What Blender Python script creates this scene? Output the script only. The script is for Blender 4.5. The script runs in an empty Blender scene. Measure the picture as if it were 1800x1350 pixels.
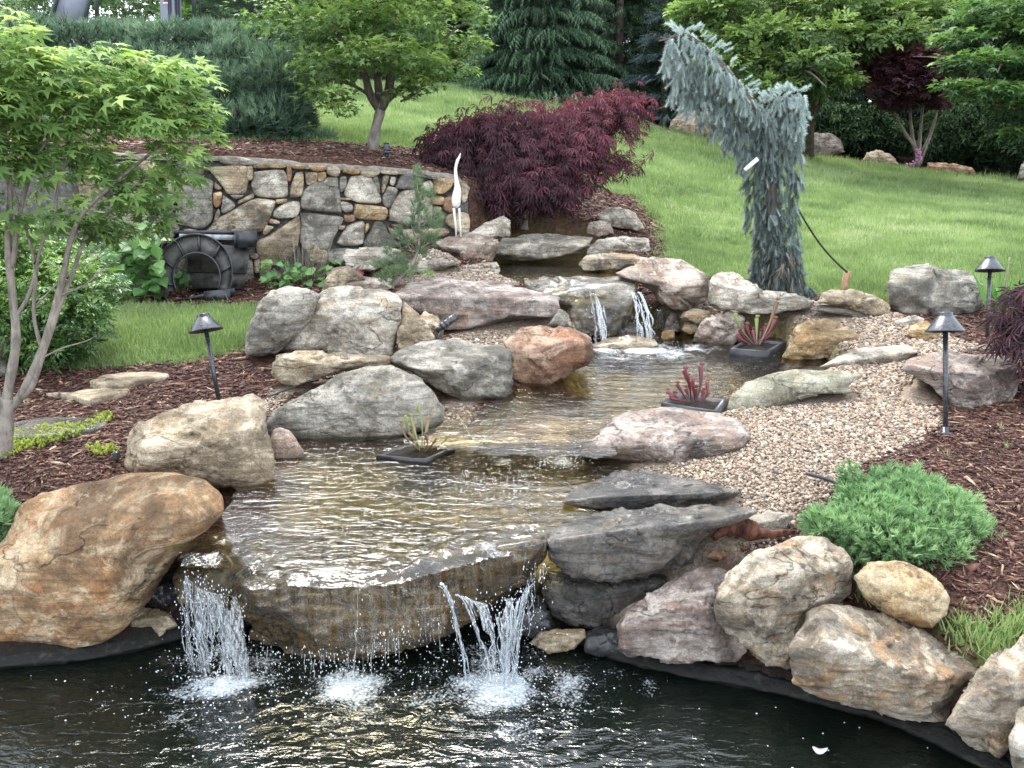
import bpy, bmesh, math, random
import numpy as np
from mathutils import Vector, Matrix
from mathutils.bvhtree import BVHTree
R = math.radians
random.seed(7)
rng = np.random.default_rng(7)
sc = bpy.context.scene

# ------------------------------------------------------------------ camera, sky, sun, exposure
F, CX, CY, PITCH, H = 1650.0, 900.0, 675.0, R(14), 2.0     # focal length and centre in photo pixels
CAM = np.array((0.0, 0.0, H))
cam_d = bpy.data.cameras.new('camera')
cam = bpy.data.objects.new('camera', cam_d)
sc.collection.objects.link(cam)
cam.location = CAM
cam.rotation_euler = (R(90) - PITCH, 0, 0)
cam_d.sensor_width = 36
cam_d.lens = 36 * F / 1800
cam_d.clip_end = 500
cam_d.clip_start = 0.05
sc.camera = cam
SUN_EL, SUN_AZ = 55, 18         # the sun stands high behind the far trees, a little to the left
world = bpy.data.worlds.new('World')
sc.world = world
world.use_nodes = True
wn = world.node_tree
wn.nodes.clear()
sky = wn.nodes.new('ShaderNodeTexSky')
sky.sky_type = 'NISHITA'
sky.sun_disc = False
sky.sun_elevation = R(SUN_EL)
sky.sun_rotation = R(-SUN_AZ)
sky.dust_density = 2.5
sky.air_density = 1.0
cloud = wn.nodes.new('ShaderNodeTexNoise')
cloud.inputs['Scale'].default_value = 2.6
cloud.inputs['Detail'].default_value = 6
cr = wn.nodes.new('ShaderNodeValToRGB')
cr.color_ramp.elements[0].position = .36
cr.color_ramp.elements[0].color = (.45, .45, .45, 1)
cr.color_ramp.elements[1].position = .62
cr.color_ramp.elements[1].color = (1, 1, 1, 1)
tc = wn.nodes.new('ShaderNodeTexCoord')
wn.links.new(tc.outputs['Generated'], cloud.inputs['Vector'])
wn.links.new(cloud.outputs['Fac'], cr.inputs['Fac'])
mx = wn.nodes.new('ShaderNodeMix')
mx.data_type = 'RGBA'
wn.links.new(cr.outputs['Color'], mx.inputs['Factor'])
wn.links.new(sky.outputs['Color'], mx.inputs['A'])
mx.inputs['B'].default_value = (11.4, 12.4, 13.6, 1)
bg = wn.nodes.new('ShaderNodeBackground')
bg.inputs['Strength'].default_value = 0.145
wo = wn.nodes.new('ShaderNodeOutputWorld')
wn.links.new(mx.outputs['Result'], bg.inputs['Color'])
wn.links.new(bg.outputs['Background'], wo.inputs['Surface'])
sun_d = bpy.data.lights.new('sun', 'SUN')
sun_d.energy = 2.4
sun_d.angle = R(22)
sun_d.color = (1.0, .97, .91)
sun = bpy.data.objects.new('sun', sun_d)
sc.collection.objects.link(sun)
sd = Vector((-math.sin(R(SUN_AZ)) * math.cos(R(SUN_EL)), math.cos(R(SUN_AZ)) * math.cos(R(SUN_EL)), math.sin(R(SUN_EL))))
sun.rotation_euler = sd.to_track_quat('Z', 'Y').to_euler()
sc.view_settings.view_transform = 'Standard'
sc.view_settings.look = 'None'
sc.view_settings.exposure = 1.25
sc.view_settings.gamma = 1
sc.render.engine = 'CYCLES'
sc.cycles.max_bounces = 8
sc.cycles.transparent_max_bounces = 12
sc.cycles.use_denoising = True

# ------------------------------------------------------------------ helpers
FW = np.array((0, math.cos(PITCH), -math.sin(PITCH)))
UP = np.array((0, math.sin(PITCH), math.cos(PITCH)))
RT = np.array((1.0, 0, 0))

def ray(px, py):
    return FW + RT * ((px - CX) / F) + UP * (-(py - CY) / F)
def PD(px, py, D):
    return CAM + ray(px, py) * D
def PY(px, py, Y):
    d = ray(px, py); return CAM + d * (Y / d[1])
def PZ(px, py, z):
    d = ray(px, py); return CAM + d * ((z - H) / d[2])
def proj(P):
    q = np.asarray(P) - CAM
    D = q @ FW
    return CX + F * (q @ RT) / D, CY - F * (q @ UP) / D, D

def _hash(ix, iy, iz, s):
    h = (ix * 374761393 + iy * 668265263 + iz * 2147483647 + s * 1274126177) & 0xffffffff
    h = ((h ^ (h >> 13)) * 1274126177) & 0xffffffff
    h = h ^ (h >> 16)
    return (h & 0xffff) / 32767.5 - 1.0
def vnoise(p, seed=0):
    p = np.asarray(p, float)
    f = np.floor(p).astype(np.int64)
    t = p - f
    t = t * t * t * (t * (t * 6 - 15) + 10)
    out = 0
    for a in (0, 1):
        wa = t[:, 0] if a else 1 - t[:, 0]
        for b in (0, 1):
            wb = t[:, 1] if b else 1 - t[:, 1]
            for c in (0, 1):
                wc = t[:, 2] if c else 1 - t[:, 2]
                out = out + wa * wb * wc * _hash(f[:, 0] + a, f[:, 1] + b, f[:, 2] + c, seed)
    return out
def fbm(p, o=4, seed=0, gain=.5):
    p = np.asarray(p, float)
    a, s, out = 1.0, 0.0, 0
    for i in range(o):
        out = out + a * vnoise(p * 2.03 ** i + 17.3 * i, seed + i); s += a; a *= gain
    return out / s
def P3(x, y, z=0): return np.stack([x, y, np.full_like(x, z)], 1)

def inpoly(x, y, poly):
    poly = np.asarray(poly, float)
    x = np.asarray(x, float); y = np.asarray(y, float)
    c = np.zeros(x.shape, bool)
    n = len(poly)
    for i in range(n):
        x1, y1 = poly[i]; x2, y2 = poly[(i + 1) % n]
        if y1 == y2: continue
        k = ((y1 > y) != (y2 > y)) & (x < (x2 - x1) * (y - y1) / (y2 - y1) + x1)
        c ^= k
    return c
def polydist(x, y, poly, closed=True):
    poly = np.asarray(poly, float)
    d = np.full(x.shape, 1e9)
    n = len(poly)
    for i in range(n if closed else n - 1):
        a = poly[i]; b = poly[(i + 1) % n]
        ab = b - a
        t = np.clip(((x - a[0]) * ab[0] + (y - a[1]) * ab[1]) / (ab @ ab + 1e-12), 0, 1)
        d = np.minimum(d, np.hypot(x - a[0] - t * ab[0], y - a[1] - t * ab[1]))
    return d
def sdpoly(x, y, poly):            # positive inside
    d = polydist(x, y, poly)
    return np.where(inpoly(x, y, poly), d, -d)
def sst(a, b, x):
    t = np.clip((x - a) / (b - a), 0, 1); return t * t * (3 - 2 * t)

def tag(o, label=None, cat=None, group=None, kind=None):
    if label: o['label'] = label
    if cat: o['category'] = cat
    if group: o['group'] = group
    if kind: o['kind'] = kind
    return o
def empty(name, loc, label=None, cat=None, group=None):
    o = bpy.data.objects.new(name, None)
    sc.collection.objects.link(o)
    o.location = loc
    o.empty_display_size = .1
    return tag(o, label, cat, group)
def mesh_obj(name, V, polys, mat, parent=None, smooth=False, attrs=None, origin=None):
    """V (n,3) world coordinates; polys: one (m,k) int array or a list of them"""
    V = np.asarray(V, float)
    if origin is None:
        origin = np.array(parent['_o']) if parent is not None and '_o' in parent else (np.zeros(3) if parent is not None else V.mean(0))
    pl = polys if isinstance(polys, list) else [polys]
    me = bpy.data.meshes.new(name)
    pw = np.array(parent_world(parent)) if parent is not None else np.zeros(3)
    me.vertices.add(len(V))
    me.vertices.foreach_set('co', (V - origin).ravel())
    pl = [np.asarray(a, np.int64) for a in pl if len(a)]
    tot = sum(a.size for a in pl)
    me.loops.add(tot)
    me.loops.foreach_set('vertex_index', np.concatenate([a.ravel() for a in pl]))
    npoly = sum(len(a) for a in pl)
    me.polygons.add(npoly)
    st, acc = [], 0
    for a in pl:
        st.append(acc + np.arange(len(a)) * a.shape[1]); acc += a.size
    me.polygons.foreach_set('loop_start', np.concatenate(st))
    me.update(calc_edges=True)
    if smooth:
        me.polygons.foreach_set('use_smooth', np.ones(npoly, bool))
    for k, v in (attrs or {}).items():
        v = np.asarray(v, float)
        if v.ndim == 1:
            at = me.attributes.new(k, 'FLOAT', 'POINT'); at.data.foreach_set('value', v)
        else:
            at = me.attributes.new(k, 'FLOAT_VECTOR', 'POINT'); at.data.foreach_set('vector', v.ravel())
    me.materials.append(mat)
    me.validate()
    o = bpy.data.objects.new(name, me)
    sc.collection.objects.link(o)
    o.location = origin - pw
    if parent is not None: o.parent = parent
    return o
def parent_world(p):
    w = Vector((0, 0, 0))
    while p is not None:
        w += p.location; p = p.parent
    return w

class MB:
    """collects simple shapes into one mesh"""
    def __init__(s): s.v, s.q, s.t, s.n = [], [], [], 0
    def add(s, V, q=(), t=()):
        V = np.asarray(V, float)
        s.v.append(V)
        if len(q): s.q.append(np.asarray(q) + s.n)
        if len(t): s.t.append(np.asarray(t) + s.n)
        s.n += len(V)
        return s
    def tube(s, P, r, n=8, cap=True):
        P = np.asarray(P, float)
        r = np.broadcast_to(np.asarray(r, float), (len(P),))
        T = np.gradient(P, axis=0)
        T /= np.linalg.norm(T, axis=1)[:, None] + 1e-12
        ref = np.array((0, 0, 1.0)) if abs(T[0][2]) < .9 else np.array((1.0, 0, 0))
        V = []
        a = np.arange(n) * 2 * math.pi / n
        for i in range(len(P)):
            u = np.cross(T[i], ref); u /= np.linalg.norm(u) + 1e-12
            w = np.cross(T[i], u)
            ref = np.cross(u, T[i]) if False else ref
            V.append(P[i] + r[i] * (np.cos(a)[:, None] * u + np.sin(a)[:, None] * w))
        V = np.concatenate(V)
        q = []
        for i in range(len(P) - 1):
            for j in range(n):
                k = (j + 1) % n
                q.append((i * n + j, i * n + k, (i + 1) * n + k, (i + 1) * n + j))
        t = []
        if cap:
            V = np.concatenate([V, P[:1], P[-1:]])
            m = len(P) * n
            for j in range(n):
                k = (j + 1) % n
                t.append((k, j, m)); t.append(((len(P) - 1) * n + j, (len(P) - 1) * n + k, m + 1))
        return s.add(V, q, t)
    def box(s, c, size, M=None):
        c = np.asarray(c, float); h = np.asarray(size, float) / 2
        V = np.array([(x, y, z) for x in (-1, 1) for y in (-1, 1) for z in (-1, 1)]) * h
        if M is not None: V = V @ np.asarray(M).T
        return s.add(V + c, [(0, 1, 3, 2), (4, 6, 7, 5), (0, 4, 5, 1), (2, 3, 7, 6), (0, 2, 6, 4), (1, 5, 7, 3)])
    def lathe(s, c, prof, n=24, M=None):
        a = np.arange(n) * 2 * math.pi / n
        V = np.concatenate([np.stack([r * np.cos(a), r * np.sin(a), np.full(n, z)], 1) for r, z in prof])
        if M is not None: V = V @ np.asarray(M).T
        q = [(i * n + j, i * n + (j + 1) % n, (i + 1) * n + (j + 1) % n, (i + 1) * n + j) for i in range(len(prof) - 1) for j in range(n)]
        return s.add(V + np.asarray(c, float), q)
    def build(s, name, mat, parent=None, smooth=False, **k):
        return mesh_obj(name, np.concatenate(s.v), [np.concatenate(s.q) if s.q else [], np.concatenate(s.t) if s.t else []], mat, parent, smooth, **k)

def smooth_path(P, n=6):
    P = np.asarray(P, float)
    if len(P) < 3: return np.linspace(P[0], P[-1], n + 1)
    out = []
    Q = np.concatenate([[2 * P[0] - P[1]], P, [2 * P[-1] - P[-2]]])
    for i in range(1, len(Q) - 2):
        for t in np.arange(n) / n:
            a, b, c, d = Q[i - 1], Q[i], Q[i + 1], Q[i + 2]
            out.append(.5 * ((2 * b) + (c - a) * t + (2 * a - 5 * b + 4 * c - d) * t * t + (-a + 3 * b - 3 * c + d) * t ** 3))
    out.append(P[-1])
    return np.array(out)

def unit(v): return v / (np.linalg.norm(v, axis=-1, keepdims=True) + 1e-12)
def frames(axis, nrm):
    """matrices whose local y runs along axis and local z near nrm"""
    y = unit(axis)
    x = unit(np.cross(y, nrm))
    z = np.cross(x, y)
    return np.stack([x, y, z], 2)
def rdir(n): return unit(rng.normal(size=(n, 3)))
def scatter(name, tmpl, P, M, S, mat, parent=None, rnd=None, extra=None, kind='stuff', smooth=False):
    """joins copies of the template(s) into one mesh. tmpl: list of (V, T) templates with triangles"""
    P = np.asarray(P); N = len(P)
    if rnd is None: rnd = rng.random(N)
    S = np.asarray(S)
    if S.ndim == 0: S = np.full((N, 3), float(S))
    elif S.ndim == 1: S = np.repeat(S[:, None], 3, 1)
    which = rng.integers(0, len(tmpl), N)
    Vs, Ts, A, B, base = [], [], [], [], 0
    for k, (TV, TT) in enumerate(tmpl):
        i = np.where(which == k)[0]
        if not len(i): continue
        V = TV[None] * S[i][:, None, :]
        V = np.einsum('nij,nvj->nvi', M[i], V) + P[i][:, None, :]
        T = TT[None] + (np.arange(len(i)) * len(TV))[:, None, None] + base
        Vs.append(V.reshape(-1, 3)); Ts.append(T.reshape(-1, TT.shape[1]))
        A.append(np.repeat(rnd[i], len(TV)))
        if extra is not None: B.append(np.repeat(extra[i], len(TV)))
        base += len(i) * len(TV)
    at = {'rnd': np.concatenate(A)}
    if extra is not None: at['ext'] = np.concatenate(B)
    o = mesh_obj(name, np.concatenate(Vs), np.concatenate(Ts), mat, parent, smooth, at)
    if kind: o['kind'] = kind
    return o

# ------------------------------------------------------------------ material helpers
class NT:
    def __init__(s, name):
        s.m = bpy.data.materials.new(name); s.m.use_nodes = True
        s.t = s.m.node_tree; s.t.nodes.clear()
        s.out = s.t.nodes.new('ShaderNodeOutputMaterial')
    def n(s, typ, **k):
        o = s.t.nodes.new('ShaderNode' + typ)
        for a, v in k.items():
            if a.startswith('i_'):
                o.inputs[a[2:].replace('_', ' ')].default_value = v
            else: setattr(o, a, v)
        return o
    def l(s, a, b): s.t.links.new(a, b)
    def noise(s, vec, scale, detail=4, rough=.55, dist=0):
        o = s.n('TexNoise')
        o.inputs['Scale'].default_value = scale; o.inputs['Detail'].default_value = detail
        o.inputs['Roughness'].default_value = rough; o.inputs['Distortion'].default_value = dist
        if vec is not None: s.l(vec, o.inputs['Vector'])
        return o.outputs['Fac']
    def ramp(s, fac, stops):
        o = s.n('ValToRGB'); e = o.color_ramp.elements
        while len(e) < len(stops): e.new(.5)
        for i, (p, c) in enumerate(stops):
            e[i].position = p
            e[i].color = (*c, 1) if isinstance(c, (tuple, list)) else (c, c, c, 1)
        s.l(fac, o.inputs['Fac'])
        return o.outputs['Color']
    def mix(s, f, a, b, blend='MIX'):
        o = s.n('Mix', data_type='RGBA', blend_type=blend)
        for v, k in ((f, 'Factor'), (a, 'A'), (b, 'B')):
            if hasattr(v, 'links'): s.l(v, o.inputs[k])
            elif k == 'Factor': o.inputs[k].default_value = v
            else: o.inputs[k].default_value = (*v, 1) if len(v) == 3 else v
        return o.outputs['Result']
    def math(s, op, a, b=None, c=None):
        o = s.n('Math', operation=op)
        for i, v in enumerate((a, b, c)):
            if v is None: continue
            if hasattr(v, 'links'): s.l(v, o.inputs[i])
            else: o.inputs[i].default_value = v
        return o.outputs[0]
    def bump(s, h, strength=.5, dist=.01, normal=None):
        o = s.n('Bump'); o.inputs['Strength'].default_value = strength; o.inputs['Distance'].default_value = dist
        s.l(h, o.inputs['Height'])
        if normal is not None: s.l(normal, o.inputs['Normal'])
        return o.outputs['Normal']
    def mapping(s, vec, scale, rot=(0, 0, 0), loc=None):
        o = s.n('Mapping'); o.inputs['Scale'].default_value = scale; o.inputs['Rotation'].default_value = rot
        s.l(vec, o.inputs['Vector'])
        if loc is not None: s.l(loc, o.inputs['Location'])
        return o.outputs['Vector']
    def objcoord(s): return s.n('TexCoord').outputs['Object']
    def pos(s): return s.n('NewGeometry').outputs['Position']
    def attr(s, name): return s.n('Attribute', attribute_name=name).outputs['Fac']
    def principled(s, color, rough=.8, normal=None, spec=.4, **k):
        o = s.n('BsdfPrincipled')
        if hasattr(color, 'links'): s.l(color, o.inputs['Base Color'])
        else: o.inputs['Base Color'].default_value = (*color, 1)
        if hasattr(rough, 'links'): s.l(rough, o.inputs['Roughness'])
        else: o.inputs['Roughness'].default_value = rough
        o.inputs['Specular IOR Level'].default_value = spec
        for a, v in k.items():
            a = a.replace('_', ' ')
            if hasattr(v, 'links'): s.l(v, o.inputs[a])
            else: o.inputs[a].default_value = v
        if normal is not None: s.l(normal, o.inputs['Normal'])
        return o
    def done(s, sh):
        s.l(sh.outputs[0] if hasattr(sh, 'outputs') else sh, s.out.inputs['Surface']); return s.m

_rm = {}
def rock_mat(kind):
    """base tones, stain, wet"""
    if kind in _rm: return _rm[kind]
    pal = {  # four tones, streak tone, roughness
        'tan':    [(.22, .18, .13), (.36, .30, .23), (.45, .39, .31), (.33, .24, .15)],
        'orange': [(.23, .145, .085), (.40, .26, .145), (.50, .41, .29), (.38, .185, .08)],
        'gold':   [(.25, .17, .09), (.40, .30, .175), (.50, .42, .30), (.36, .21, .085)],
        'grey':   [(.15, .145, .13), (.25, .24, .22), (.34, .33, .31), (.22, .19, .15)],
        'pale':   [(.24, .22, .195), (.38, .355, .32), (.54, .515, .475), (.32, .25, .175)],
        'pink':   [(.19, .155, .135), (.32, .265, .235), (.47, .42, .385), (.31, .21, .155)],
        'purple': [(.14, .115, .108), (.24, .20, .19), (.36, .33, .32), (.25, .175, .135)],
        'red':    [(.19, .105, .075), (.31, .195, .14), (.40, .30, .23), (.27, .13, .07)],
        'mixed':  [(.16, .14, .12), (.32, .27, .21), (.50, .46, .40), (.37, .23, .12)],
        'green':  [(.20, .20, .155), (.30, .30, .245), (.38, .375, .33), (.27, .24, .18)],
        'dark':   [(.045, .041, .036), (.095, .085, .072), (.17, .15, .13), (.13, .095, .06)],
        'algae':  [(.022, .014, .005), (.046, .030, .010), (.095, .066, .030), (.075, .048, .008)],
        'wetpale':[(.20, .155, .10), (.32, .26, .18), (.42, .36, .28), (.24, .17, .08)],
        'wetgrey': [(.085, .078, .065), (.17, .155, .13), (.28, .26, .225), (.14, .11, .065)],
        'black':  [(.012, .012, .013), (.02, .02, .022), (.035, .035, .036), (.03, .026, .02)],
    }
    wet = kind in ('algae', 'wetpale', 'wetgrey', 'black') or kind == 'dark'
    c = [(a_ * 1.05, b_ * 1.0, c_ * .91) if kind not in ('black', 'dark', 'algae') else (a_, b_, c_) for a_, b_, c_ in pal[kind]]
    g = NT('rock_' + kind)
    oc = g.objcoord()
    inf = g.n('ObjectInfo')
    off = g.n('VectorMath', operation='SCALE'); off.inputs[0].default_value = (31, 17, 43); g.l(inf.outputs['Random'], off.inputs['Scale'])
    add = g.n('VectorMath', operation='ADD'); g.l(oc, add.inputs[0]); g.l(off.outputs[0], add.inputs[1])
    v = add.outputs[0]
    n1 = g.noise(v, 4.2, 7, .62, .6)
    base = g.ramp(n1, [(.33, tuple(x * .62 for x in c[0])), (.42, c[0]), (.50, c[1]), (.60, tuple(min(1, x * 1.1) for x in c[2]))])
    n2 = g.noise(g.mapping(v, (1, 1, 2.2), (.3, .4, .2)), 6.0, 6, .6, 1.2)
    f2 = g.ramp(n2, [(.50, 0), (.64, 1)])
    base = g.mix(g.math('MULTIPLY', f2, .8), base, c[3])
    # layers in the stone
    n3 = g.noise(g.mapping(v, (1.2, 1.2, 16), (.35, .25, 0)), 2.2, 5, .6, .5)
    base = g.mix(g.ramp(n3, [(.38, .55), (.52, 0)]), base, tuple(x * .45 for x in c[0]))
    # rain streaks and lichen spots
    n4 = g.noise(g.mapping(v, (9, 9, 1.6)), 1.4, 5, .7)
    base = g.mix(g.ramp(n4, [(.56, 0), (.70, .42)]), base, tuple(x * .42 for x in c[0]))
    n5 = g.noise(v, 15, 5, .75, .3)
    base = g.mix(g.ramp(n5, [(.58, 0), (.68, .5)]), base, tuple(min(1, x * 1.5 + .03) for x in c[2]))
    n8 = g.noise(v, 1.7, 5, .65, .8)
    base = g.mix(g.ramp(n8, [(.50, 0), (.60, .72)]), base, tuple(x * .42 for x in c[0]))
    n9 = g.noise(g.mapping(v, (1, 1, 1.6), (.9, .2, .5)), 3.1, 7, .7, 1.0)
    base = g.mix(g.ramp(n9, [(.54, 0), (.66, .70)]), base, tuple(min(1, x * 1.25 + .02) for x in c[2]))
    n6 = g.noise(v, 70, 3, .8)
    base = g.mix(.85, base, g.ramp(n6, [(.30, .60), (.5, 1.0), (.7, 1.30)]), 'MULTIPLY')
    n7 = g.noise(v, 210, 2, .8)
    base = g.mix(.6, base, g.ramp(n7, [(.3, .6), (.55, 1.05), (.72, 1.5)]), 'MULTIPLY')
    vo = g.n('TexVoronoi', feature='DISTANCE_TO_EDGE'); vo.inputs['Scale'].default_value = 2.6
    dn = g.n('Mix', data_type='VECTOR'); dn.inputs['Factor'].default_value = .25
    nz = g.n('TexNoise'); nz.inputs['Scale'].default_value = 5; nz.inputs['Detail'].default_value = 4; g.l(v, nz.inputs['Vector'])
    g.l(v, dn.inputs[4]); g.l(nz.outputs['Color'], dn.inputs[5]); g.l(dn.outputs[1], vo.inputs['Vector'])
    crack = g.ramp(vo.outputs['Distance'], [(0, 0), (.018, 1)])
    cm = g.ramp(g.noise(v, 2.4, 2), [(.50, 1), (.58, 0)])       # cracks only in places
    crk = g.mix(cm, crack, (1, 1, 1))
    base = g.mix(.25, base, crk, 'MULTIPLY')
    nC = g.noise(g.mapping(v, (1, 1, 1.9), (.5, .3, .1)), 2.3, 4, .5, .5)
    cl = g.ramp(g.math('ABSOLUTE', g.math('SUBTRACT', nC, .5)), [(.0, 0), (.0045, .35), (.010, 1)])
    cl = g.mix(g.ramp(g.noise(v, 3.3, 2), [(.46, 1), (.56, 0)]), cl, (1, 1, 1))
    base = g.mix(.72, base, cl, 'MULTIPLY')
    crk = g.mix(1.0, crk, cl, 'MULTIPLY')
    b1 = g.bump(g.noise(v, 9, 9, .72, .4), 1.0, .05)
    b2 = g.bump(crk, .5, .008, b1)
    b3 = g.bump(n7, .35, .004, b2)
    if kind == 'algae':
        st = g.noise(g.mapping(v, (1, 1, .10)), 26, 5, .7, .5)
        base = g.mix(g.ramp(st, [(.45, 0), (.62, .8)]), base, (.13, .080, .012))
        base = g.mix(g.ramp(g.noise(g.mapping(v, (1, 1, .14)), 55, 4, .7), [(.5, 0), (.66, .55)]), base, (.15, .12, .09))
        b3 = g.bump(st, .9, .02, b3)
    if wet:
        b3 = g.bump(g.noise(g.mapping(v, (1, 1, .25)), 28, 4, .6, .5), .5, .012, b3)
        p = g.principled(base, g.ramp(n2, [(.4, .12), (.6, .45)]), b3, .5)
        p.inputs['Coat Weight'].default_value = .3 if kind == 'algae' else .6 if kind != 'dark' else .15
        p.inputs['Coat Roughness'].default_value = .12
    else:
        p = g.principled(base, .82, b3, .3)
    _rm[kind] = g.done(p)
    return _rm[kind]

def simple(name, col, rough=.6, spec=.4, var=.15, scale=20, bump=.2, metal=0, dist=.004):
    g = NT(name)
    oc = g.objcoord()
    n = g.noise(oc, scale, 5, .6)
    base = g.mix(1.0, col, g.ramp(n, [(.3, 1 - var * 2), (.7, 1 + var)]), 'MULTIPLY')
    p = g.principled(base, g.ramp(n, [(.3, max(0, rough - .1)), (.7, min(1, rough + .1))]), g.bump(n, bump, dist) if bump else None, spec)
    p.inputs['Metallic'].default_value = metal
    return g.done(p)

def leaf_mat(name, cols, trans=.35, rough=.55, spec=.35, stops=None, nscale=0, tcol=None):
    """leaf colours picked by the per-leaf random number"""
    g = NT(name)
    k = g.attr('rnd')
    cols = [tuple(.80 * x + .20 * (.3 * c_[0] + .6 * c_[1] + .1 * c_[2]) for x in c_) for c_ in cols]
    st = stops or [i / (len(cols) - 1) for i in range(len(cols))]
    col = g.ramp(k, list(zip(st, cols)))
    if nscale:
        col = g.mix(1.0, col, g.ramp(g.noise(g.pos(), nscale, 3), [(.35, .72), (.65, 1.22)]), 'MULTIPLY')
    p = g.principled(col, rough, None, spec)
    t = g.n('BsdfTranslucent')
    g.l(g.mix(1.0, col, tcol or (1.2, 1.3, .85), 'MULTIPLY'), t.inputs['Color'])
    m = g.n('MixShader'); m.inputs[0].default_value = trans
    g.l(p.outputs[0], m.inputs[1]); g.l(t.outputs[0], m.inputs[2])
    return g.done(m)

def bark_mat(name, c1, c2, scale=30):
    c1 = tuple(x * .7 for x in c1); c2 = tuple(x * .8 for x in c2)
    g = NT(name)
    v = g.mapping(g.objcoord(), (1, 1, .28))
    n = g.noise(v, scale, 6, .65, .6)
    col = g.ramp(n, [(.35, c1), (.62, c2)])
    col = g.mix(g.ramp(g.noise(g.objcoord(), 7, 4), [(.55, 0), (.68, .5)]), col, tuple(min(1, x * 1.6) for x in c2))
    return g.done(g.principled(col, .85, g.bump(n, .7, .012), .25))

# ------------------------------------------------------------------ the lie of the land
Z1, Z2, Z3 = .50, .58, .94          # water levels of the three stream pools; the pond is at 0
near_pts = [  # (px, py, z)
    (0,1150,.08),(150,1140,.08),(300,1105,.08),(-300,1170,.08),(0,880,.46),(0,1100,.08),(130,1118,.08),(250,1080,.08),(1200,1125,.08),(1300,1130,.08),(1450,1165,.08),(1600,1205,.08),(1720,1260,.08),(100,860,.48),(0,800,.52),(100,720,.56),(250,690,.58),(0,650,.60),(-300,700,.56),
    (-400,900,.46),(330,690,.58),(450,650,.64),(100,640,.62),(300,560,.73),(420,540,.78),(200,530,.78),(340,531,.79),(0,540,.70),(-400,560,.70),(230,800,.51),
    (450,690,.58),(560,500,.88),(650,440,1.10),(760,480,1.0),(850,505,.96),(870,560,.78),(800,590,.70),(760,610,.66),(830,700,.56),(600,640,.62),(620,490,.92),
    (780,420,1.18),(900,408,1.2),(1000,405,1.2),(1100,400,1.18),(1130,450,1.03),(1160,400,1.15),(1200,460,1.0),(1240,540,.76),(1180,590,.60),(1350,540,.80),
    (1440,520,.86),(1560,555,.82),(1650,565,.80),(1735,600,.74),(1620,620,.72),(1540,640,.66),(1700,720,.62),(1662,768,.62),(1500,700,.62),(1400,720,.60),
    (1350,800,.55),(1250,860,.48),(1400,900,.47),(1250,960,.38),(1130,1060,.18),(1050,1110,.08),(1600,900,.50),(1780,900,.50),(1780,1000,.44),(1700,1120,.32),
    (1560,1050,.34),(1780,1150,.28),(1100,1145,.08),(1200,1165,.08),(1400,1205,.08),(1550,1260,.08),(1700,1310,.08),(1850,1370,.08),(2100,1500,.08),
    (2200,700,.66),(2300,1000,.45),(2500,520,.85),(1800,560,.80),(2300,1400,.2)]
far_pts = [   # (px, py, Y)
    (1300,480,8.6),(1200,450,9.2),(1450,480,8.5),(1700,450,9.0),(1350,400,11),(1600,350,14),(1800,400,11),(1250,300,15.5),(1150,370,11.3),(1050,340,11.2),
    (900,330,10.7),(1000,250,16),(1150,320,13),(1000,230,18),(800,165,21),(780,152,22),(1000,190,22),(1200,238,21.5),(1400,272,20.5),(1600,300,19.5),(1800,318,18.5),(2200,370,17),(2600,460,13)]
back_only = [(560,150,20),(650,262,9.7),(700,232,11.5),(560,232,11.5),(560,190,15),(300,150,20),(0,120,20),(-500,120,20),(400,268,8.5),(600,284,8.75),(740,297,8.95),(820,315,9.1),
    (200,262,8.4),(-300,262,8.3),(-900,262,8.2),(-300,200,12),(250,200,12)]
front_extra = [(-3,6.5,.72),(-8,7,.7),(-8,4,.55),(-3,8.3,.82),(-1.5,8.6,.95),(0,0,.08),(-4,1,.08),(4,0,.08),(9,3,.4),(9,8,.85),(-9,1.5,.1),(-3.2,8.0,.80),(-6,8.0,.73),(-14,8,.7),(-0.6,8.9,1.2),(.1,9.6,1.32)]
far_extra = [(-14,34,3.5),(-4,34,3.3),(4,34,3.0),(12,34,2.2),(22,34,1.5),(-30,20,3.2),(34,20,1.5),(-40,60,3.5),(0,80,3.3),(50,60,1.8),(30,8,1.0),(-20,34,3.5)]
N_ = np.array([PZ(*p) for p in near_pts]); Fa = np.array([PY(*p) for p in far_pts]); Ba = np.array([PY(*p) for p in back_only])
def rbf(C):
    X, z = C[:, :2], C[:, 2]
    n = len(X)
    D = np.hypot(X[:, None, 0] - X[None, :, 0], X[:, None, 1] - X[None, :, 1])
    A = np.zeros((n + 3, n + 3)); A[:n, :n] = -D + np.eye(n) * .06
    A[:n, n] = 1; A[:n, n + 1:] = X; A[n, :n] = 1; A[n + 1:, :n] = X.T
    w = np.linalg.solve(A, np.concatenate([z, np.zeros(3)]))
    def f(x, y):
        out = w[n] + w[n + 1] * x + w[n + 2] * y
        for i in range(n): out = out - w[i] * np.hypot(x - X[i, 0], y - X[i, 1])
        return out
    return f
f_front = rbf(np.concatenate([N_, Fa, np.array(front_extra, float), np.array(far_extra, float)]))
f_back = rbf(np.concatenate([Ba, Fa[7:], np.array(far_extra, float)]))
WA, WB = PY(380, 275, 8.3), PY(822, 320, 8.9)      # front top edge of the retaining wall
WSL = (WB[1] - WA[1]) / (WB[0] - WA[0])
def wall_y(x): return WA[1] + WSL * (x - WA[0])
def height(x, y):
    x = np.asarray(x, float); y = np.asarray(y, float)
    over = np.clip(x - WB[0] + .05, 0, 3)
    w = .10 + over * 2.2
    y0 = wall_y(x) + .12 - over * .15
    m = sst(0, 1, (y - y0) / w) * (1 - sst(2.6, 5, x - WB[0]) * (y < 22))
    z = f_front(x, y) * (1 - m) + f_back(x, y) * m
    return z
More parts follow.
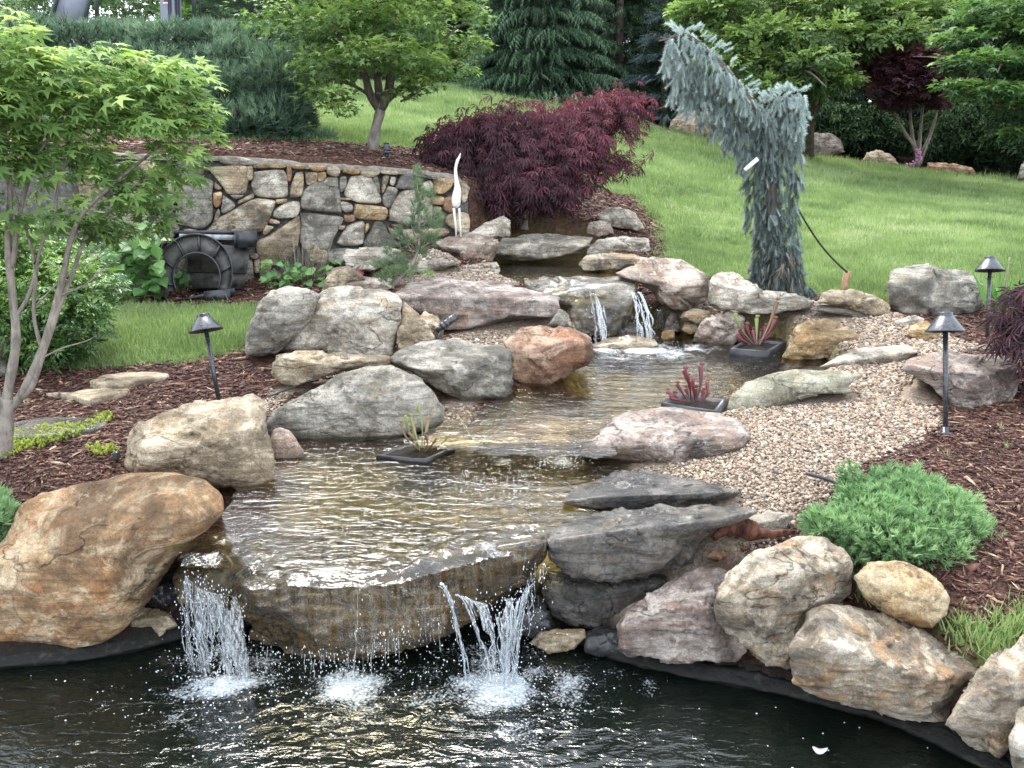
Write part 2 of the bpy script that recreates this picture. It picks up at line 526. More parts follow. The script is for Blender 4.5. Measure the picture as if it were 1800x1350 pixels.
def ground_hit(px, py, zguess=.5):
    t = 1.2
    d = ray(px, py)
    ts = np.geomspace(1.5, 60, 900)
    P = CAM + d * ts[:, None]
    h = height(P[:, 0], P[:, 1])
    k = np.where(P[:, 2] < h)[0]
    i = k[0] if len(k) else 899
    return P[i, :2]
def gpoly(pts): return np.array([ground_hit(*p) for p in pts])
def zpoly(pts, z): return np.array([PZ(px, py, z)[:2] for px, py in pts])

POND = np.concatenate([zpoly([(-900,1290),(-300,1185),(0,1152),(150,1137),(250,1118),(330,1097),(400,1075),(560,1060),(760,1060),(900,1070),(1000,1090),(1080,1130),(1180,1156),(1300,1178),(1400,1202),
                       (1550,1240),(1667,1287),(1760,1335),(1800,1358),(2000,1480),(2400,1800)], .06), [(4.5, 1.0), (4.5, -.3), (-6, -.3), (-6, 1.5)]])
POOL1 = zpoly([(330,985),(300,960),(350,930),(400,900),(420,855),(470,850),(475,800),(540,772),(640,768),(720,762),(800,745),(860,770),(1050,775),(1110,815),(1060,860),(1010,880),(1060,905),(990,930),(968,946),(900,962),(830,977),(770,992),(735,1005),(700,1014),(640,1018),(440,1022),(400,985)], Z1)
POOL2 = zpoly([(700,775),(770,750),(800,735),(860,710),(900,685),(930,655),(1000,640),(1010,600),(1000,575),(1060,560),(1220,585),(1300,590),(1370,590),(1450,625),(1500,645),(1450,670),(1300,690),(1290,725),(1170,730),(1100,750),(1075,775),(1080,798),(1045,808),(1010,797),(960,806),(915,796),(870,803),(835,792),(800,790)], Z2)
POOL3 = zpoly([(880,495),(860,480),(850,458),(880,445),(1060,445),(1080,470),(1110,480),(1122,492),(1110,512),(1020,523),(960,508),(920,500)], Z3)
LAWN_L = gpoly([(-400,548),(0,545),(160,538),(300,541),(450,538),(460,575),(420,618),(330,636),(230,645),(60,652),(-400,660)])
TUFT = gpoly([(1660,1110),(1740,1090),(1830,1080),(1850,1150),(1760,1180),(1700,1170)])
LAWN_R = np.array([ground_hit(*p) for p in [(-300,225),(300,245),(560,250),(640,254),(735,262),(800,290),(960,320),(1110,345),(1148,378),(1168,420),(1175,462),(1300,505),(1440,520),(1560,540),(1700,520),(1800,525),(2500,640)]]
                 + [(14, 12), (14.5, 17.0)] + [PY(p, q, Y)[:2] for p, q, Y in [(1800,318,18.6),(1600,300,19.6),(1400,272,20.6),(1200,238,21.6),(1000,190,23),(800,155,23.5)]] + [(-10, 26), (-20, 24), (-20, 13)])
GRAV = [gpoly(p) for p in ([(1150,540),(1250,530),(1400,520),(1440,535),(1540,548),(1640,575),(1690,602),(1740,612),(1640,628),(1590,650),(1640,700),(1655,745),(1600,790),(1510,826),(1450,875),(1400,925),(1380,945),(1300,985),(1240,1010),(1130,1070),(1060,1110),(1010,1100),(960,1000),(1040,900),(1020,800),(1100,700),(1230,640),(1200,590)],
        [(770,600),(800,585),(870,560),(985,540),(1010,575),(1000,600),(880,615),(760,625)],
        [(770,715),(800,700),(850,700),(835,735),(790,765),(760,760)],
        [(478,690),(520,670),(620,635),(600,660),(500,700),(470,740),(462,705)],
        [(700,500),(720,480),(800,470),(880,478),(930,500),(860,510),(760,508)])]

def carve(x, y, z):
    bed = np.zeros_like(z)
    zz = z
    for poly, zw, dep, soft in ((POOL3, Z3, .10, .10), (POOL2, Z2, .16, .22), (POOL1, Z1, .15, .22)):
        s = sdpoly(x, y, poly)
        k = sst(-.03, soft, s)
        tgt = zw - dep
        zz = np.where(s > -.03, np.minimum(zz, zz * (1 - k) + tgt * k), zz)
        zz = np.where(s > .04, np.minimum(zz, zw - .03 - .05 * k), zz)
        bed = np.maximum(bed, sst(-.02, .05, s))
    # the bed pushes up to the shores: no ground under a pool's own level just outside it
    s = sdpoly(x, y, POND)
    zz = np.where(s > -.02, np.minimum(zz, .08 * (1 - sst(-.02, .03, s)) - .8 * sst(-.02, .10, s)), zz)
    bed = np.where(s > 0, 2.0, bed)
    return zz, bed

def axis(stops):
    out = [stops[0][0]]
    for (a, _), (b, st) in zip(stops[:-1], stops[1:]):
        n = max(1, int(round((b - a) / st)))
        out += list(np.linspace(a, b, n + 1)[1:])
    return np.array(out)
gx = axis([(-120, 0), (-30, 12), (-12, 2), (-5, .25), (-3.2, .06), (4.2, .04), (7, .12), (16, .4), (40, 3), (120, 12)])
gy = axis([(-30, 0), (-2, 3), (1.8, .3), (9.6, .04), (13, .1), (24, .3), (50, 2), (220, 15)])
GX, GY = np.meshgrid(gx, gy)
x, y = GX.ravel(), GY.ravel()
z = height(x, y)
z = z + .012 * fbm(P3(x * 2.2, y * 2.2), 4, 3) * (y < 14)
z, bed = carve(x, y, z)
z = z + np.where(bed > 0, .018 * fbm(P3(x * 9, y * 9), 4, 5), 0)
lawn = np.maximum.reduce([sst(-.05, .05, sdpoly(x, y, p) + .04 * fbm(P3(x * 5, y * 5), 3, 9)) for p in (LAWN_L, LAWN_R, TUFT)])
grav = np.maximum.reduce([sst(-.04, .04, sdpoly(x, y, p) + .04 * fbm(P3(x * 6, y * 6), 3, 11)) for p in GRAV])
nx_, ny_ = len(gx), len(gy)
I = np.arange(nx_ * ny_).reshape(ny_, nx_)
quads = np.stack([I[:-1, :-1], I[:-1, 1:], I[1:, 1:], I[1:, :-1]], -1).reshape(-1, 4)

g = NT('ground')
P_ = g.pos()
n = g.noise(P_, 5, 6, .6)
soil = g.ramp(g.noise(P_, 38, 5, .75), [(.32, (.018, .010, .008)), (.5, (.06, .030, .022)), (.66, (.14, .07, .045))])
gravc = g.ramp(g.noise(P_, 60, 4, .8), [(.3, (.10, .075, .05)), (.5, (.26, .20, .15)), (.68, (.44, .37, .30))])
grassc = g.ramp(n, [(.35, (.06, .105, .026)), (.6, (.11, .17, .045))])
vo = g.n('TexVoronoi'); vo.inputs['Scale'].default_value = 26; g.l(P_, vo.inputs['Vector'])
pebble = g.ramp(g.n('SeparateColor').outputs[0], [(0, 0), (1, 1)])
sepc = g.n('SeparateColor'); g.l(vo.outputs['Color'], sepc.inputs[0])
bedc = g.ramp(sepc.outputs[0], [(.1, (.075, .060, .022)), (.5, (.16, .125, .05)), (.85, (.26, .20, .09)), (1, (.42, .34, .20))])
bedc = g.mix(g.ramp(g.noise(P_, 3.5, 5, .6), [(.40, .25), (.62, .9)]), bedc, (.10, .088, .026))
lw = g.attr('lawn'); gw = g.attr('grav'); bw = g.attr('bed')
col = g.mix(gw, soil, gravc)
col = g.mix(lw, col, grassc)
col = g.mix(g.math('MINIMUM', bw, 1.0), col, bedc)
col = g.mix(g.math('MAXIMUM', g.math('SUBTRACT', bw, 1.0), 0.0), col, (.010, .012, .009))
col = g.mix(g.attr('rim_wet_shade'), col, (.012, .010, .008))  # dark wet soil along the pond rim, with the rocks' shade painted in
hh = g.math('MULTIPLY', vo.outputs['Distance'], -1.0)
nb = g.bump(hh, .4, .02, g.bump(g.noise(P_, 45, 5, .7), .6, .02))
ground_m = g.done(g.principled(col, .9, nb, .2))
ground = mesh_obj('ground', np.stack([x, y, z], 1), quads, ground_m, None, True, {'lawn': lawn, 'grav': grav, 'bed': bed, 'rim_wet_shade': 1 - sst(.03, .11, -sdpoly(x, y, POND))}, origin=np.zeros(3))
tag(ground, 'sloping garden ground under lawn, bark mulch, gravel and stream bed', kind='structure')
bvh_ground = BVHTree.FromPolygons([tuple(p) for p in np.stack([x, y, z], 1)], [tuple(q) for q in quads.tolist()])
def gz(xx, yy):
    hit = bvh_ground.ray_cast(Vector((float(xx), float(yy), 50)), Vector((0, 0, -1)))
    return hit[0].z

# ------------------------------------------------------------------ rocks
def ico(level):
    bm = bmesh.new(); bmesh.ops.create_icosphere(bm, subdivisions=level, radius=1)
    V = np.array([v.co[:] for v in bm.verts]); T = np.array([[v.index for v in f.verts] for f in bm.faces])
    bm.free(); return V, T
ICO = {k: ico(k) for k in (1, 2, 3, 4, 5, 6)}
rock_tris = []          # for the ray tests of pebbles and chips
def hull_planes(P):
    bm = bmesh.new()
    for p in P: bm.verts.new(p)
    bmesh.ops.convex_hull(bm, input=bm.verts)
    bm.normal_update()
    out = [(np.array(f.normal), np.array(f.verts[0].co)) for f in bm.faces if f.calc_area() > 1e-7]
    bm.free(); return out

def rock(outline, z, label, mat='grey', name='boulder', ridge=None, kt=1.0, tb=.7, bulge=.14, sharp=16, cuts=6, cutd=.9, seed=None, amp=1.0, strata=0, group='boulders along the stream and pond',
         Y=None, D=None, level=None, cat='boulder', sq=0):
    O = np.array(outline, float)
    seed = seed if seed is not None else int(abs(O.sum())) % 9973
    rg = np.random.default_rng(seed)
    smooth_ = sharp < 12
    if not smooth_: sharp = 70
    pb = O[:, 1].max(); pxb = O[O[:, 1] > pb - 6, 0].mean()
    if D is None:
        if Y:
            gh = ground_hit(pxb, pb + 2); Y = min(Y, float(gh[1])) if gh[1] > 10 else Y
        P0 = PY(pxb, pb, Y) if Y else PZ(pxb, pb, z)
        D = (P0 - CAM) @ FW
    w = np.ptp(O[:, 0]) * D / F; h = np.ptp(O[:, 1]) * D / F
    small = min(w, h)
    if ridge is None:
        xs = np.linspace(O[:, 0].min(), O[:, 0].max(), 7)[1:-1]
        ridge = []
        dense = np.concatenate([np.linspace(O[i], O[(i + 1) % len(O)], 12) for i in range(len(O))])
        for xx in xs:
            yy = dense[np.abs(dense[:, 0] - xx) < np.ptp(O[:, 0]) * .06][:, 1]
            if len(yy) < 2: continue
            ridge.append((xx, yy.min() + .42 * np.ptp(yy)))
    Rg = np.array(ridge, float)
    Rg = Rg[np.argsort(Rg[:, 0])]
    ry = lambda px: np.interp(px, Rg[:, 0], Rg[:, 1])
    pts = []
    for px, py in O:
        up = max(0, ry(px) - py) * D / F
        pts.append(PD(px, py, D + kt * up))
    front = list(pts)
    for px, py in Rg: pts.append(PD(px, py, D - bulge * small))
    dmax = max((p - CAM) @ FW for p in front)
    c2 = O.mean(0)
    for px, py in c2 + (O - c2) * .72:                       # the far side
        pts.append(PD(px, py, 1.0 * dmax + tb * small))
    top = [p for p, o in zip(front, O) if o[1] < ry(o[0])]
    for p in top: pts.append(p - np.array((0, 0, h * .7)) + np.array((0, .02, 0)))
    pts = np.array(pts)
    C = pts.mean(0)
    planes = hull_planes([tuple(p) for p in pts])
    N = np.array([p[0] for p in planes]); hh = np.array([(p[1] - C) @ p[0] for p in planes])
    bad = hh < 0; N[bad] *= -1; hh[bad] *= -1
    hh = np.maximum(hh, .05 * small)
    # chips and facets
    if cuts:
        Nc = unit(rg.normal(size=(cuts, 3)) + np.array((0, -.7, .3)))
        sup = ((pts - C) @ Nc.T).max(0)
        N = np.concatenate([N, Nc]); hh = np.concatenate([hh, sup * rg.uniform(cutd - .16, cutd + .04, cuts)])
    lv = level or (6 if w > .36 and D < 5.2 else 5 if w > .2 else 4)
    V, T = ICO[lv]
    ext = np.maximum(np.ptp(pts, 0), .3 * np.ptp(pts, 0).max())
    d = unit(V * ext)
    q = np.maximum(d @ N.T, 0) / hh
    t = (q ** sharp).sum(1) ** (-1 / sharp)
    X = C + d * t[:, None]
    # large uneven shape
    o3 = rg.uniform(-50, 50, 3)
    f1 = 1.6 / small * .5
    nrm = d
    X = X + nrm * (small * (.035 if not smooth_ else .07) * amp * fbm(X * f1 * 1.0 + o3, 3, seed))[:, None]
    # refit to the traced outline, seen from the photograph's position
    for it in range(4):
        px, py, Dv = proj(X)
        th = np.arctan2(py - c2[1], px - c2[0]); rr = np.hypot(px - c2[0], py - c2[1])
        nb = 150
        b = ((th + math.pi) / (2 * math.pi) * nb).astype(int) % nb
        cur = np.zeros(nb); np.maximum.at(cur, b, rr)
        for k in range(nb):
            if cur[k] == 0: cur[k] = cur[k - 1]
        cur = (np.roll(cur, 1) + 6 * cur + np.roll(cur, -1)) / 8
        # the outline's radius
        dense = np.concatenate([np.linspace(O[i], O[(i + 1) % len(O)], 40, endpoint=False) for i in range(len(O))])
        to = np.arctan2(dense[:, 1] - c2[1], dense[:, 0] - c2[0]); ro = np.hypot(*(dense - c2).T)
        ok = np.argsort(to); to, ro = to[ok], ro[ok]
        tt = (np.arange(nb) + .5) / nb * 2 * math.pi - math.pi
        tgt = np.interp(tt, to, ro, period=2 * math.pi)
        tgt = (np.roll(tgt, 1) + 4 * tgt + np.roll(tgt, -1)) / 6
        ratio = np.clip(tgt / cur, .5, 2)
        s = np.interp(th, tt, ratio, period=2 * math.pi)
        X = X + RT * ((px - c2[0]) * (s - 1) * Dv / F)[:, None] - UP * ((py - c2[1]) * (s - 1) * Dv / F)[:, None]
    # broken faces: every patch of the surface has its own slight tilt and height
    o3 = rg.uniform(-50, 50, 3)
    if cuts:
        for cell, am in (((.17, .55 if not smooth_ else .10)), ((.065, .55 if not smooth_ else .15))):
            K = int(np.clip((w * h * 3.2 + .02) / cell ** 2, 8, 150))
            sp = X[rg.integers(0, len(X), K)] + rg.normal(0, cell * .2, (K, 3))
            Xw = X + np.stack([vnoise(X / cell * 1.1 + o3 + 9 * j, seed + j) for j in range(3)], 1) * cell * .28
            idx = np.zeros(len(X), int); best = np.full(len(X), 1e9)
            for k in range(K):
                dd = ((Xw - sp[k]) ** 2).sum(1); m_ = dd < best; best[m_] = dd[m_]; idx[m_] = k
            tl = rg.normal(0, .24, (K, 3)); of = rg.normal(0, .06 * cell, K)
            dv = ((X - sp[idx]) * tl[idx]).sum(1) + of[idx]; lim = .085 * cell
            X = X + nrm * (am * 1.5 * lim * np.tanh(dv / lim) * min(1, small / .25))[:, None]
    if strata:
        sdir = unit(np.array((rg.uniform(-.25, .25), rg.uniform(-.2, .2), 1.0)))
        k = (X @ sdir) / (strata) + .9 * fbm(X * 4 + o3, 3, seed + 5)
        saw = k - np.floor(k)
        lay = _hash(np.floor(k).astype(np.int64), np.zeros(len(k), np.int64), np.zeros(len(k), np.int64), seed)
        X = X + nrm * (small * .028 * (lay + .8 * (sst(0, .25, saw) - 1)))[:, None] * np.clip(1 - np.abs(nrm[:, 2:3]) * .6, 0, 1)
    n1 = fbm(X * 7 + o3, 5, seed + 20, .55)
    n2 = fbm(X * np.array((11, 11, 16)) + o3, 4, seed + 30, .55)
    rid = 1 - np.abs(n1) * 2.6
    X = X + nrm * ((amp if smooth_ else .5 * amp) * (.018 * n1 + .010 * n2 - .12 * np.clip(rid - .86, 0, 1)) * min(1, small / .3 + .25))[:, None]
    n3 = fbm(X * 30 + o3, 3, seed + 40, .6)
    X = X + nrm * (.0055 * n3 * min(1, small / .3 + .3))[:, None]
    base = X.mean(0); base[2] = X[:, 2].min()
    o = mesh_obj(name, X, T, rock_mat(mat), None, True, origin=base)
    tag(o, label, cat, group)
    rock_tris.append((X, T))
    return o

RK = [
 # outline, z of its lowest point, label, material, options
 ([(-90,985),(0,950),(40,888),(75,865),(150,850),(230,831),(300,827),(360,843),(388,868),(395,900),(370,932),(330,960),(300,992),(280,1025),(255,1065),(222,1103),(180,1130),(130,1146),(60,1141),(0,1136),(-90,1120)], .15,
  'largest boulder, smooth orange brown with a grey underside, at the left pond edge', 'orange', dict(ridge=[(-80,1040),(60,1000),(180,960),(300,900),(370,890)], kt=1.4, sharp=6, cuts=4, cutd=.97, amp=.7, bulge=.22)),
 ([(222,820),(225,778),(240,745),(280,722),(370,703),(400,697),(440,695),(462,706),(470,740),(478,800),(485,848),(455,858),(400,859),(330,852),(260,837),(230,830)], .46,
  'beige block boulder with a rounded top between path light and stream pool', 'tan', dict(ridge=[(235,800),(300,770),(400,752),(465,750)], kt=.8, sharp=14, cuts=5, bulge=.2)),
 ([(233,830),(238,812),(260,803),(295,802),(310,815),(318,832),(290,842),(250,842)], .50, 'small red brown stone perched between the orange and the beige boulders', 'red', dict(name='stone', cat='stone', sharp=6, cuts=0)),
 ([(476,805),(475,770),(480,755),(492,750),(508,756),(522,772),(536,797),(530,806),(505,812),(482,812)], Z1-.01, 'small pointed pinkish stone standing in the water beside the beige block boulder', 'pink', dict(name='stone', cat='stone', sharp=5, cuts=0, amp=.6)),
 ([(466,745),(480,720),(510,702),(560,679),(600,660),(645,643),(690,641),(730,660),(762,688),(778,712),(780,740),(765,757),(680,770),(600,778),(530,781),(485,778)], Z1-.01,
  'wide domed grey boulder right of the beige block, at the pool', 'grey', dict(sharp=6, cuts=4, kt=1.2, amp=.8)),
 ([(680,635),(700,618),(765,594),(790,595),(830,603),(885,601),(897,620),(905,650),(897,690),(893,705),(830,707),(780,692),(755,672),(730,655),(700,646)], Z2-.01,
  'angular grey boulder with a pale sloping top and dark front below the uplight', 'grey', dict(ridge=[(690,642),(735,650),(800,641),(850,652),(880,640),(896,652)], kt=2.2, sharp=26, cuts=7, strata=.06)),
 ([(888,602),(905,585),(920,574),(950,569),(985,576),(1020,583),(1040,588),(1045,602),(1040,625),(1028,645),(1000,660),(960,678),(920,674),(905,665),(898,630)], Z2-.01,
  'red orange angular boulder standing in the water left of the upper falls', 'red', dict(ridge=[(895,612),(930,602),(970,600),(1010,600),(1040,602)], kt=1.3, sharp=26, cuts=7)),
 ([(885,600),(905,596),(910,610),(905,626),(893,622)], .72, 'small yellowish wedge stone between grey and red angular boulders', 'gold', dict(name='stone', cat='stone', cuts=2, level=3)),
 ([(488,600),(492,575),(510,550),(540,532),(545,516),(600,505),(680,505),(698,513),(708,530),(704,575),(698,610),(692,628),(640,632),(560,625),(500,622),(484,620)], .66,
  'tall cream boulder with a dark ledge under its top, left of the stream', 'pale', dict(ridge=[(495,590),(545,560),(600,548),(690,552)], kt=.9, sharp=22, cuts=8, strata=.13, D=None)),
 ([(478,640),(484,621),(520,616),(600,622),(660,622),(694,626),(694,640),(655,650),(600,655),(560,664),(520,679),(492,676),(480,660)], .62,
  'low brown grey boulder directly beneath the tall cream boulder', 'tan', dict(sharp=12, cuts=4)),
 ([(428,622),(430,595),(440,570),(458,532),(475,510),(500,502),(540,507),(565,520),(545,560),(510,600),(488,622),(450,630)], .70,
  'smooth grey brown boulder leaning behind the tall cream boulder by the small lawn', 'grey', dict(sharp=6, cuts=3, kt=.7)),
 ([(697,622),(700,575),(712,533),(735,552),(755,575),(768,592),(755,606),(720,625)], .68, 'brown upright triangular rock right of the tall cream boulder', 'tan', dict(sharp=22, name='rock', cat='rock')),
 ([(738,600),(735,560),(745,545),(768,556),(780,580),(778,602)], .70, 'small brown wedge rock behind the black uplight', 'tan', dict(name='rock', cat='rock')),
 ([(688,520),(712,498),(760,488),(860,495),(930,508),(985,522),(988,545),(985,562),(940,560),(880,570),(820,580),(780,582),(735,562),(708,545)], .74,
  'long flat purple slab above the gravel, left of the upper falls', 'purple', dict(ridge=[(692,530),(750,533),(830,528),(900,530),(985,540)], kt=3.0, sharp=22, cuts=5, tb=.3)),
 ([(965,572),(975,552),(988,545),(998,556),(1006,578),(985,578)], .78, 'small pale grey triangular stone on the gravel bank', 'grey', dict(name='stone', cat='stone', level=3, sharp=20)),
 ([(915,492),(960,488),(1040,487),(1095,489),(1120,500),(1118,525),(1110,560),(1080,595),(1015,590),(985,565),(972,535),(925,510)], Z2+.02,
  'wet dark ledge rock that the upper falls pour over', 'wetgrey', dict(name='rock', cat='rock', ridge=[(970,525),(1020,524),(1070,518),(1115,505)], kt=3.2, sharp=18, cuts=4, tb=.3, strata=.06)),
 ([(1080,480),(1108,468),(1150,455),(1190,457),(1235,478),(1248,500),(1246,526),(1215,541),(1180,544),(1160,532),(1148,512),(1128,500),(1100,492)], .80,
  'broad pinkish boulder right of the upper falls', 'pink', dict(ridge=[(1105,490),(1150,492),(1200,498),(1245,505)], kt=1.6, sharp=18, cuts=6)),
 ([(1018,464),(1030,449),(1060,444),(1110,446),(1152,456),(1140,466),(1080,474),(1030,476)], .96, 'thin flat stone stacked at the right of the upper pool', 'mixed', dict(name='flat_stone', cat='flat stone', kt=2.6, sharp=18, strata=.03)),
 ([(1033,436),(1050,420),(1100,415),(1138,418),(1144,440),(1120,449),(1060,449),(1033,448)], 1.02, 'pale block stone stacked above the thin flat stone', 'pale', dict(name='flat_stone', cat='flat stone', kt=2, sharp=24, strata=.04)),
 ([(866,432),(880,419),(930,413),(1000,413),(1040,417),(1036,433),(1020,446),(970,453),(900,458),(870,452)], .97, 'long flat lintel stone across the head of the upper pool', 'pale', dict(name='flat_stone', cat='flat stone', ridge=[(870,434),(930,432),(1000,430),(1036,428)], kt=3, sharp=24, strata=.04)),
 ([(765,427),(790,414),(830,411),(870,415),(876,432),(862,460),(820,469),(803,456),(780,440)], 1.0, 'pink flat rock that the white heron statue stands on', 'pink', dict(name='rock', cat='rock', ridge=[(770,435),(820,436),(870,428)], kt=2.6, sharp=22)),
 ([(824,411),(850,392),(880,380),(896,387),(896,415),(850,418)], 1.22, 'white tilted rock behind the heron statue\'s flat rock', 'pale', dict(name='rock', cat='rock', sharp=20)),
 ([(1050,378),(1065,366),(1090,364),(1116,375),(1134,402),(1120,406),(1080,399),(1053,391)], 1.18, 'white rounded rock alone on the mulch below the red maple', 'pale', dict(name='rock', cat='rock', sharp=8)),
 ([(1031,401),(1035,391),(1055,387),(1074,392),(1079,411),(1050,416),(1033,412)], 1.16, 'small rounded pinkish rock beside the white rounded rock', 'pink', dict(name='rock', cat='rock', sharp=7)),
 ([(600,452),(610,438),(680,433),(702,441),(690,462),(650,477),(608,472)], 1.0, 'flat layered rock against the wall foot behind the perennials', 'pale', dict(name='flat_stone', cat='flat stone', kt=2, strata=.05)),
 ([(712,470),(735,448),(760,440),(790,450),(808,463),(770,474),(720,481)], 1.0, 'low pale flat stone just right of the little pine', 'pale', dict(name='flat_stone', cat='flat stone', kt=2.4)),
 ([(800,480),(822,466),(872,460),(880,478),(865,488),(820,486)], .96, 'low pale flat stone at the left rim of the upper pool', 'pale', dict(name='flat_stone', cat='flat stone', kt=2.6)),
 ([(565,514),(570,492),(582,471),(610,468),(632,480),(645,492),(610,507),(590,515)], .88, 'cream rounded rock beside the perennials and above the tall cream boulder', 'tan', dict(name='rock', cat='rock', sharp=7)),
 ([(595,510),(612,494),(640,487),(690,488),(692,508),(640,516)], .88, 'low pink rock between the cream rounded rock and purple slab', 'pink', dict(name='rock', cat='rock', kt=2)),
 ([(1247,536),(1250,496),(1262,480),(1292,481),(1322,494),(1342,514),(1335,535),(1300,546),(1265,545)], .82, 'pale boulder at the left foot of the weeping blue spruce', 'pale', dict(kt=1.3)),
 ([(1290,545),(1300,525),(1335,512),(1400,515),(1428,530),(1425,542),(1370,550),(1320,552)], .80, 'low pale flat rock at the right foot of the weeping blue spruce', 'pale', dict(name='rock', cat='rock', kt=2.4, strata=.05)),
 ([(1195,560),(1200,548),(1225,543),(1250,548),(1252,560),(1225,568)], .70, 'brown flat stone resting on the yellow cobble by the upper falls', 'tan', dict(name='flat_stone', cat='flat stone')),
 ([(1198,580),(1203,567),(1218,563),(1232,570),(1230,584),(1212,588)], .60, 'yellow round cobble under the brown flat stone', 'gold', dict(name='cobble', cat='cobble', sharp=4, cuts=0)),
 ([(1218,600),(1230,575),(1250,551),(1280,547),(1307,560),(1312,600),(1285,606),(1240,606)], Z2-.01, 'pink pyramid boulder in the water behind the far pitcher plant', 'pink', dict(kt=.8, sharp=14)),
 ([(1166,583),(1170,562),(1178,545),(1188,552),(1198,583)], Z2+.02, 'dark pointed stone right of the upper falls', 'purple', dict(name='stone', cat='stone', sharp=20)),
 ([(1163,597),(1163,582),(1185,580),(1187,596),(1175,599)], Z2-.01, 'small tan block stone in the foam right of the upper falls', 'gold', dict(name='stone', cat='stone', level=3)),
 ([(1072,592),(1080,572),(1100,564),(1118,570),(1122,590),(1100,597)], Z2-.01, 'dark wet rock between the two spouts of the upper falls', 'dark', dict(name='rock', cat='rock')),
 ([(1155,545),(1160,522),(1178,505),(1205,508),(1208,535),(1195,552),(1170,556)], .68, 'dark round rock under the broad pinkish boulder', 'dark', dict(name='rock', cat='rock', sharp=6)),
 ([(1036,610),(1065,594),(1110,588),(1150,596),(1160,608),(1110,622),(1055,622)], Z2-.03, 'low wet brown rock at the foot of the upper falls', 'wetpale', dict(name='rock', cat='rock', kt=3, sharp=6)),
 ([(1378,628),(1385,600),(1400,576),(1420,563),(1452,562),(1490,575),(1520,595),(1526,610),(1485,618),(1460,630),(1410,636)], Z2-.01,
  'orange streaked boulder on the far right shore of the stream', 'gold', dict(kt=1.3, sharp=16, strata=.07)),
 ([(1438,645),(1470,626),(1520,611),(1590,605),(1617,618),(1580,640),(1530,656),(1480,654)], .62, 'low pale orange flat rock in front of the orange streaked boulder', 'pale', dict(name='rock', cat='rock', kt=3, sharp=10)),
 ([(1276,722),(1285,695),(1310,672),(1360,655),(1420,650),(1480,651),(1522,660),(1495,678),(1508,692),(1450,692),(1400,702),(1360,717),(1312,732),(1282,730)], .56,
  'long smooth greenish boulder on the right shore beside the near pitcher plant', 'green', dict(kt=2.2, sharp=6, cuts=3, amp=.7)),
 ([(1021,797),(1040,775),(1070,741),(1100,722),(1160,714),(1240,722),(1300,735),(1324,765),(1312,790),(1270,806),(1230,823),(1195,833),(1140,821),(1080,809),(1030,804)], .48,
  'broad flat purple boulder in the middle of the right shore', 'purple', dict(ridge=[(1030,785),(1080,780),(1150,785),(1230,790),(1310,775)], kt=3, sharp=9, cuts=5, tb=.3)),
 ([(987,887),(1000,865),(1030,846),(1080,829),(1150,829),(1230,844),(1308,862),(1292,874),(1240,887),(1200,895),(1100,902),(1040,899)], Z1-.03,
  'dark wet flat rock below the broad purple boulder', 'dark', dict(ridge=[(1000,882),(1080,872),(1200,868),(1290,866)], kt=2.6, sharp=14, tb=.3)),
 ([(962,945),(975,925),(1030,905),(1110,892),(1220,888),(1300,886),(1342,895),(1315,918),(1262,928),(1235,948),(1215,985),(1170,1010),(1100,1020),(1010,1015),(968,985)], .34,
  'dark grey slab forming the right shoulder of the main falls', 'dark', dict(ridge=[(965,950),(1040,940),(1120,935),(1220,935),(1320,905)], kt=2.6, sharp=16, cuts=6, tb=.3)),
 ([(952,1040),(965,1005),(1010,1000),(1100,1010),(1165,1008),(1180,1020),(1140,1058),(1100,1088),(1050,1103),(1000,1102),(970,1085)], .10,
  'dark brown rock beneath the dark grey shoulder slab', 'dark', dict(name='rock', cat='rock', sharp=10)),
 ([(1288,925),(1310,908),(1350,897),(1392,905),(1385,930),(1350,945),(1300,940)], .40, 'pale flat stone behind the driftwood piece', 'pale', dict(name='flat_stone', cat='flat stone', kt=2.4)),
 ([(1088,1100),(1110,1066),(1160,1035),(1205,1008),(1262,993),(1285,1010),(1280,1090),(1310,1140),(1290,1163),(1180,1160),(1110,1154),(1090,1142)], .12,
  'purple brown boulder at the pond edge right of the main falls', 'purple', dict(kt=.9, sharp=18, cuts=6)),
 ([(1264,1100),(1262,1070),(1268,1030),(1285,995),(1320,970),(1400,940),(1452,941),(1486,960),(1498,992),(1493,1045),(1472,1066),(1435,1100),(1410,1128),(1395,1155),(1385,1176),(1350,1167),(1300,1142)], .14,
  'tall rugged tan and grey boulder left of the green juniper', 'mixed', dict(ridge=[(1275,1010),(1340,1000),(1400,995),(1490,985)], kt=.8, sharp=24, cuts=9, amp=1.2)),
 ([(1388,1135),(1410,1110),(1422,1086),(1450,1068),(1490,1060),(1560,1078),(1620,1100),(1680,1140),(1722,1175),(1716,1200),(1690,1230),(1660,1262),(1640,1267),(1580,1263),(1500,1237),(1430,1217),(1400,1202),(1391,1165)], .13,
  'long pale topped boulder with a dark stained front on the pond rim', 'mixed', dict(ridge=[(1393,1140),(1440,1127),(1500,1146),(1580,1172),(1640,1200),(1700,1222)], kt=1.7, sharp=26, cuts=7, strata=.07)),
 ([(1656,1275),(1680,1230),(1722,1180),(1760,1140),(1800,1112),(1880,1090),(1960,1150),(1950,1260),(1820,1290),(1780,1310),(1760,1334),(1720,1312),(1690,1292)], .13,
  'mottled pale boulder at the right frame edge on the pond rim', 'mixed', dict(kt=.8, sharp=18, cuts=6)),
 ([(1778,1290),(1792,1250),(1850,1225),(1940,1240),(1960,1330),(1900,1420),(1810,1390),(1785,1335)], .09, 'grey boulder in the bottom right corner', 'pale', dict(kt=.8)),
 ([(1503,1015),(1528,989),(1580,990),(1620,1003),(1652,1025),(1669,1052),(1665,1082),(1640,1105),(1600,1097),(1555,1080),(1515,1052)], .33,
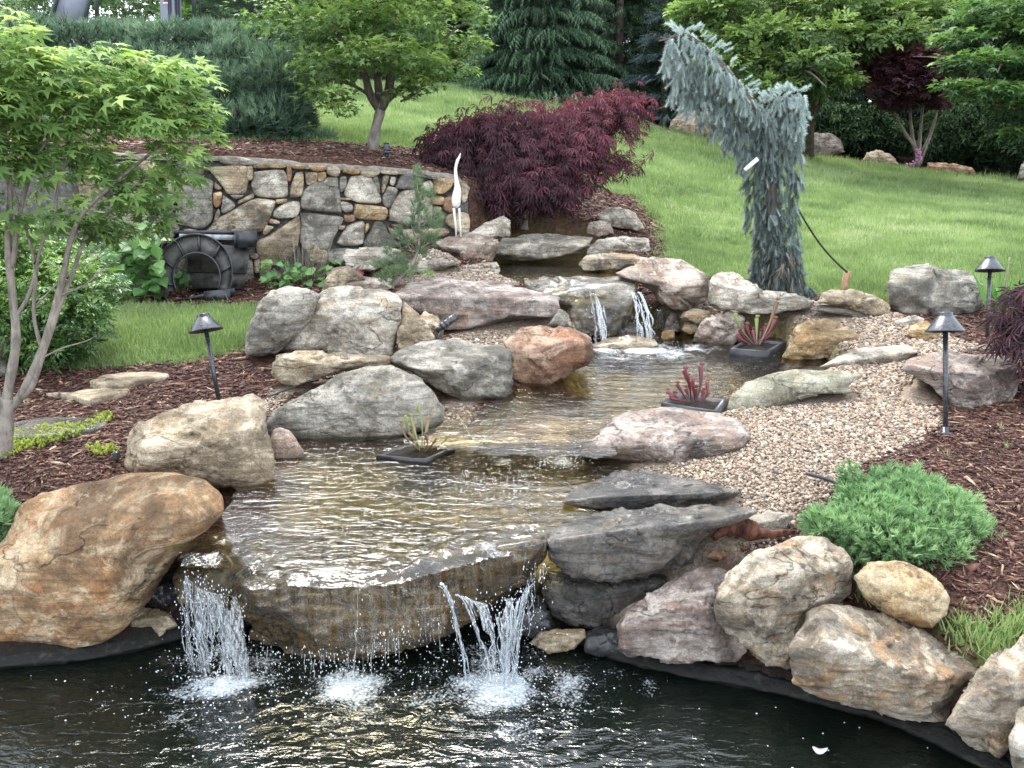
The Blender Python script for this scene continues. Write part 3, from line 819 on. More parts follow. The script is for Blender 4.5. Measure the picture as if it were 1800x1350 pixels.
  'golden boulder under the green juniper', 'gold', dict(kt=1.2, sharp=9, cuts=4)),
 ([(1560,500),(1568,476),(1590,467),(1650,470),(1712,481),(1726,500),(1724,540),(1715,554),(1640,557),(1580,559),(1564,545)], .80,
  'large grey block boulder with rain streaks left of the far path light', 'grey', dict(ridge=[(1565,505),(1620,498),(1680,510),(1724,512)], kt=1.5, sharp=26, cuts=5, bulge=.1)),
 ([(1437,532),(1445,515),(1470,508),(1500,512),(1540,518),(1564,535),(1562,552),(1530,553),(1480,540)], .83, 'long tan rock at the foot of the wooden stake', 'tan', dict(name='rock', cat='rock', kt=1.6, strata=.05)),
 ([(1422,545),(1440,535),(1490,533),(1540,545),(1575,566),(1540,568),(1480,556)], .76, 'flat grey stone lying in the gravel below the long tan rock', 'grey', dict(name='flat_stone', cat='flat stone', kt=3)),
 ([(1568,572),(1580,560),(1605,554),(1626,560),(1622,574),(1590,582)], .75, 'small cream stone, upper of a pair at the gravel edge', 'pale', dict(name='stone', cat='stone')),
 ([(1590,590),(1600,572),(1628,564),(1650,580),(1656,598),(1620,604)], .72, 'small tan stone, lower of a pair at the gravel edge', 'gold', dict(name='stone', cat='stone')),
 ([(1580,650),(1600,633),(1640,624),(1720,622),(1775,622),(1788,648),(1783,692),(1770,712),(1700,722),(1680,716),(1660,698),(1640,680),(1605,662)], .60,
  'broad flat purple grey boulder behind the near right path light', 'purple', dict(ridge=[(1585,652),(1640,662),(1690,690),(1740,685),(1784,665)], kt=2.4, sharp=20, cuts=5, tb=.3)),
 ([(226,1118),(228,1085),(245,1068),(275,1068),(302,1080),(312,1100),(280,1118),(240,1124)], .03, 'small olive rock in the gap under the orange boulder', 'wetpale', dict(name='rock', cat='rock')),
 ([(236,1065),(255,1020),(290,1000),(325,1010),(330,1060),(300,1080),(262,1075)], .08, 'black wet rock between orange boulder and main falls', 'black', dict(name='rock', cat='rock')),
 ([(932,1130),(950,1110),(990,1106),(1028,1104),(1032,1120),(1005,1140),(965,1148)], .02, 'yellowish flat rock under the dark brown rock beside the main falls', 'wetpale', dict(name='rock', cat='rock', sharp=20, strata=.04)),
 ([(1025,1148),(1030,1108),(1055,1100),(1085,1108),(1092,1135),(1080,1152),(1050,1156)], .02, 'glossy black rock between yellowish flat rock and purple brown boulder', 'black', dict(name='rock', cat='rock', sharp=6)),
 ([(905,1110),(915,1060),(945,1045),(968,1070),(972,1105),(940,1125)], .05, 'dark wet rock right behind the main pouring spout', 'black', dict(name='rock', cat='rock')),
 # the stone slabs of the main falls
 ([(415,1075),(412,1020),(435,1018),(430,985),(480,930),(640,915),(800,920),(930,928),(962,945),(960,970),(930,1005),(900,1045),(860,1075),(810,1098),(785,1120),(700,1150),(600,1158),(500,1156),(455,1145),(440,1100)], .06,
  'wide brown algae covered slab that the main falls run over', 'algae', dict(name='slab', cat='rock slab', ridge=[(415,1026),(470,1020),(540,1016),(640,1020),(735,1012),(790,1002),(860,990),(930,975),(958,955)], kt=2.9, sharp=22, cuts=2, tb=.2, bulge=.05, strata=.05, level=6, amp=1.8)),
 ([(305,1020),(318,985),(345,950),(395,935),(430,960),(438,1000),(430,1060),(420,1090),(380,1085),(345,1062),(318,1060)], .12,
  'brown wet rock lobe at the left end of the main falls slab', 'algae', dict(name='slab', cat='rock slab', ridge=[(312,1000),(350,990),(400,992),(432,1010)], kt=2.8, sharp=12, tb=.3)),
 ([(735,985),(745,968),(850,950),(940,938),(968,948),(965,985),(930,1020),(860,1045),(790,1040),(745,1015)], .29,
  'raised wet ledge on the right part of the main falls slab', 'algae', dict(name='slab', cat='rock slab', ridge=[(740,988),(800,978),(880,966),(962,955)], kt=2.4, sharp=18, tb=.2, strata=.03)),
 ([(700,790),(740,765),(800,752),(880,748),(960,735),(1050,745),(1075,770),(1060,790),(1000,800),(920,800),(820,802),(740,800)], Z1-.03,
  'pale submerged slab under the small riffle between the pools', 'wetpale', dict(name='slab', cat='rock slab', ridge=[(710,785),(800,778),(900,778),(1060,775)], kt=3.4, sharp=8, tb=.3, cuts=2)),
 # far boulders at the edge of the trees
 ([(744,268),(750,245),(765,235),(785,240),(796,262),(790,275)], 0, 'dark grey boulder half hidden behind the red laceleaf maple', 'grey', dict(Y=12.0, sharp=6)),
 ([(1176,232),(1180,210),(1200,196),(1235,196),(1262,212),(1266,240),(1230,240)], 0, 'brown pitted boulder at the lawn\'s far edge left of the weeping spruce top', 'tan', dict(Y=21.0, sharp=6, amp=2)),
 ([(1402,268),(1412,245),(1430,234),(1458,233),(1478,245),(1486,268),(1450,276),(1415,274)], 0, 'dark layered round boulder under the trees beyond the lawn', 'purple', dict(Y=20.2, sharp=6, strata=.12)),
 ([(1512,286),(1525,268),(1540,263),(1565,270),(1583,291),(1550,293)], 0, 'pale wedge boulder under the trees beyond the lawn', 'tan', dict(Y=19.8)),
 ([(1625,300),(1632,285),(1680,288),(1710,294),(1715,306),(1670,306)], 0, 'long low reddish slab beyond the lawn right of the small purple maple', 'red', dict(name='slab', cat='rock slab', Y=19.0)),
 ([(1786,318),(1795,290),(1812,270),(1850,280),(1860,325),(1820,325)], 0, 'grey boulder at the right frame edge beyond the lawn', 'grey', dict(Y=18.4)),
 # small stones
 ([(194,806),(198,795),(208,792),(213,803),(205,811)], .52, 'dark egg shaped stone on the mulch beside the beige block boulder', 'dark', dict(name='stone', cat='stone', level=3, sharp=4, cuts=0)),
 ([(405,528),(412,514),(428,510),(441,518),(440,530),(420,532)], .72, 'small beige stone at the foot of the black plastic arch', 'tan', dict(name='stone', cat='stone', level=3, sharp=5, cuts=0)),
 ([(1240,980),(1250,968),(1275,966),(1282,978),(1262,986)], .36, 'small reddish flat pebble stone below the driftwood', 'red', dict(name='stone', cat='stone', level=3, sharp=6, cuts=0, kt=2)),
 ([(-30,640),(-20,575),(0,560),(22,570),(30,620),(15,660),(-20,665)], .60, 'grey upright rock behind the stems of the green Japanese maple', 'grey', dict(name='rock', cat='rock')),
]
for r_ in RK:
    rock(r_[0], r_[1], r_[2], r_[3], **r_[4])

# stepping stones lying in the mulch
def flagstone(pts, z, label, mat, thick=.05):
    P = np.array([PZ(px, py, z) for px, py in pts])
    c = P.mean(0)
    n_ = 14
    V, q, t = [], [], []
    dense = smooth_path(np.concatenate([P, P[:1]]), 5)[:-1]
    dense[:, :2] += .012 * np.stack([vnoise(dense * 14, 1), vnoise(dense * 14, 2)], 1)
    m = len(dense)
    rings = [(1.0, -thick), (1.02, -.012), (.985, 0), (.8, .003), (.5, .004), (.2, .003)]
    for s, dz in rings:
        ring = c + (dense - c) * s; ring[:, 2] = z + dz + .006 * fbm(ring * 12, 3, 4) * (s < 1.0); V.append(ring)
    for i in range(len(rings) - 1):
        for j in range(m): q.append((i * m + j, i * m + (j + 1) % m, (i + 1) * m + (j + 1) % m, (i + 1) * m + j))
    V = np.concatenate(V + [np.array([[c[0], c[1], z + .004]])])
    for j in range(m): t.append(((len(rings) - 1) * m + j, (len(rings) - 1) * m + (j + 1) % m, len(V) - 1))
    o = mesh_obj('stepping_stone', V, [np.array(q), np.array(t)], rock_mat(mat), None, True)
    tag(o, label, 'stepping stone', 'stepping stones in the left mulch bed')
    rock_tris.append((V, np.array([(a, b, c_) for a, b, c_, d_ in q] + [(a, c_, d_) for a, b, c_, d_ in q] + t)))
def gzp(px, py):
    a = ground_hit(px, py); return float(height(a[0], a[1]))
flagstone([(160,668),(190,658),(235,653),(285,655),(295,660),(250,668),(225,674),(185,676)], gzp(230,665) + .022, 'thin pale stepping stone in the mulch nearest the small lawn', 'tan')
flagstone([(80,690),(120,690),(150,684),(200,682),(228,684),(200,694),(165,700),(150,704),(130,696)], gzp(150,692) + .022, 'pale jagged stepping stone, middle of the three in the mulch', 'tan')
flagstone([(15,745),(50,736),(100,733),(180,736),(175,750),(110,760),(60,768),(20,764)], gzp(100,750) + .025, 'dark blue grey wet stepping stone beside the yellow ground cover', 'dark')

allV, allT, b_ = [], [], 0
for X, T in rock_tris:
    allV.append(X); allT.append(T + b_); b_ += len(X)
bvh_rocks = BVHTree.FromPolygons(np.concatenate(allV).tolist(), np.concatenate(allT).tolist())
def surface(xx, yy):
    """height of the ground or of the rock lying on it, and whether it is rock"""
    g_ = bvh_ground.ray_cast(Vector((xx, yy, 5)), Vector((0, 0, -1)))
    r_ = bvh_rocks.ray_cast(Vector((xx, yy, 5)), Vector((0, 0, -1)))
    zg = g_[0].z if g_[0] else -9
    if r_[0] is not None and r_[0].z > zg + .004: return r_[0].z, True, r_[1]
    return zg, False, g_[1]

# ------------------------------------------------------------------ water
def water_mat(name, tint, base=None, solid=0.0, wave=(18, 60), rough=.02, bstr=.5, stretch=(1, 2.2, 1), gl=1.0):
    g = NT(name)
    P_ = g.pos()
    w = g.noise(g.mapping(P_, stretch), wave[0], 3, .55, .8)
    w2 = g.noise(g.mapping(P_, stretch), wave[1], 3, .6, .4)
    nb = g.bump(w2, bstr * .5, .006, g.bump(w, bstr, .02))
    fr = g.n('Fresnel'); fr.inputs['IOR'].default_value = 1.5; g.l(nb, fr.inputs['Normal'])
    gl_ = g.n('BsdfGlossy'); gl_.inputs['Roughness'].default_value = rough; g.l(nb, gl_.inputs['Normal']); gl_.inputs['Color'].default_value = (gl, gl, gl, 1)
    tr = g.n('BsdfTransparent'); tr.inputs['Color'].default_value = (*tint, 1)
    body = tr
    if base:
        df = g.n('BsdfDiffuse'); df.inputs['Color'].default_value = (*base, 1)
        m0 = g.n('MixShader'); m0.inputs[0].default_value = solid
        g.l(tr.outputs[0], m0.inputs[1]); g.l(df.outputs[0], m0.inputs[2]); body = m0
    m = g.n('MixShader')
    g.l(fr.outputs[0], m.inputs[0]); g.l(body.outputs[0], m.inputs[1]); g.l(gl_.outputs[0], m.inputs[2])
    # foam: white bubbles riding on the surface
    fa = g.attr('foam')
    vo = g.n('TexVoronoi'); vo.inputs['Scale'].default_value = 95; g.l(P_, vo.inputs['Vector'])
    nn = g.noise(P_, 34, 6, .75, 1.2)
    f = g.math('ADD', g.math('MULTIPLY', nn, 1.1), g.math('MULTIPLY', g.math('SUBTRACT', .5, vo.outputs['Distance']), .35))
    f = g.math('ADD', f, fa)
    fm = g.ramp(f, [(.0, 0), (1.0, 1)])
    k = g.n('MapRange'); k.inputs['From Min'].default_value = .98; k.inputs['From Max'].default_value = 1.40; g.l(f, k.inputs['Value'])
    wd = g.principled((.72, .76, .80), .35, g.bump(vo.outputs['Distance'], .6, .006), .5)
    m2 = g.n('MixShader'); g.l(g.math('MULTIPLY', k.outputs[0], .68), m2.inputs[0]); g.l(m.outputs[0], m2.inputs[1]); g.l(wd.outputs[0], m2.inputs[2])
    return g.done(m2)

def water_sheet(name, poly, z, step, mat, foams, label, amp=.004, rings=(), pad=.03, freq=6, lip=None):
    poly = np.asarray(poly)
    xs = np.arange(poly[:, 0].min() - pad, poly[:, 0].max() + pad + step, step)
    ys = np.arange(poly[:, 1].min() - pad, poly[:, 1].max() + pad + step, step)
    X, Y = np.meshgrid(xs, ys); nx, ny = len(xs), len(ys)
    x, y = X.ravel(), Y.ravel()
    s = sdpoly(x, y, poly)
    zz = z + amp * fbm(P3(x * freq, y * freq * 1.7), 3, 31) + amp * .5 * fbm(P3(x * freq * 4, y * freq * 6), 2, 77)
    if lip is not None:
        dl = polydist(x, y, np.asarray(lip), False); zz = zz - .035 * (1 - sst(-.02, .09 + .05 * vnoise(P3(x * 9, y * 9), 4), dl)) ** 1.5 + .006 * vnoise(P3(x * 26, y * 18), 8) * (dl < .2)
    foam = np.zeros_like(x)
    for (fx, fy), r, a in foams:
        d = np.hypot((x - fx), (y - fy) * 1.0)
        foam = np.maximum(foam, a * np.exp(-(d / r) ** 2))
    foam = foam * (1 + .75 * fbm(P3(x * 9, y * 12), 3, 55))
    for (fx, fy), am, wl, rad in rings:
        d = np.hypot(x - fx, y - fy)
        zz += am * np.sin(d / wl * 2 * math.pi + 1.5 * vnoise(P3(x * 5, y * 5), 3)) * np.exp(-d / rad)
    I = np.arange(nx * ny).reshape(ny, nx)
    q = np.stack([I[:-1, :-1], I[:-1, 1:], I[1:, 1:], I[1:, :-1]], -1).reshape(-1, 4)
    s = s + .016 * fbm(P3(x * 16, y * 16), 3, 66)
    keep = (s[q] > -pad).all(1)
    q = q[keep]
    u, inv = np.unique(q, return_inverse=True)
    o = mesh_obj(name, np.stack([x, y, zz], 1)[u], inv.reshape(-1, 4), mat, None, True, {'foam': foam[u]}, origin=np.zeros(3))
    tag(o, label, kind='structure'); return o

pz = lambda px, py, z=0.0: tuple(PZ(px, py, z)[:2])
HIT_R, HIT_L, HIT_M, HIT_S = pz(890, 1205), pz(395, 1195), pz(610, 1205), pz(820, 1195)
pond_m = water_mat('pond_water', (.35, .42, .33), (.004, .007, .005), .75, (10, 36), .015, .62, (.75, 1.7, 1))
water_sheet('pond_water', POND, 0, .022, pond_m,
    [(HIT_R, .20, .85), (HIT_R, .50, .50), (HIT_L, .18, .75), (HIT_L, .46, .48), (HIT_M, .20, .75), (HIT_M, .42, .46), (HIT_S, .10, .8), (pz(1000, 1195), .18, .52), (pz(760, 1230), .2, .46),
     (pz(250, 1200), .2, .40), (pz(700, 1260), .5, .30), (pz(400, 1280), .5, .26), (pz(1100, 1200), .2, .42), (pz(900, 1270), .25, .46), (pz(780, 1340), .4, .2)],
    'dark green rippled water of the lower pond', .0035, [(HIT_R, .006, .075, .45), (HIT_L, .0045, .07, .4), (HIT_M, .004, .08, .4)], .05)
stream_m = water_mat('stream_water', (.88, .81, .58), None, 0, (13, 46), .03, .48, (1, 1.9, 1))
F1 = [(pz(880, 810, Z1), .10, .55), (pz(1000, 810, Z1), .12, .72), (pz(930, 830, Z1), .10, .62), (pz(1050, 830, Z1), .12, .5), (pz(820, 850, Z1), .12, .35), (pz(620, 830, Z1), .3, .12),
      (pz(880, 965, Z1), .12, .5), (pz(760, 985, Z1), .08, .4)]
water_sheet('stream_water', POOL1, Z1, .02, stream_m, F1, 'clear shallow water of the lower stream pool', .004, [(pz(960, 810, Z1), .004, .09, .5)], .02, lip=zpoly([(300,985),(400,985),(440,1022),(640,1018),(700,1014),(735,1005),(770,992),(830,977),(900,962),(968,946)], Z1))
F2 = [(pz(1060, 612, Z2), .2, .9), (pz(1140, 612, Z2), .26, 1.0), (pz(1230, 612, Z2), .2, .62), (pz(1085, 625, Z2), .25, .5), (pz(1180, 625, Z2), .3, .52), (pz(1000, 760, Z2), .2, .2)]
water_sheet('stream_water', POOL2, Z2, .025, stream_m, F2, 'clear shallow water of the middle stream pool', .006, [(pz(1110, 605, Z2), .007, .12, 1.0)], .02)
water_sheet('stream_water', POOL3, Z3, .03, stream_m, [(pz(1000, 500, Z3), .25, .3)], 'clear shallow water of the small upper pool', .005, [], .02, 5)

def fall_mat():
    g = NT('falling_water')
    P_ = g.pos()
    n = g.noise(g.mapping(P_, (1, 1, .12)), 120, 4, .7, .3)
    nb = g.bump(n, .8, .01)
    gl_ = g.n('BsdfGlossy'); gl_.inputs['Roughness'].default_value = .08; g.l(nb, gl_.inputs['Normal'])
    tr = g.n('BsdfTransparent'); tr.inputs['Color'].default_value = (.96, .98, 1, 1)
    wh = g.principled((.80, .84, .88), .2, nb, .6)
    tl = g.n('BsdfTranslucent'); tl.inputs['Color'].default_value = (.75, .80, .85, 1)
    w2 = g.n('MixShader'); w2.inputs[0].default_value = .4; g.l(wh.outputs[0], w2.inputs[1]); g.l(tl.outputs[0], w2.inputs[2])
    a = g.n('MixShader'); a.inputs[0].default_value = .3; g.l(tr.outputs[0], a.inputs[1]); g.l(gl_.outputs[0], a.inputs[2])
    m = g.n('MixShader'); g.l(g.ramp(n, [(.45, .05), (.68, .85)]), m.inputs[0]); g.l(a.outputs[0], m.inputs[1]); g.l(w2.outputs[0], m.inputs[2])
    return g.done(m)
fall_m = fall_mat()
dm = NT('droplet'); drop_m = dm.done(dm.principled((.82, .86, .9), .12, None, .8, Transmission_Weight=.35, IOR=1.33))

def strand(mb, a, b, r0, r1, wob=.006, n=16, seed=0, cut=(0, 1)):
    t = np.linspace(cut[0], cut[1], n)[:, None]
    P = a + (b - a) * t
    P[:, 2] = a[2] + (b[2] - a[2]) * (t[:, 0] ** 1.7)             # falls faster and faster
    sd_ = np.random.default_rng(seed).uniform(-50, 50, 3)
    P[:, 0] += wob * vnoise(P * 22 + sd_, 1) * t[:, 0]
    P[:, 1] += wob * vnoise(P * 22 + sd_, 2) * t[:, 0]
    r = (r0 + (r1 - r0) * t[:, 0]) * (1 + .8 * vnoise(P * np.array((60, 60, 22)) + sd_, 3))
    mb.tube(P, np.clip(r, .0006, 1), 6)

def spout(label, tops, bots, n, r0, r1, seed, group, wob=.006, drops=60, spread=.03, zb=0.0, broken=0, veil=False):
    rg = np.random.default_rng(seed)
    mb = MB()
    tops, bots = np.array(tops), np.array(bots)
    for i in range(n):
        k = i / max(1, n - 1) if not broken else rg.random() ** rg.choice([.6, 1, 1.6])
        bk = rg.random() < broken
        c0_ = rg.uniform(0, .5) if bk else 0
        cut = (c0_, min(1, c0_ + rg.uniform(.12, .6))) if bk else (0, 1)
        a = tops[0] + (tops[-1] - tops[0]) * k if len(tops) == 2 else np.array([np.interp(k * (len(tops) - 1), range(len(tops)), tops[:, j]) for j in range(3)])
        b = np.array([np.interp(k * (len(bots) - 1), range(len(bots)), bots[:, j]) for j in range(3)])
        strand(mb, a + rg.normal(0, .004, 3), b + rg.normal(0, .006, 3), r0 * rg.uniform(.5, 1.4), r1 * rg.uniform(.5, 1.4), wob, seed=seed * 100 + i, cut=cut)
    if veil:      # the thin sheet of water between the strands
        nu, nt = 60, 40
        U, Tt = np.meshgrid(np.linspace(0, 1, nu), np.linspace(0, 1, nt))
        U, Tt = U.ravel(), Tt.ravel()
        ip = lambda A, k: np.stack([np.interp(k * (len(A) - 1), range(len(A)), A[:, j]) for j in range(3)], 1)
        A_0, B_0 = ip(tops, U), ip(bots, U)
        Pv = A_0 + (B_0 - A_0) * Tt[:, None]; Pv[:, 2] = A_0[:, 2] + (B_0[:, 2] - A_0[:, 2]) * Tt ** 1.7
        Pv[:, 1] += .016 * fbm(np.stack([U * 9, Tt * 1.5, U * 0], 1), 3, seed); Pv[:, 0] += .012 * fbm(np.stack([U * 8, Tt * 2.0, U * 0 + 5], 1), 2, seed + 3)
        I_ = np.arange(nu * nt).reshape(nt, nu)
        qv = np.stack([I_[:-1, :-1], I_[:-1, 1:], I_[1:, 1:], I_[1:, :-1]], -1).reshape(-1, 4)
        hole = fbm(np.stack([U * 7, Tt * 1.6, U * 0], 1), 3, seed + 9) > .16 - .25 * Tt
        mb.add(Pv, qv[~hole[qv].any(1)])
    if 'drips' in label:
        o = mb.build('water_drips', fall_m, None, True); tag(o, label, kind='stuff')
    else:
        o = mb.build('waterfall', fall_m, None, True); tag(o, label, 'waterfall', group)
    # droplets flying off it
    if drops:
        k = rg.random(drops)[:, None]; k2 = rg.random(drops)[:, None] ** .7
        A = tops[0] + (tops[-1] - tops[0]) * k; B = bots[0] + (bots[-1] - bots[0]) * k
        P = A + (B - A) * k2
        P[:, 2] = A[:, 2] + (B[:, 2] - A[:, 2]) * k2[:, 0] ** 1.6
        P += rg.normal(0, spread, P.shape) * (.25 + k2)
        P[:, 2] = np.maximum(P[:, 2], zb + .004)
        drops_all.append(P)
    return o
drops_all = []
GRP = 'streams of falling water'
PDp = lambda px, py, D: PD(px, py, D)
hit = lambda px, py, z=0.0: PZ(px, py, z)
spout('widest white pouring spout at the right of the main falls', [PD(800, 1046, 3.42), PD(850, 1062, 3.40), PD(915, 1050, 3.42), PD(936, 1025, 3.44)], [hit(862, 1200), hit(880, 1207), hit(893, 1207), hit(905, 1200)], 30, .0018, .0046, 1, GRP, .020, 200, .03, broken=.5, veil=True)
spout('single thin twisting stream left of the widest spout', [PD(772, 1026, 3.42), PD(778, 1028, 3.42)], [hit(816, 1198), hit(824, 1198)], 4, .0026, .0032, 2, GRP, .012, 50, .012)
spout('broken splashing stream at the left end of the main falls', [PD(322, 1010, 3.5), PD(360, 1040, 3.48), PD(415, 1048, 3.46)], [hit(330, 1175), hit(385, 1195), hit(440, 1195)], 30, .0013, .0024, 3, GRP, .035, 420, .045, broken=.7, veil=True)
spout('thin clear thread in front of the middle of the brown slab', [PD(634, 1022, 3.40), PD(637, 1022, 3.40)], [hit(628, 1205), hit(631, 1205)], 1, .0011, .0013, 4, GRP, .008, 12, .01)
spout('row of short drips under the right half of the brown slab', [PD(640, 1130, 3.42), PD(700, 1120, 3.42), PD(775, 1085, 3.42)], [hit(640, 1195), hit(705, 1200), hit(785, 1190)], 20, .0011, .0016, 5, GRP, .006, 120, .022, broken=1)
spout('row of short drips under the left half of the brown slab', [PD(455, 1130, 3.44), PD(540, 1150, 3.44), PD(625, 1150, 3.44)], [hit(450, 1200), hit(540, 1200), hit(625, 1205)], 18, .0009, .0014, 6, GRP, .006, 120, .022, broken=1)
spout('small trickle over the dark rock right of the widest spout', [PD(925, 985, 3.5), PD(965, 1000, 3.55)], [hit(920, 1150), hit(955, 1140)], 9, .0016, .002, 7, GRP, .02, 90, .03, broken=1)
spout('thin left spout of the upper falls', [PD(1036, 518, 7.12), PD(1050, 517, 7.12)], [hit(1046, 606, Z2), hit(1072, 608, Z2)], 6, .003, .005, 8, GRP, .03, 90, .04, Z2, broken=.4, veil=True)
spout('broader right spout of the upper falls', [PD(1108, 514, 7.12), PD(1124, 514, 7.12)], [hit(1122, 606, Z2), hit(1152, 604, Z2)], 9, .003, .006, 9, GRP, .04, 140, .05, Z2, broken=.4, veil=True)
spout('little side trickle right of the upper falls', [PD(1155, 545, 7.3), PD(1160, 545, 7.3)], [hit(1160, 578, Z2), hit(1168, 580, Z2)], 4, .005, .006, 10, GRP, .01, 12, .02, Z2)
# thin film of water sliding down the face of the slabs
g = NT('water_film')
P_ = g.pos()
n = g.noise(g.mapping(P_, (1, 1, .07)), 70, 5, .72, .4)
nb = g.bump(n, 1.0, .012)
gl_ = g.n('BsdfGlossy'); gl_.inputs['Roughness'].default_value = .06; g.l(nb, gl_.inputs['Normal'])
tr = g.n('BsdfTransparent'); tr.inputs['Color'].default_value = (.84, .74, .54, 1)
fr = g.n('Fresnel'); fr.inputs['IOR'].default_value = 1.22; g.l(nb, fr.inputs['Normal'])
m = g.n('MixShader'); g.l(fr.outputs[0], m.inputs[0]); g.l(tr.outputs[0], m.inputs[1]); g.l(gl_.outputs[0], m.inputs[2])
wh = g.principled((.75, .78, .80), .25, nb, .5)
m2 = g.n('MixShader'); g.l(g.ramp(n, [(.60, 0), (.76, .24)]), m2.inputs[0]); g.l(m.outputs[0], m2.inputs[1]); g.l(wh.outputs[0], m2.inputs[2])
film_m = g.done(m2)
def film(x0, x1, y0, y1, label):
    xs, ys = np.arange(x0, x1, 3.0), np.arange(y0, y1, 3.0)
    Pf = np.full((len(ys), len(xs), 3), np.nan)
    for i, yy in enumerate(ys):
        for j, xx in enumerate(xs):
            r_ = ray(xx, yy); h_ = bvh_rocks.ray_cast(Vector(CAM), Vector(r_).normalized())
            if h_[0] is not None and 3.0 < (np.array(h_[0]) - CAM) @ FW < 3.75: Pf[i, j] = np.array(h_[0]) - unit(r_) * (.006 + .004 * math.sin(xx * .21 + 2 * math.sin(yy * .02)))
    I_ = np.arange(Pf.shape[0] * Pf.shape[1]).reshape(Pf.shape[:2]); Pf = Pf.reshape(-1, 3)
    qf = np.stack([I_[:-1, :-1], I_[:-1, 1:], I_[1:, 1:], I_[1:, :-1]], -1).reshape(-1, 4)
    ok = ~np.isnan(Pf[qf]).any((1, 2)); qf = qf[ok]
    ok = np.ptp(Pf[qf] @ FW, axis=1) < .05; qf = qf[ok]
    u_, inv_ = np.unique(qf, return_inverse=True)
    o = mesh_obj('waterfall', Pf[u_], inv_.reshape(-1, 4), film_m, None, True); tag(o, label, 'waterfall', GRP)
film(425, 815, 1012, 1148, 'thin glassy film of water sliding down the front of the wide brown slab')
film(312, 425, 985, 1075, 'thin film of water over the brown wet lobe at the left end')
film(745, 955, 968, 1040, 'thin film of water over the raised right ledge of the slab')
# splash rings round the impacts, floating bubbles
def bubbles(c, r, n, z, rg):
    a = rg.uniform(0, 2 * math.pi, n); d = r * np.sqrt(rg.random(n)) * rg.uniform(.4, 1.3, n)
    return np.stack([c[0] + d * np.cos(a), c[1] + d * np.sin(a), np.full(n, z)], 1)
rg_ = np.random.default_rng(5)
BP = np.concatenate([bubbles(HIT_R, .42, 240, .002, rg_), bubbles(HIT_L, .42, 220, .002, rg_), bubbles(HIT_M, .40, 160, .002, rg_), bubbles(pz(700, 1250), .9, 110, .001, rg_), bubbles(pz(300, 1230), .5, 45, .001, rg_),
                     bubbles(pz(980, 810, Z1), .14, 200, Z1 + .004, rg_), bubbles(pz(880, 850, Z1), .3, 110, Z1 + .002, rg_), bubbles(pz(1140, 612, Z2), .28, 180, Z2 + .004, rg_), bubbles(pz(1420, 1240), .5, 26, .001, rg_)])
BP = BP[(sdpoly(BP[:, 0], BP[:, 1], POND) > .03) | (BP[:, 2] > .1)]
SP = np.concatenate([bubbles(HIT_R, .13, 120, 0, rg_), bubbles(HIT_L, .18, 120, 0, rg_), bubbles(HIT_M, .16, 60, 0, rg_)])
SP[:, 2] += rg_.exponential(.035, len(SP)) + .004
V1, T1 = ICO[1]
Pd = np.concatenate(drops_all + [SP])
eyeM = lambda n: np.repeat(np.eye(3)[None], n, 0)
S_ = rg_.uniform(.0007, .0022, len(Pd))[:, None] * np.array((1, 1, 2.6))
o = scatter('droplets', [(V1, T1)], Pd, eyeM(len(Pd)), S_, drop_m, smooth=True); tag(o, 'white water droplets spraying from the falls')
S_ = rg_.uniform(.0012, .0048, len(BP))[:, None] * np.array((1, 1, .55))
o = scatter('bubbles', [(V1, T1)], BP, eyeM(len(BP)), S_, drop_m, smooth=True); tag(o, 'floating bubbles of foam around the foot of the falls')

# warm lamp shining out from under the falls
lamp_at = PZ(590, 1178, -.03) + np.array((0, .26, .03))
t_ = empty('pond_light', lamp_at, 'lit warm yellow pond light under the middle of the main falls', 'pond light')
black_m = simple('black_metal', (.022, .023, .026), .38, .5, .3, 40, .1)
gm = NT('lamp_glass'); e_ = gm.n('Emission'); e_.inputs['Color'].default_value = (1, .78, .36, 1); e_.inputs['Strength'].default_value = 14; lg_m = gm.done(e_)
MB().lathe(lamp_at + np.array((0, 0, -.02)), [(.0, -.03), (.03, -.03), (.034, .01), (.030, .02)], 16).build('housing', black_m, t_, True)
MB().lathe(lamp_at, [(.018, .0), (.015, .008), (.0, .012)], 16).build('lens', lg_m, t_, True)
pl_d = bpy.data.lights.new('lamp_glow', 'POINT'); pl_d.energy = 5.0; pl_d.color = (1, .74, .32); pl_d.shadow_soft_size = .03
pl_o = bpy.data.objects.new('lamp_glow', pl_d); sc.collection.objects.link(pl_o); pl_o.parent = t_; pl_o.location = (0, -.18, .10)

# ------------------------------------------------------------------ pond rim
rimp = smooth_path(np.array([(*pz(a, b, .06), 0) for a, b in [(-300,1180),(0,1150),(150,1135),(250,1116),(330,1095),(420,1080),(560,1060),(760,1060),(900,1070),(1000,1095),(1080,1132),(1180,1158),(1300,1180),(1400,1202),(1550,1240),(1667,1287),(1760,1335),(1800,1358),(2000,1485)]]), 6)
T_ = unit(np.gradient(rimp, axis=0)); Nn = np.stack([T_[:, 1], -T_[:, 0], 0 * T_[:, 0]], 1)      # towards the water
prof = [(.015, -.30), (.012, .008), (.026, .012), (.026, .026), (.004, .030), (.0, .052), (-.045, .054), (-.05, .0)]
V, q = [], []
for k, (d, zz) in enumerate(prof): V.append(rimp + Nn * d + np.array((0, 0, zz)) + .010 * fbm(rimp * 7, 4, k)[:, None])
m_ = len(rimp)
for k in range(len(prof) - 1):
    for i in range(m_ - 1): q.append((k * m_ + i, k * m_ + i + 1, (k + 1) * m_ + i + 1, (k + 1) * m_ + i))
g = NT('rim_stone')
n = g.noise(g.pos(), 16, 6, .65)
rim_m = g.done(g.principled(g.ramp(n, [(.35, (.004, .004, .004)), (.55, (.010, .010, .009)), (.72, (.045, .045, .034))]), g.ramp(n, [(.4, .5), (.6, .85)]), g.bump(n, .9, .015), .2))
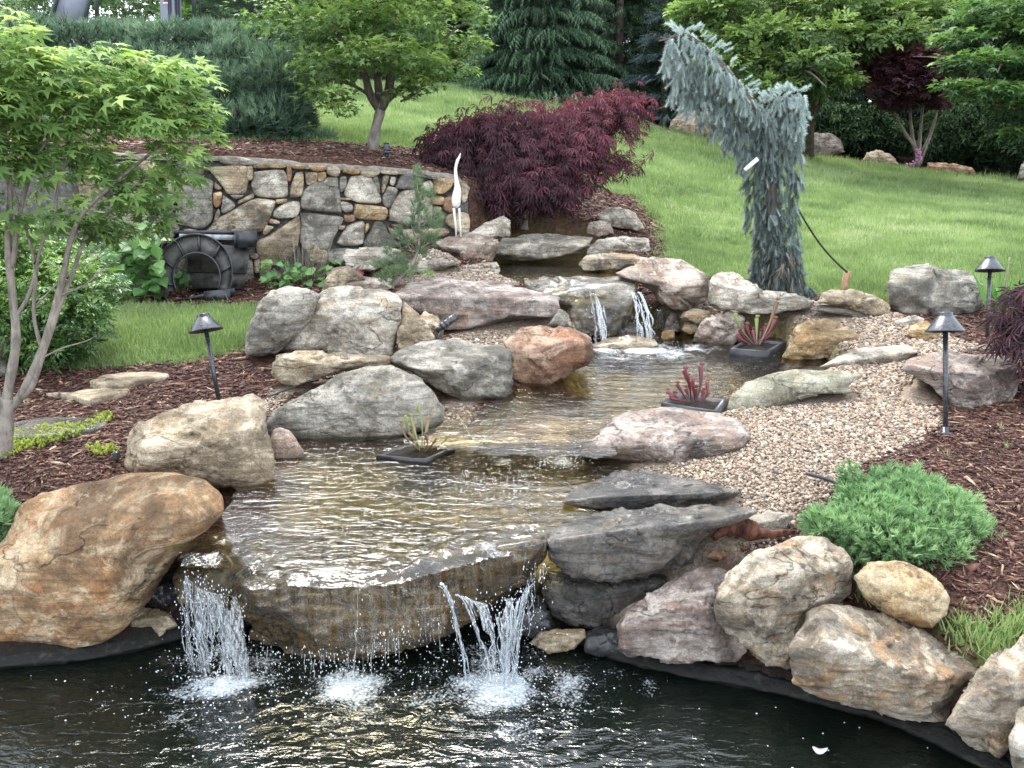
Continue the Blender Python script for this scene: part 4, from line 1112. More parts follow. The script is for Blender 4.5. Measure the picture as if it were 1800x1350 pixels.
o = mesh_obj('pond_edging', np.concatenate(V), np.array(q), rim_m, None, False)
tag(o, 'dark curved ledge edging the lower pond below the boulders', 'pond edging')

# ------------------------------------------------------------------ fieldstone retaining wall
def on_wall(px, py, out=0.0):
    d = ray(px, py)
    # plane y = WA.y + WSL (x - WA.x) - out
    t = (WA[1] - WSL * WA[0] - out) / (d[1] - WSL * d[0])
    return CAM + d * t
WN = unit(np.array((WSL, -1.0, 0)))          # out of the wall, towards the garden
wall_t = empty('retaining_wall', on_wall(600, 400), 'grey and tan fieldstone retaining wall with dark mortar behind the small lawn', 'stone wall')
top_px = [(-60, 268), (150, 270), (300, 272), (380, 275), (470, 281), (560, 288), (640, 293), (700, 297), (760, 303), (800, 312), (824, 330)]
tp = smooth_path(np.array([on_wall(a, b) for a, b in top_px]), 4)
mort = simple('mortar', (.10, .095, .085), .95, .2, .35, 26, .9, dist=.02)
V = []
back = np.array((0, .34, 0))
for P0, dz in ((tp - WN * .035, -1.6), (tp - WN * .035, -.03), (tp - WN * .055 + back, -.03), (tp + back, -1.6)):
    q_ = P0.copy(); q_[:, 2] = (tp[:, 2] + dz) if dz > -1 else 0.3
    V.append(q_)
m_ = len(tp); V = np.concatenate(V)
q = [(k * m_ + i, k * m_ + i + 1, (k + 1) * m_ + i + 1, (k + 1) * m_ + i) for k in range(3) for i in range(m_ - 1)] + [(m_ - 1, 2 * m_ - 1, 3 * m_ - 1, 4 * m_ - 1), (0, m_, 2 * m_, 3 * m_)]
mesh_obj('wall_core', V, np.array(q), mort, wall_t)
mb = MB()
cap = [tp + WN * .022 + np.array((0, 0, -.045)), tp + WN * .026 + np.array((0, 0, -.004)), tp - WN * .02 + np.array((0, 0, .008)), tp - WN * .34 + np.array((0, 0, .004)), tp - WN * .35 + np.array((0, 0, -.06))]
cap = [c + .022 * fbm(c * 9, 3, k)[:, None] for k, c in enumerate(cap)]
V = np.concatenate(cap)
q = [(k * m_ + i, k * m_ + i + 1, (k + 1) * m_ + i + 1, (k + 1) * m_ + i) for k in range(4) for i in range(m_ - 1)]
mesh_obj('coping', V, np.array(q), simple('coping_mortar', (.19, .17, .14), .9, .2, .3, 30, .8, dist=.012), wall_t, True)
A_ = [('grey',[(255,170),(340,140),(480,160),(490,200),(470,280),(400,310),(310,300),(270,260)]),('pale',[(80,330),(130,295),(260,300),(310,320),(262,400),(250,480),(180,530),(120,470)]),
('grey',[(320,330),(440,290),(555,310),(552,400),(555,600),(500,665),(440,682),(340,650),(265,600),(282,500),(300,400)]),('tan',[(262,420),(300,338),(312,345),(278,450),(264,452)]),
('purple',[(160,548),(230,548),(280,655),(295,690),(250,755),(170,805),(65,780),(72,670)]),('tan',[(512,202),(820,190),(826,360),(800,408),(680,408),(640,350),(575,272)]),
('grey',[(600,112),(740,112),(900,150),(868,178),(640,172)]),('tan',[(832,187),(873,187),(873,288),(832,293)]),('orange',[(887,168),(1000,168),(1002,203),(884,203)]),('orange',[(1012,170),(1123,175),(1123,203),(1012,203)]),
('orange',[(1142,187),(1178,192),(1178,298),(1147,298)]),('gold',[(1190,177),(1283,180),(1280,213),(1190,208)]),('pale',[(885,238),(1115,222),(1148,370),(1128,433),(932,433),(873,370),(868,300)]),
('tan',[(1217,242),(1272,247),(1268,400),(1238,432),(1168,428),(1182,330)]),('orange',[(563,402),(620,392),(633,420),(622,488),(590,517),(562,488)]),('tan',[(575,318),(628,360),(600,376),(572,360)]),
('grey',[(642,418),(728,482),(718,528),(632,563),(630,480)]),('pink',[(606,522),(618,570),(580,636),(562,638),(582,560)]),('tan',[(762,460),(873,407),(878,440),(762,488)]),('grey',[(692,417),(808,417),(742,448)]),
('mixed',[(592,605),(780,502),(900,448),(1038,462),(1042,500),(998,620),(928,708),(505,708),(522,690)]),('gold',[(1057,452),(1138,447),(1138,473),(1080,488),(1057,478)]),('pale',[(1042,540),(1130,482),(1228,467),(1248,510),(1218,588),(1110,602),(1037,588)]),
('tan',[(1012,602),(1083,622),(1078,648),(1002,638)]),('tan',[(1238,583),(1248,640),(1243,760),(1180,898),(1002,978),(922,900),(912,790),(1002,740),(1130,652)]),('tan',[(977,652),(1038,672),(970,732),(952,708)]),
('pale',[(332,690),(390,682),(448,700),(440,710),(332,708)]),('tan',[(852,882),(913,882),(913,918),(857,918)]),('tan',[(882,932),(928,927),(928,1018),(892,1028)]),('tan',[(67,472),(128,522),(118,560),(72,520)]),
('pale',[(2,372),(58,422),(68,520),(38,600),(2,608)]),('tan',[(932,932),(1008,962),(1018,1000),(960,1118),(932,1098)]),('grey',[(252,922),(348,922),(358,1038),(252,1038)]),('grey',[(822,932),(868,932),(878,1118),(812,1148)]),
('grey',[(-250,180),(-90,170),(-20,260),(-40,350),(-200,380),(-270,300)]),('tan',[(-60,150),(80,150),(190,200),(190,280),(60,300),(0,240)]),('pale',[(-220,400),(-60,390),(-30,560),(-150,640),(-260,560)]),('mixed',[(-200,680),(-20,640),(30,800),(-60,940),(-220,900)]),('tan',[(-500,200),(-300,190),(-290,400),(-480,420)]),('grey',[(-520,450),(-290,440),(-280,700),(-500,720)])]
B_ = [('grey',[(-40,350),(2,330),(110,282),(188,282),(198,340),(226,536),(180,556),(2,542),(-50,538),(-93,500),(-80,400)]),('grey',[(-98,562),(-15,560),(100,575),(226,593),(226,640),(158,758),(128,826),(60,860),(-40,870),(-100,780),(-92,650)]),('orange',[(-45,180),(2,182),(93,187),(93,228),(2,228)]),
('tan',[(-62,240),(33,242),(33,318),(2,328),(-50,335)]),('gold',[(42,242),(98,237),(98,288),(42,312)]),('tan',[(112,197),(180,187),(218,230),(188,273),(140,268),(107,240)]),('grey',[(212,277),(263,272),(258,360),(212,392)]),
('gold',[(240,207),(358,217),(358,253),(240,243)]),('tan',[(377,232),(518,222),(523,250),(460,278),(377,260)]),('pale',[(302,272),(450,267),(528,420),(526,478),(400,483),(332,468),(248,410)]),
('grey',[(463,290),(508,267),(531,400),(502,368)]),('tan',[(557,262),(603,267),(558,393),(542,388),(547,300)]),('pale',[(612,272),(653,282),(638,343),(607,328)]),('dark',[(662,338),(692,267),(783,252),(788,368),(652,363)]),
('grey',[(592,347),(668,377),(600,517),(552,478),(557,410)]),('pale',[(602,618),(612,500),(682,402),(780,377),(898,422),(938,500),(936,600),(898,648),(700,638)]),('gold',[(337,487),(540,507),(588,532),(578,598),(520,617),(332,593)]),
('grey',[(212,480),(240,467),(308,492),(308,543),(240,550)]),('tan',[(211,437),(288,442),(298,455),(215,458)]),('red',[(247,577),(328,577),(323,623),(252,628)]),('pale',[(188,793),(252,682),(320,642),(403,632),(398,768),(370,812),(230,818)]),
('orange',[(412,652),(438,642),(438,680),(411,718)]),('tan',[(202,662),(253,657),(238,688),(202,688)]),('grey',[(492,627),(548,632),(598,720),(676,826),(404,828),(452,702)]),('tan',[(627,647),(708,652),(698,668),(627,663)]),
('tan',[(592,672),(638,692),(688,768),(640,758),(602,710)]),('pale',[(852,332),(920,302),(946,335),(936,383),(862,383)]),('orange',[(962,272),(1108,292),(1078,370),(1010,412),(962,388),(952,330)]),('orange',[(927,432),(1033,432),(1018,493),(927,478)]),
('red',[(1027,452),(1093,427),(1108,538),(1060,548),(1027,518)]),('grey',[(947,507),(1008,512),(998,548),(947,543)]),('tan',[(1047,592),(1110,562),(1228,572),(1228,718),(1180,728),(1100,678),(1052,640)]),
('tan',[(1172,312),(1213,322),(1218,440),(1182,478),(1167,400)]),('tan',[(702,692),(1048,682),(1048,738),(880,758),(772,798)]),('grey',[(847,237),(958,267),(958,298),(902,268)]),('tan',[(532,227),(600,227),(678,242),(650,258),(542,248)]),
('grey',[(110,850),(230,838),(300,850),(220,960),(120,940)]),('tan',[(-30,780),(100,850),(100,940),(-20,940)])]
nst = 0
for org, L in ((250, A_), (550, B_)):
    for kind, P in L:
        kind = 'gold' if kind == 'orange' and nst % 2 else kind
        Q = np.array([(org + a / 4.5, 250 + b / 4.5) for a, b in P])
        dense = smooth_path(np.concatenate([Q, Q[:1]]), 3)[:-1]
        c = Q.mean(0); dense = c + (dense - c) * 1.02
        size = math.sqrt(np.ptp(Q[:, 0]) * np.ptp(Q[:, 1])) * 8.2 / F
        pr = rng.uniform(.022, .05) + .03 * min(1, size)
        V, tr = [], []
        m = len(dense)
        sd_ = rng.uniform(-40, 40, 3)
        tilt = rng.normal(0, .06, 2)
        rings = [(1.0, -.035), (1.0, pr * .35), (.94, pr * .85), (.80, pr), (.5, pr * 1.08), (.25, pr * 1.1)]
        for s, out in rings:
            for a, b in c + (dense - c) * s:
                p = on_wall(a, b)
                k = vnoise(p[None] * 9 + sd_, 2)[0] * .010 + vnoise(p[None] * 25 + sd_, 3)[0] * .005 + tilt @ ((np.array((a, b)) - c) * 8.2 / F)
                V.append(p + WN * (out + (k if out > 0 and s < 1 else 0)))
        V.append(on_wall(*c) + WN * pr * 1.1)
        for i in range(len(rings) - 1):
            for j in range(m):
                a, b = i * m + j, i * m + (j + 1) % m
                tr += [(a, b, b + m), (a, b + m, a + m)]
        for j in range(m): tr.append(((len(rings) - 1) * m + j, (len(rings) - 1) * m + (j + 1) % m, len(V) - 1))
        V = np.array(V)
        o = mesh_obj('stone', V, np.array(tr), rock_mat(kind), wall_t, True, origin=V.mean(0)); nst += 1

# ------------------------------------------------------------------ garden furniture
lampm = simple('lamp_metal', (.045, .048, .056), .28, .6, .25, 60, .05, metal=.35)
def rot_to(ax):
    ax = unit(np.asarray(ax, float)); x_ = unit(np.cross((0, 1, 0), ax)); y_ = np.cross(ax, x_)
    return np.stack([x_, y_, ax], 1)
def path_light(base, top, label, stake=False):
    base, top = np.array(base), np.array(top)
    L = np.linalg.norm(top - base); M = rot_to(top - base)
    t = empty('path_light', base, label, 'path light', 'black garden path lights')
    MB().lathe(base, [(.0, -.02), (.0125, -.02), (.0125, L - .06), (0, L - .06)], 16, M).build('post', lampm, t, True)
    o = MB().lathe(base, [(.012, L - .065), (.035, L - .062), (.094, L - .098), (.098, L - .098), (.094, L - .092), (.040, L - .022), (.034, L - .018), (.036, L - .004), (.033, L), (0, L)], 40, M).build('lamp_shade', lampm, t, True)
    MB().lathe(base, [(.0, L - .085), (.016, L - .085), (.016, L - .06), (0, L - .06)], 16, M).build('socket', lampm, t, True)
    if stake:
        MB().lathe(base, [(.0, -.03), (.016, -.03), (.034, .014), (.034, .022), (.018, .024), (.017, .05), (.0, .05)], 20, M).build('stake_flange', lampm, t, True)
    return t
g1 = PZ(1662, 768, .61); D1 = (g1 - CAM) @ FW
path_light(g1, PD(1662, 549, D1), 'near right path light with round flange, standing between gravel and mulch', True)
g2 = PZ(1735, 600, .73); D2 = (g2 - CAM) @ FW
path_light(g2, PD(1741, 451, D2), 'far right path light beside the large grey block boulder and leafy irises')
g3 = PZ(387, 716, .565); D3 = (g3 - CAM) @ FW
path_light(g3, PD(357, 552, D3), 'leaning path light behind the beige block boulder on the left')

def uplight(base, head, aim, r, label, L=.11):
    base, head, aim = map(np.array, (base, head, unit(np.array(aim, float))))
    t = empty('spotlight', base, label, 'spotlight', 'small black spotlights')
    MB().tube([base - (0, 0, .03), base + (0, 0, .01), head], .011, 10).build('stem', lampm, t, True)
    M = rot_to(aim)
    MB().lathe(head, [(0, -.045), (.5 * r, -.045), (.55 * r, -.02), (r * .8, -.01), (r * .8, 0), (r, .002), (r, .02), (r * .92, .021), (r * .92, .027), (r, .028), (r, .05), (r * .92, .051), (r, .058), (r, L), (r * .86, L), (r * .82, L - .02), (0, L - .022)], 24, M).build('lamp_head', lampm, t, True)
    MB().lathe(head - aim * .02, [(0, -.018), (.017, -.012), (.017, .012), (0, .018)], 12, rot_to(np.cross(aim, (1, .2, 0)))).build('knuckle', lampm, t, True)
b_ = PZ(768, 600, .72); Db = (b_ - CAM) @ FW
uplight(b_, PD(776, 575, Db), RT * .78 + UP * .62 + FW * .25, .028, 'black uplight angled up from the gravel beside the purple slab', .13)
b_ = PY(681, 278, 9.35)
uplight(b_, PY(680, 270, 9.35), (0, .1, 1), .03, 'dark bullet light standing in the mulch behind the wall by the maple trunk', .10)

# heron statue
whm = simple('weathered_white_wood', (.60, .57, .52), .6, .3, .12, 22, .3)
hD = 8.45
hp = lambda px, py, dd=0: PD(px, py, hD + dd)
t = empty('heron_statue', hp(805, 413), 'white carved heron statue with a raised thin neck on the pink flat rock', 'statue')
mb = MB(); P = smooth_path([hp(803, 366), hp(802, 358), hp(802, 348), hp(804, 335), hp(803, 322), hp(801, 305), hp(801, 295), hp(804, 283), hp(808, 275)], 5)
s_ = np.linspace(0, 1, len(P))
mb.tube(P, np.interp(s_, [0, .06, .16, .3, .42, .55, .75, .9, 1], [.008, .032, .042, .040, .030, .017, .0125, .014, .009]), 14).build('body', whm, t, True)
MB().tube([hp(807, 277), hp(808.5, 272.5), hp(809.5, 269)], [.011, .007, .002], 8).build('beak', whm, t, True)
MB().tube([hp(798, 366), hp(799, 380), hp(801, 395), hp(802, 416, .02)], [.013, .011, .009, .009], 8).build('leg', whm, t, True)
MB().tube([hp(807, 366), hp(808, 380), hp(809, 395), hp(810, 416, .02)], [.011, .008, .008, .008], 8).build('leg', whm, t, True)

# black plastic arch and box leaning on the wall
plm = simple('worn_black_plastic', (.022, .023, .028), .42, .5, .5, 12, .25)
plg = simple('dusty_black_plastic', (.085, .080, .075), .6, .4, .6, 9, .3)
aD = (PZ(340, 530, .785) - CAM) @ FW
ap = lambda px, py, d=0: PD(px, py, aD + d)
t = empty('plastic_frame', ap(340, 528), 'worn black plastic arch frame with a square spillway box behind, at the wall foot', 'pond fitting')
c0 = np.array((343., 484.)); ang = np.linspace(R(215), R(-28), 40)
outer = np.array([(c0[0] + 66 * math.cos(a), c0[1] - 66 * math.sin(a) - (8 if 0 < a < math.pi else 0)) for a in ang]); inner = np.array([(c0[0] + 3 + 40 * math.cos(a), c0[1] + 4 - 42 * math.sin(a)) for a in ang])
outer[0] = (292, 530); inner[0] = (298, 512)
m_ = len(outer)
def band(oA, iA, f0, f1, mat, nm, dD=0):
    V = np.concatenate([[ap(*p, f0 + dD) for p in oA], [ap(*p, f0 + dD) for p in iA], [ap(*p, f1 + dD) for p in oA], [ap(*p, f1 + dD) for p in iA]])
    m = len(oA); q = []
    for i in range(m - 1):
        q += [(i, i + 1, m + i + 1, m + i), (2 * m + i + 1, 2 * m + i, 3 * m + i, 3 * m + i + 1), (i + 1, i, 2 * m + i, 2 * m + i + 1), (m + i, m + i + 1, 3 * m + i + 1, 3 * m + i)]
    q += [(0, m, 3 * m, 2 * m), (m - 1, 3 * m - 1, 4 * m - 1, 2 * m - 1)]
    mesh_obj(nm, V, np.array(q), mat, t)
band(outer * .96 + inner * .04, inner * .96 + outer * .04, .02, .14, plg, 'arch_channel')
band(outer, outer * .92 + inner * .08, -.02, .02, plm, 'outer_rim'); band(inner * .9 + outer * .1, inner, -.02, .02, plm, 'inner_rim')
for k in (3, 9, 15, 21, 27, 33):
    mb = MB(); mb.tube([ap(*outer[k], 0), ap(*inner[k], 0)], .012, 6).build('rib', plm, t)
def pbox(pts, d0, d1, mat, nm):
    V = np.array([ap(*p, d0) for p in pts] + [ap(*p, d1) for p in pts]); n = len(pts)
    if n == 4: mesh_obj(nm, V, np.array([(0, 1, 2, 3), (7, 6, 5, 4)] + [(i, 4 + i, 4 + (i + 1) % 4, (i + 1) % 4) for i in range(4)]), mat, t)
pbox([(292, 530), (412, 506), (414, 516), (300, 531)], -.03, .12, plm, 'bottom_rail')
pbox([(358, 512), (404, 508), (406, 529), (360, 531)], -.06, .06, plm, 'foot_block')
pbox([(305, 405), (450, 405), (450, 411), (305, 411)], .18, .42, plm, 'top_flange')
pbox([(315, 411), (412, 413), (412, 422), (315, 420)], .17, .4, simple('grey_lip', (.35, .35, .36), .5, .4, .3, 14, .1), 'spill_lip')
pbox([(412, 406), (452, 406), (451, 434), (412, 436)], .14, .42, plm, 'side_box')
pbox([(330, 422), (440, 436), (434, 480), (330, 478)], .2, .42, plg, 'back_panel')
pbox([(335, 480), (436, 480), (428, 508), (338, 506)], .22, .42, plg, 'lower_panel')
MB().tube([ap(413, 408, .13), ap(413, 434, .13)], .006, 6).build('edge_bead', plm, t)

# trays for the pitcher plants
soilm = simple('dark_soil', (.018, .014, .011), .95, .2, .4, 50, 1.0)
def tray(corners, z, h, label):
    P = np.array([PZ(a, b, z) for a, b in corners]); c = P.mean(0)
    t = empty('plant_tray', c, label, 'floating planter', 'black square planter trays in the stream')
    V = np.concatenate([P + (0, 0, -h), P, c + (P - c) * .80 + (0, 0, -.002), c + (P - c) * .78 + (0, 0, -h * .6)])
    q = [(i, (i + 1) % 4, 4 + (i + 1) % 4, 4 + i) for i in range(4)] + [(4 + i, 4 + (i + 1) % 4, 8 + (i + 1) % 4, 8 + i) for i in range(4)] + [(8 + i, 8 + (i + 1) % 4, 12 + (i + 1) % 4, 12 + i) for i in range(4)] + [(3, 2, 1, 0)]
    mesh_obj('pot', V, np.array(q), plm, t)
    n = 12; U = np.linspace(-.79, .79, n)
    e1 = (P[1] - P[0] + P[2] - P[3]) / 4; e2 = (P[3] - P[0] + P[2] - P[1]) / 4
    G = np.array([c + e1 * a + e2 * b + np.array((0, 0, -h * .25 + .02 * (1 - max(abs(a), abs(b))) + rng.normal(0, .003))) for b in U for a in U])
    I = np.arange(n * n).reshape(n, n)
    mesh_obj('soil', G, np.stack([I[:-1, :-1], I[:-1, 1:], I[1:, 1:], I[1:, :-1]], -1).reshape(-1, 4), soilm, t, True)
    return c
c_a = tray([(661, 801), (750, 808), (800, 787), (712, 781)], Z1 + .014, .03, 'black planter tray with a sparse green and brown pitcher plant, in the lower pool')
c_b = tray([(1162, 708), (1262, 724), (1281, 701), (1195, 690)], Z2 + .03, .09, 'black planter tray holding the tallest dark red pitcher plant beside the greenish boulder')
c_c = tray([(1283, 613), (1350, 618), (1383, 600), (1318, 592)], Z2 + .045, .10, 'black planter tray with red and green pitcher plant by the orange streaked boulder')

# driftwood, tube, stake, rope, tag
wd = bark_mat('rotten_red_wood', (.035, .014, .010), (.15, .062, .038), 34)
P = smooth_path([PZ(1256, 945, .47), PZ(1275, 930, .48), PZ(1300, 924, .49), PZ(1330, 936, .47), PZ(1365, 938, .47), PZ(1392, 934, .47)], 5)
V = np.linspace(0, 1, len(P))
mb = MB(); mb.tube(P, np.interp(V, [0, .15, .4, .7, 1], [.010, .034, .042, .022, .012]) * (1 + .45 * vnoise(P * 40, 2)), 20)
X = mb.v[0]; mb.v[0] = X + .013 * np.stack([fbm(X * np.array((16, 60, 60)), 4, 3 + j) for j in range(3)], 1)
o = mb.build('driftwood', wd, None, True); tag(o, 'reddish brown chunk of rotten driftwood lying on the gravel', 'driftwood')
o = MB().tube(smooth_path([PZ(1417, 832, .56), PZ(1440, 838, .555), PZ(1465, 846, .545), PZ(1487, 855, .54)], 4), .0085, 8).build('irrigation_tube', black_m, None, True)
tag(o, 'short black irrigation tube poking from the gravel above the green juniper', 'tube')
o = MB().tube(smooth_path([PZ(462, 702, .565), PZ(490, 690, .60), PZ(530, 676, .62), PZ(560, 668, .63)], 4), .006, 6).build('cable', black_m, None, True)
tag(o, 'thin black cable lying in the mulch by the domed grey boulder', 'cable')
stk = bark_mat('raw_stake_wood', (.30, .17, .09), (.46, .29, .17), 20)
sD = (PZ(1485, 516, .87) - CAM) @ FW
mb = MB(); a, b = PD(1481, 518, sD), PD(1490, 477, sD)
M = rot_to(b - a); Lk = np.linalg.norm(b - a)
mb.box((a + b) / 2, (.052, .022, Lk), M); o = mb.build('wooden_stake', stk); tag(o, 'raw wooden stake holding the guy rope beside the weeping spruce', 'stake')
mb = MB(); A, B = PD(1400, 362, sD - .1), PD(1489, 478, sD - .03)
for ph in (0, math.pi):
    tt = np.linspace(0, 1, 90); P = A + (B - A) * tt[:, None]; P[:, 2] -= .05 * np.sin(tt * math.pi)
    P[:, 0] += .006 * np.cos(tt * 160 + ph); P[:, 2] += .006 * np.sin(tt * 160 + ph)
    mb.tube(P, .006, 5)
o = mb.build('guy_rope', simple('rope', (.03, .035, .03), .9, .2, .4, 90, .3), None, True); tag(o, 'twisted dark guy rope from the weeping spruce down to its stake', 'rope')

# play things behind the hedge, seen against the sky
gpl = simple('grey_plastic', (.19, .20, .25), .5, .4, .08, 8, .05)
drk = simple('dark_frame', (.03, .04, .04), .5, .4, .1, 8, .05)
t = empty('playground_slide', PY(120, 60, 13.5), 'grey sloping slide sticking up behind the hedge at the top left', 'slide')
def quadslab(pts, Y, th, nm, mat, dY=(0, 0, 0, 0)):
    V = np.array([PY(a, b, Y + d) for (a, b), d in zip(pts, dY)]); V = np.concatenate([V, V + (0, th, 0)])
    return mesh_obj(nm, V, np.array([(0, 1, 2, 3), (7, 6, 5, 4)] + [(i, 4 + i, 4 + (i + 1) % 4, (i + 1) % 4) for i in range(4)]), mat, t)
quadslab([(86, 60), (146, 60), (168, -60), (118, -60)], 13.4, .06, 'chute', gpl)
MB().tube([PY(83, 60, 13.4), PY(116, -60, 13.4)], .03, 8).build('rail', drk, t, True)
MB().tube([PY(143, 60, 13.35), PY(172, -60, 13.35)], .03, 8).build('rail', drk, t, True)
t = empty('trampoline', PY(330, 60, 13.5), 'trampoline post with grey fabric padding and dark net behind the hedge', 'trampoline')
mb = MB(); nx = 26
U = np.linspace(0, 1, nx)
V = np.array([PY(283 + 37 * u + (0 if v < .5 else -2), 55 - 115 * v, 13.5 + .10 * math.sin(u * 17) * (u > .35)) for v in (0, .5, 1) for u in U])
q = [(k * nx + i, k * nx + i + 1, (k + 1) * nx + i + 1, (k + 1) * nx + i) for k in range(2) for i in range(nx - 1)]
o = mesh_obj('padding', V, np.array(q), gpl, t, True)
MB().tube([PY(285, 60, 13.62), PY(285, -60, 13.62)], .03, 8).build('post', drk, t, True)
MB().tube([PY(341, 50, 13.6), PY(341, -60, 13.6)], .03, 8).build('post', drk, t, True)
MB().tube([PY(351, 50, 13.7), PY(352, -60, 13.7)], .018, 8).build('post', drk, t, True)
MB().tube([PY(170, 50, 14.6), PY(169, -60, 14.6)], .03, 8).build('post', drk, t, True)
quadslab([(286, 6), (295, 6), (295, 4.5), (286, 4.5)], 13.42, .01, 'label_strip', simple('white_print', (.75, .75, .75), .5, .3, 0, 5, 0))
quadslab([(288, 2.5), (293, 2.5), (293, -5), (288, -5)], 13.42, .01, 'red_mark', simple('red_print', (.5, .04, .03), .5, .3, 0, 5, 0))
g = NT('safety_net')
ww = g.mapping(g.pos(), (1, 1, 1))
tr = g.n('BsdfTransparent'); df = g.n('BsdfDiffuse'); df.inputs['Color'].default_value = (.05, .055, .055, 1)
m = g.n('MixShader'); m.inputs[0].default_value = .30; g.l(tr.outputs[0], m.inputs[1]); g.l(df.outputs[0], m.inputs[2])
net_m = g.done(m)
U = np.linspace(0, 1, 20)
V = np.array([PY(353 + 105 * u, 60 - 120 * v, 13.8 + 1.2 * math.sin(u * 2.6)) for v in (0, 1) for u in U])
mesh_obj('net', V, np.array([(i, i + 1, 21 + i, 20 + i) for i in range(19)]), net_m, t, True)

# ------------------------------------------------------------------ leaf and needle templates (local y = growing direction, z = upper side)
def T_palm(n=7, notch=.36, wide=.0, droop=.16):
    ang = np.linspace(-125, 125, n)
    tip = [.55, .8, .95, 1.0, .95, .8, .55] if n == 7 else [.7, .95, 1.0, .95, .7]
    V = [(0, 0, 0)]
    for i, a in enumerate(ang):
        if i > 0:
            am = R((ang[i - 1] + a) / 2); V.append((math.sin(am) * notch, math.cos(am) * notch, .02))
        r = tip[i]; a = R(a)
        for da, rr in ((-.17, r * .62), (0, r), (.17, r * .62)):
            V.append((math.sin(a + da) * rr, math.cos(a + da) * rr, -droop * rr * rr))
    T = [(0, i + 1, i) for i in range(1, len(V) - 1)]
    V = np.array(V); V[:, 1] += .25
    return V, np.array(T)
def T_palm_small():
    V = [(0, -.1, 0)]; n = 5
    for i, a in enumerate(np.linspace(-110, 110, n)):
        if i: am = R(a - 27.5); V.append((math.sin(am) * .42, math.cos(am) * .42, 0))
        r = [.7, .95, 1.0, .95, .7][i]; V.append((math.sin(R(a)) * r, math.cos(R(a)) * r, -.2 * r))
    return np.array(V), np.array([(0, i + 1, i) for i in range(1, len(V) - 1)])
def T_lace(n=7, seed=0):
    rg = np.random.default_rng(seed); V, T = [], []
    for i, a in enumerate(np.linspace(-100, 100, n)):
        a = R(a); r = (1.0 - .35 * abs(a) / 1.75) * rg.uniform(.85, 1.1)
        u = np.array((math.sin(a), math.cos(a), 0)); w = np.array((math.cos(a), -math.sin(a), 0)) * .055
        b = len(V)
        V += [tuple(u * .05), tuple(u * r * .5 + w + (0, 0, -.08)), tuple(u * r + np.array((0, 0, -.42))), tuple(u * r * .5 - w + np.array((0, 0, -.08)))]
        T += [(b, b + 1, b + 2), (b, b + 2, b + 3)]
    return np.array(V), np.array(T)
def leaf_at(o, d, n, L, W, bend=.25):
    d = unit(np.asarray(d, float)); x_ = unit(np.cross(d, n)); z_ = np.cross(x_, d)
    return [o, o + d * L * .45 + x_ * W / 2 + z_ * .04 * L, o + d * L - z_ * bend * L, o + d * L * .45 - x_ * W / 2 + z_ * .04 * L], [(0, 1, 2), (0, 2, 3)]
def T_sprig(n=7, L=.34, W=.15, seed=0, flat=.5, bend=.25, spreadang=55):
    """a twig with alternating oval leaves"""
    rg = np.random.default_rng(seed); V, T = [], []
    for i in range(n):
        t = (i + .3) / n; s = 1 if i % 2 else -1
        o = np.array((0, t * .8, -.1 * t * t))
        a = R(spreadang) * s * rg.uniform(.7, 1.2) if i < n - 1 else 0
        d = np.array((math.sin(a), math.cos(a), rg.uniform(-.5, .35) * (1 - flat)))
        v, t_ = leaf_at(o, d, np.array((rg.normal(0, .3), 0, 1)), L * rg.uniform(.8, 1.2), W, bend)
        b = len(V); V += v; T += [tuple(b + k for k in q) for q in t_]
    return np.array(V), np.array(T)
def T_tuft(n=10, spread=.5, w=.06, seed=0, two=False):
    """needles or blades from one point"""
    rg = np.random.default_rng(seed); V, T = [], []
    for i in range(n):
        d = unit(np.array((rg.normal(0, spread), 1, rg.normal(0, spread)))) * rg.uniform(.6, 1.05)
        x_ = unit(np.cross(d, rg.normal(size=3))) * w / 2
        o = np.array((0, rg.uniform(0, .25), 0))
        b = len(V); V += [o - x_, o + x_, o + d]; T.append((b, b + 1, b + 2))
    return np.array(V), np.array(T)
def T_shoot(n=60, L=1.0, nl=.16, w=.018, seed=0, ang=50, core=.022):
    """bottle brush spruce shoot"""
    rg = np.random.default_rng(seed); V, T = [], []
    k = 5
    for j in range(2):
        for i in range(k): a = i / k * 2 * math.pi; V.append((core * math.cos(a), j * L * .95, core * math.sin(a)))
    for i in range(k): T += [(i, (i + 1) % k, k + (i + 1) % k), (i, k + (i + 1) % k, k + i)]
    for i in range(n):
        y = L * (i + .5) / n; a = i * 2.399 + rg.uniform(-.3, .3); f = R(ang * (1 - .35 * y / L))
        rad = np.array((math.cos(a), 0, math.sin(a)))
        d = rad * math.sin(f) + np.array((0, math.cos(f), 0))
        x_ = unit(np.cross(d, rad + np.array((.01, 0, .3)))) * w / 2
        o = np.array((0, y * .93, 0)); b = len(V)
        V += [o - x_, o + x_, o + d * nl * rg.uniform(.8, 1.15)]; T.append((b, b + 1, b + 2))
    return np.array(V), np.array(T)
def T_frond(n=9, seed=0, droop=.5, w=.05, side=.34):
    """far spruce spray: an arching axis with hanging side twigs"""
    rg = np.random.default_rng(seed); V, T = [], []
    for i in range(n):
        t = (i + .5) / n; s = 1 if i % 2 else -1
        o = np.array((0, t, -droop * .35 * t * t)); L = side * (1.1 - .6 * t)
        d = np.array((s * .75, .65, -droop * rg.uniform(.5, 1.4))); d = unit(d) * L
        x_ = np.array((0, w, 0)) if True else 0
        b = len(V); V += [o - x_ * .6, o + x_, o + d]; T.append((b, b + 1, b + 2))
        d2 = np.array((s * .25, .35, -droop * 1.3)) * L; b = len(V)
        V += [o - x_ * .5, o + x_ * .8, o + d2]; T.append((b, b + 1, b + 2))
    b = len(V); V += [(-.03, 0, 0), (.03, 0, 0), (0, 1.1, -droop * .4)]; T.append((b, b + 1, b + 2))
    return np.array(V), np.array(T)

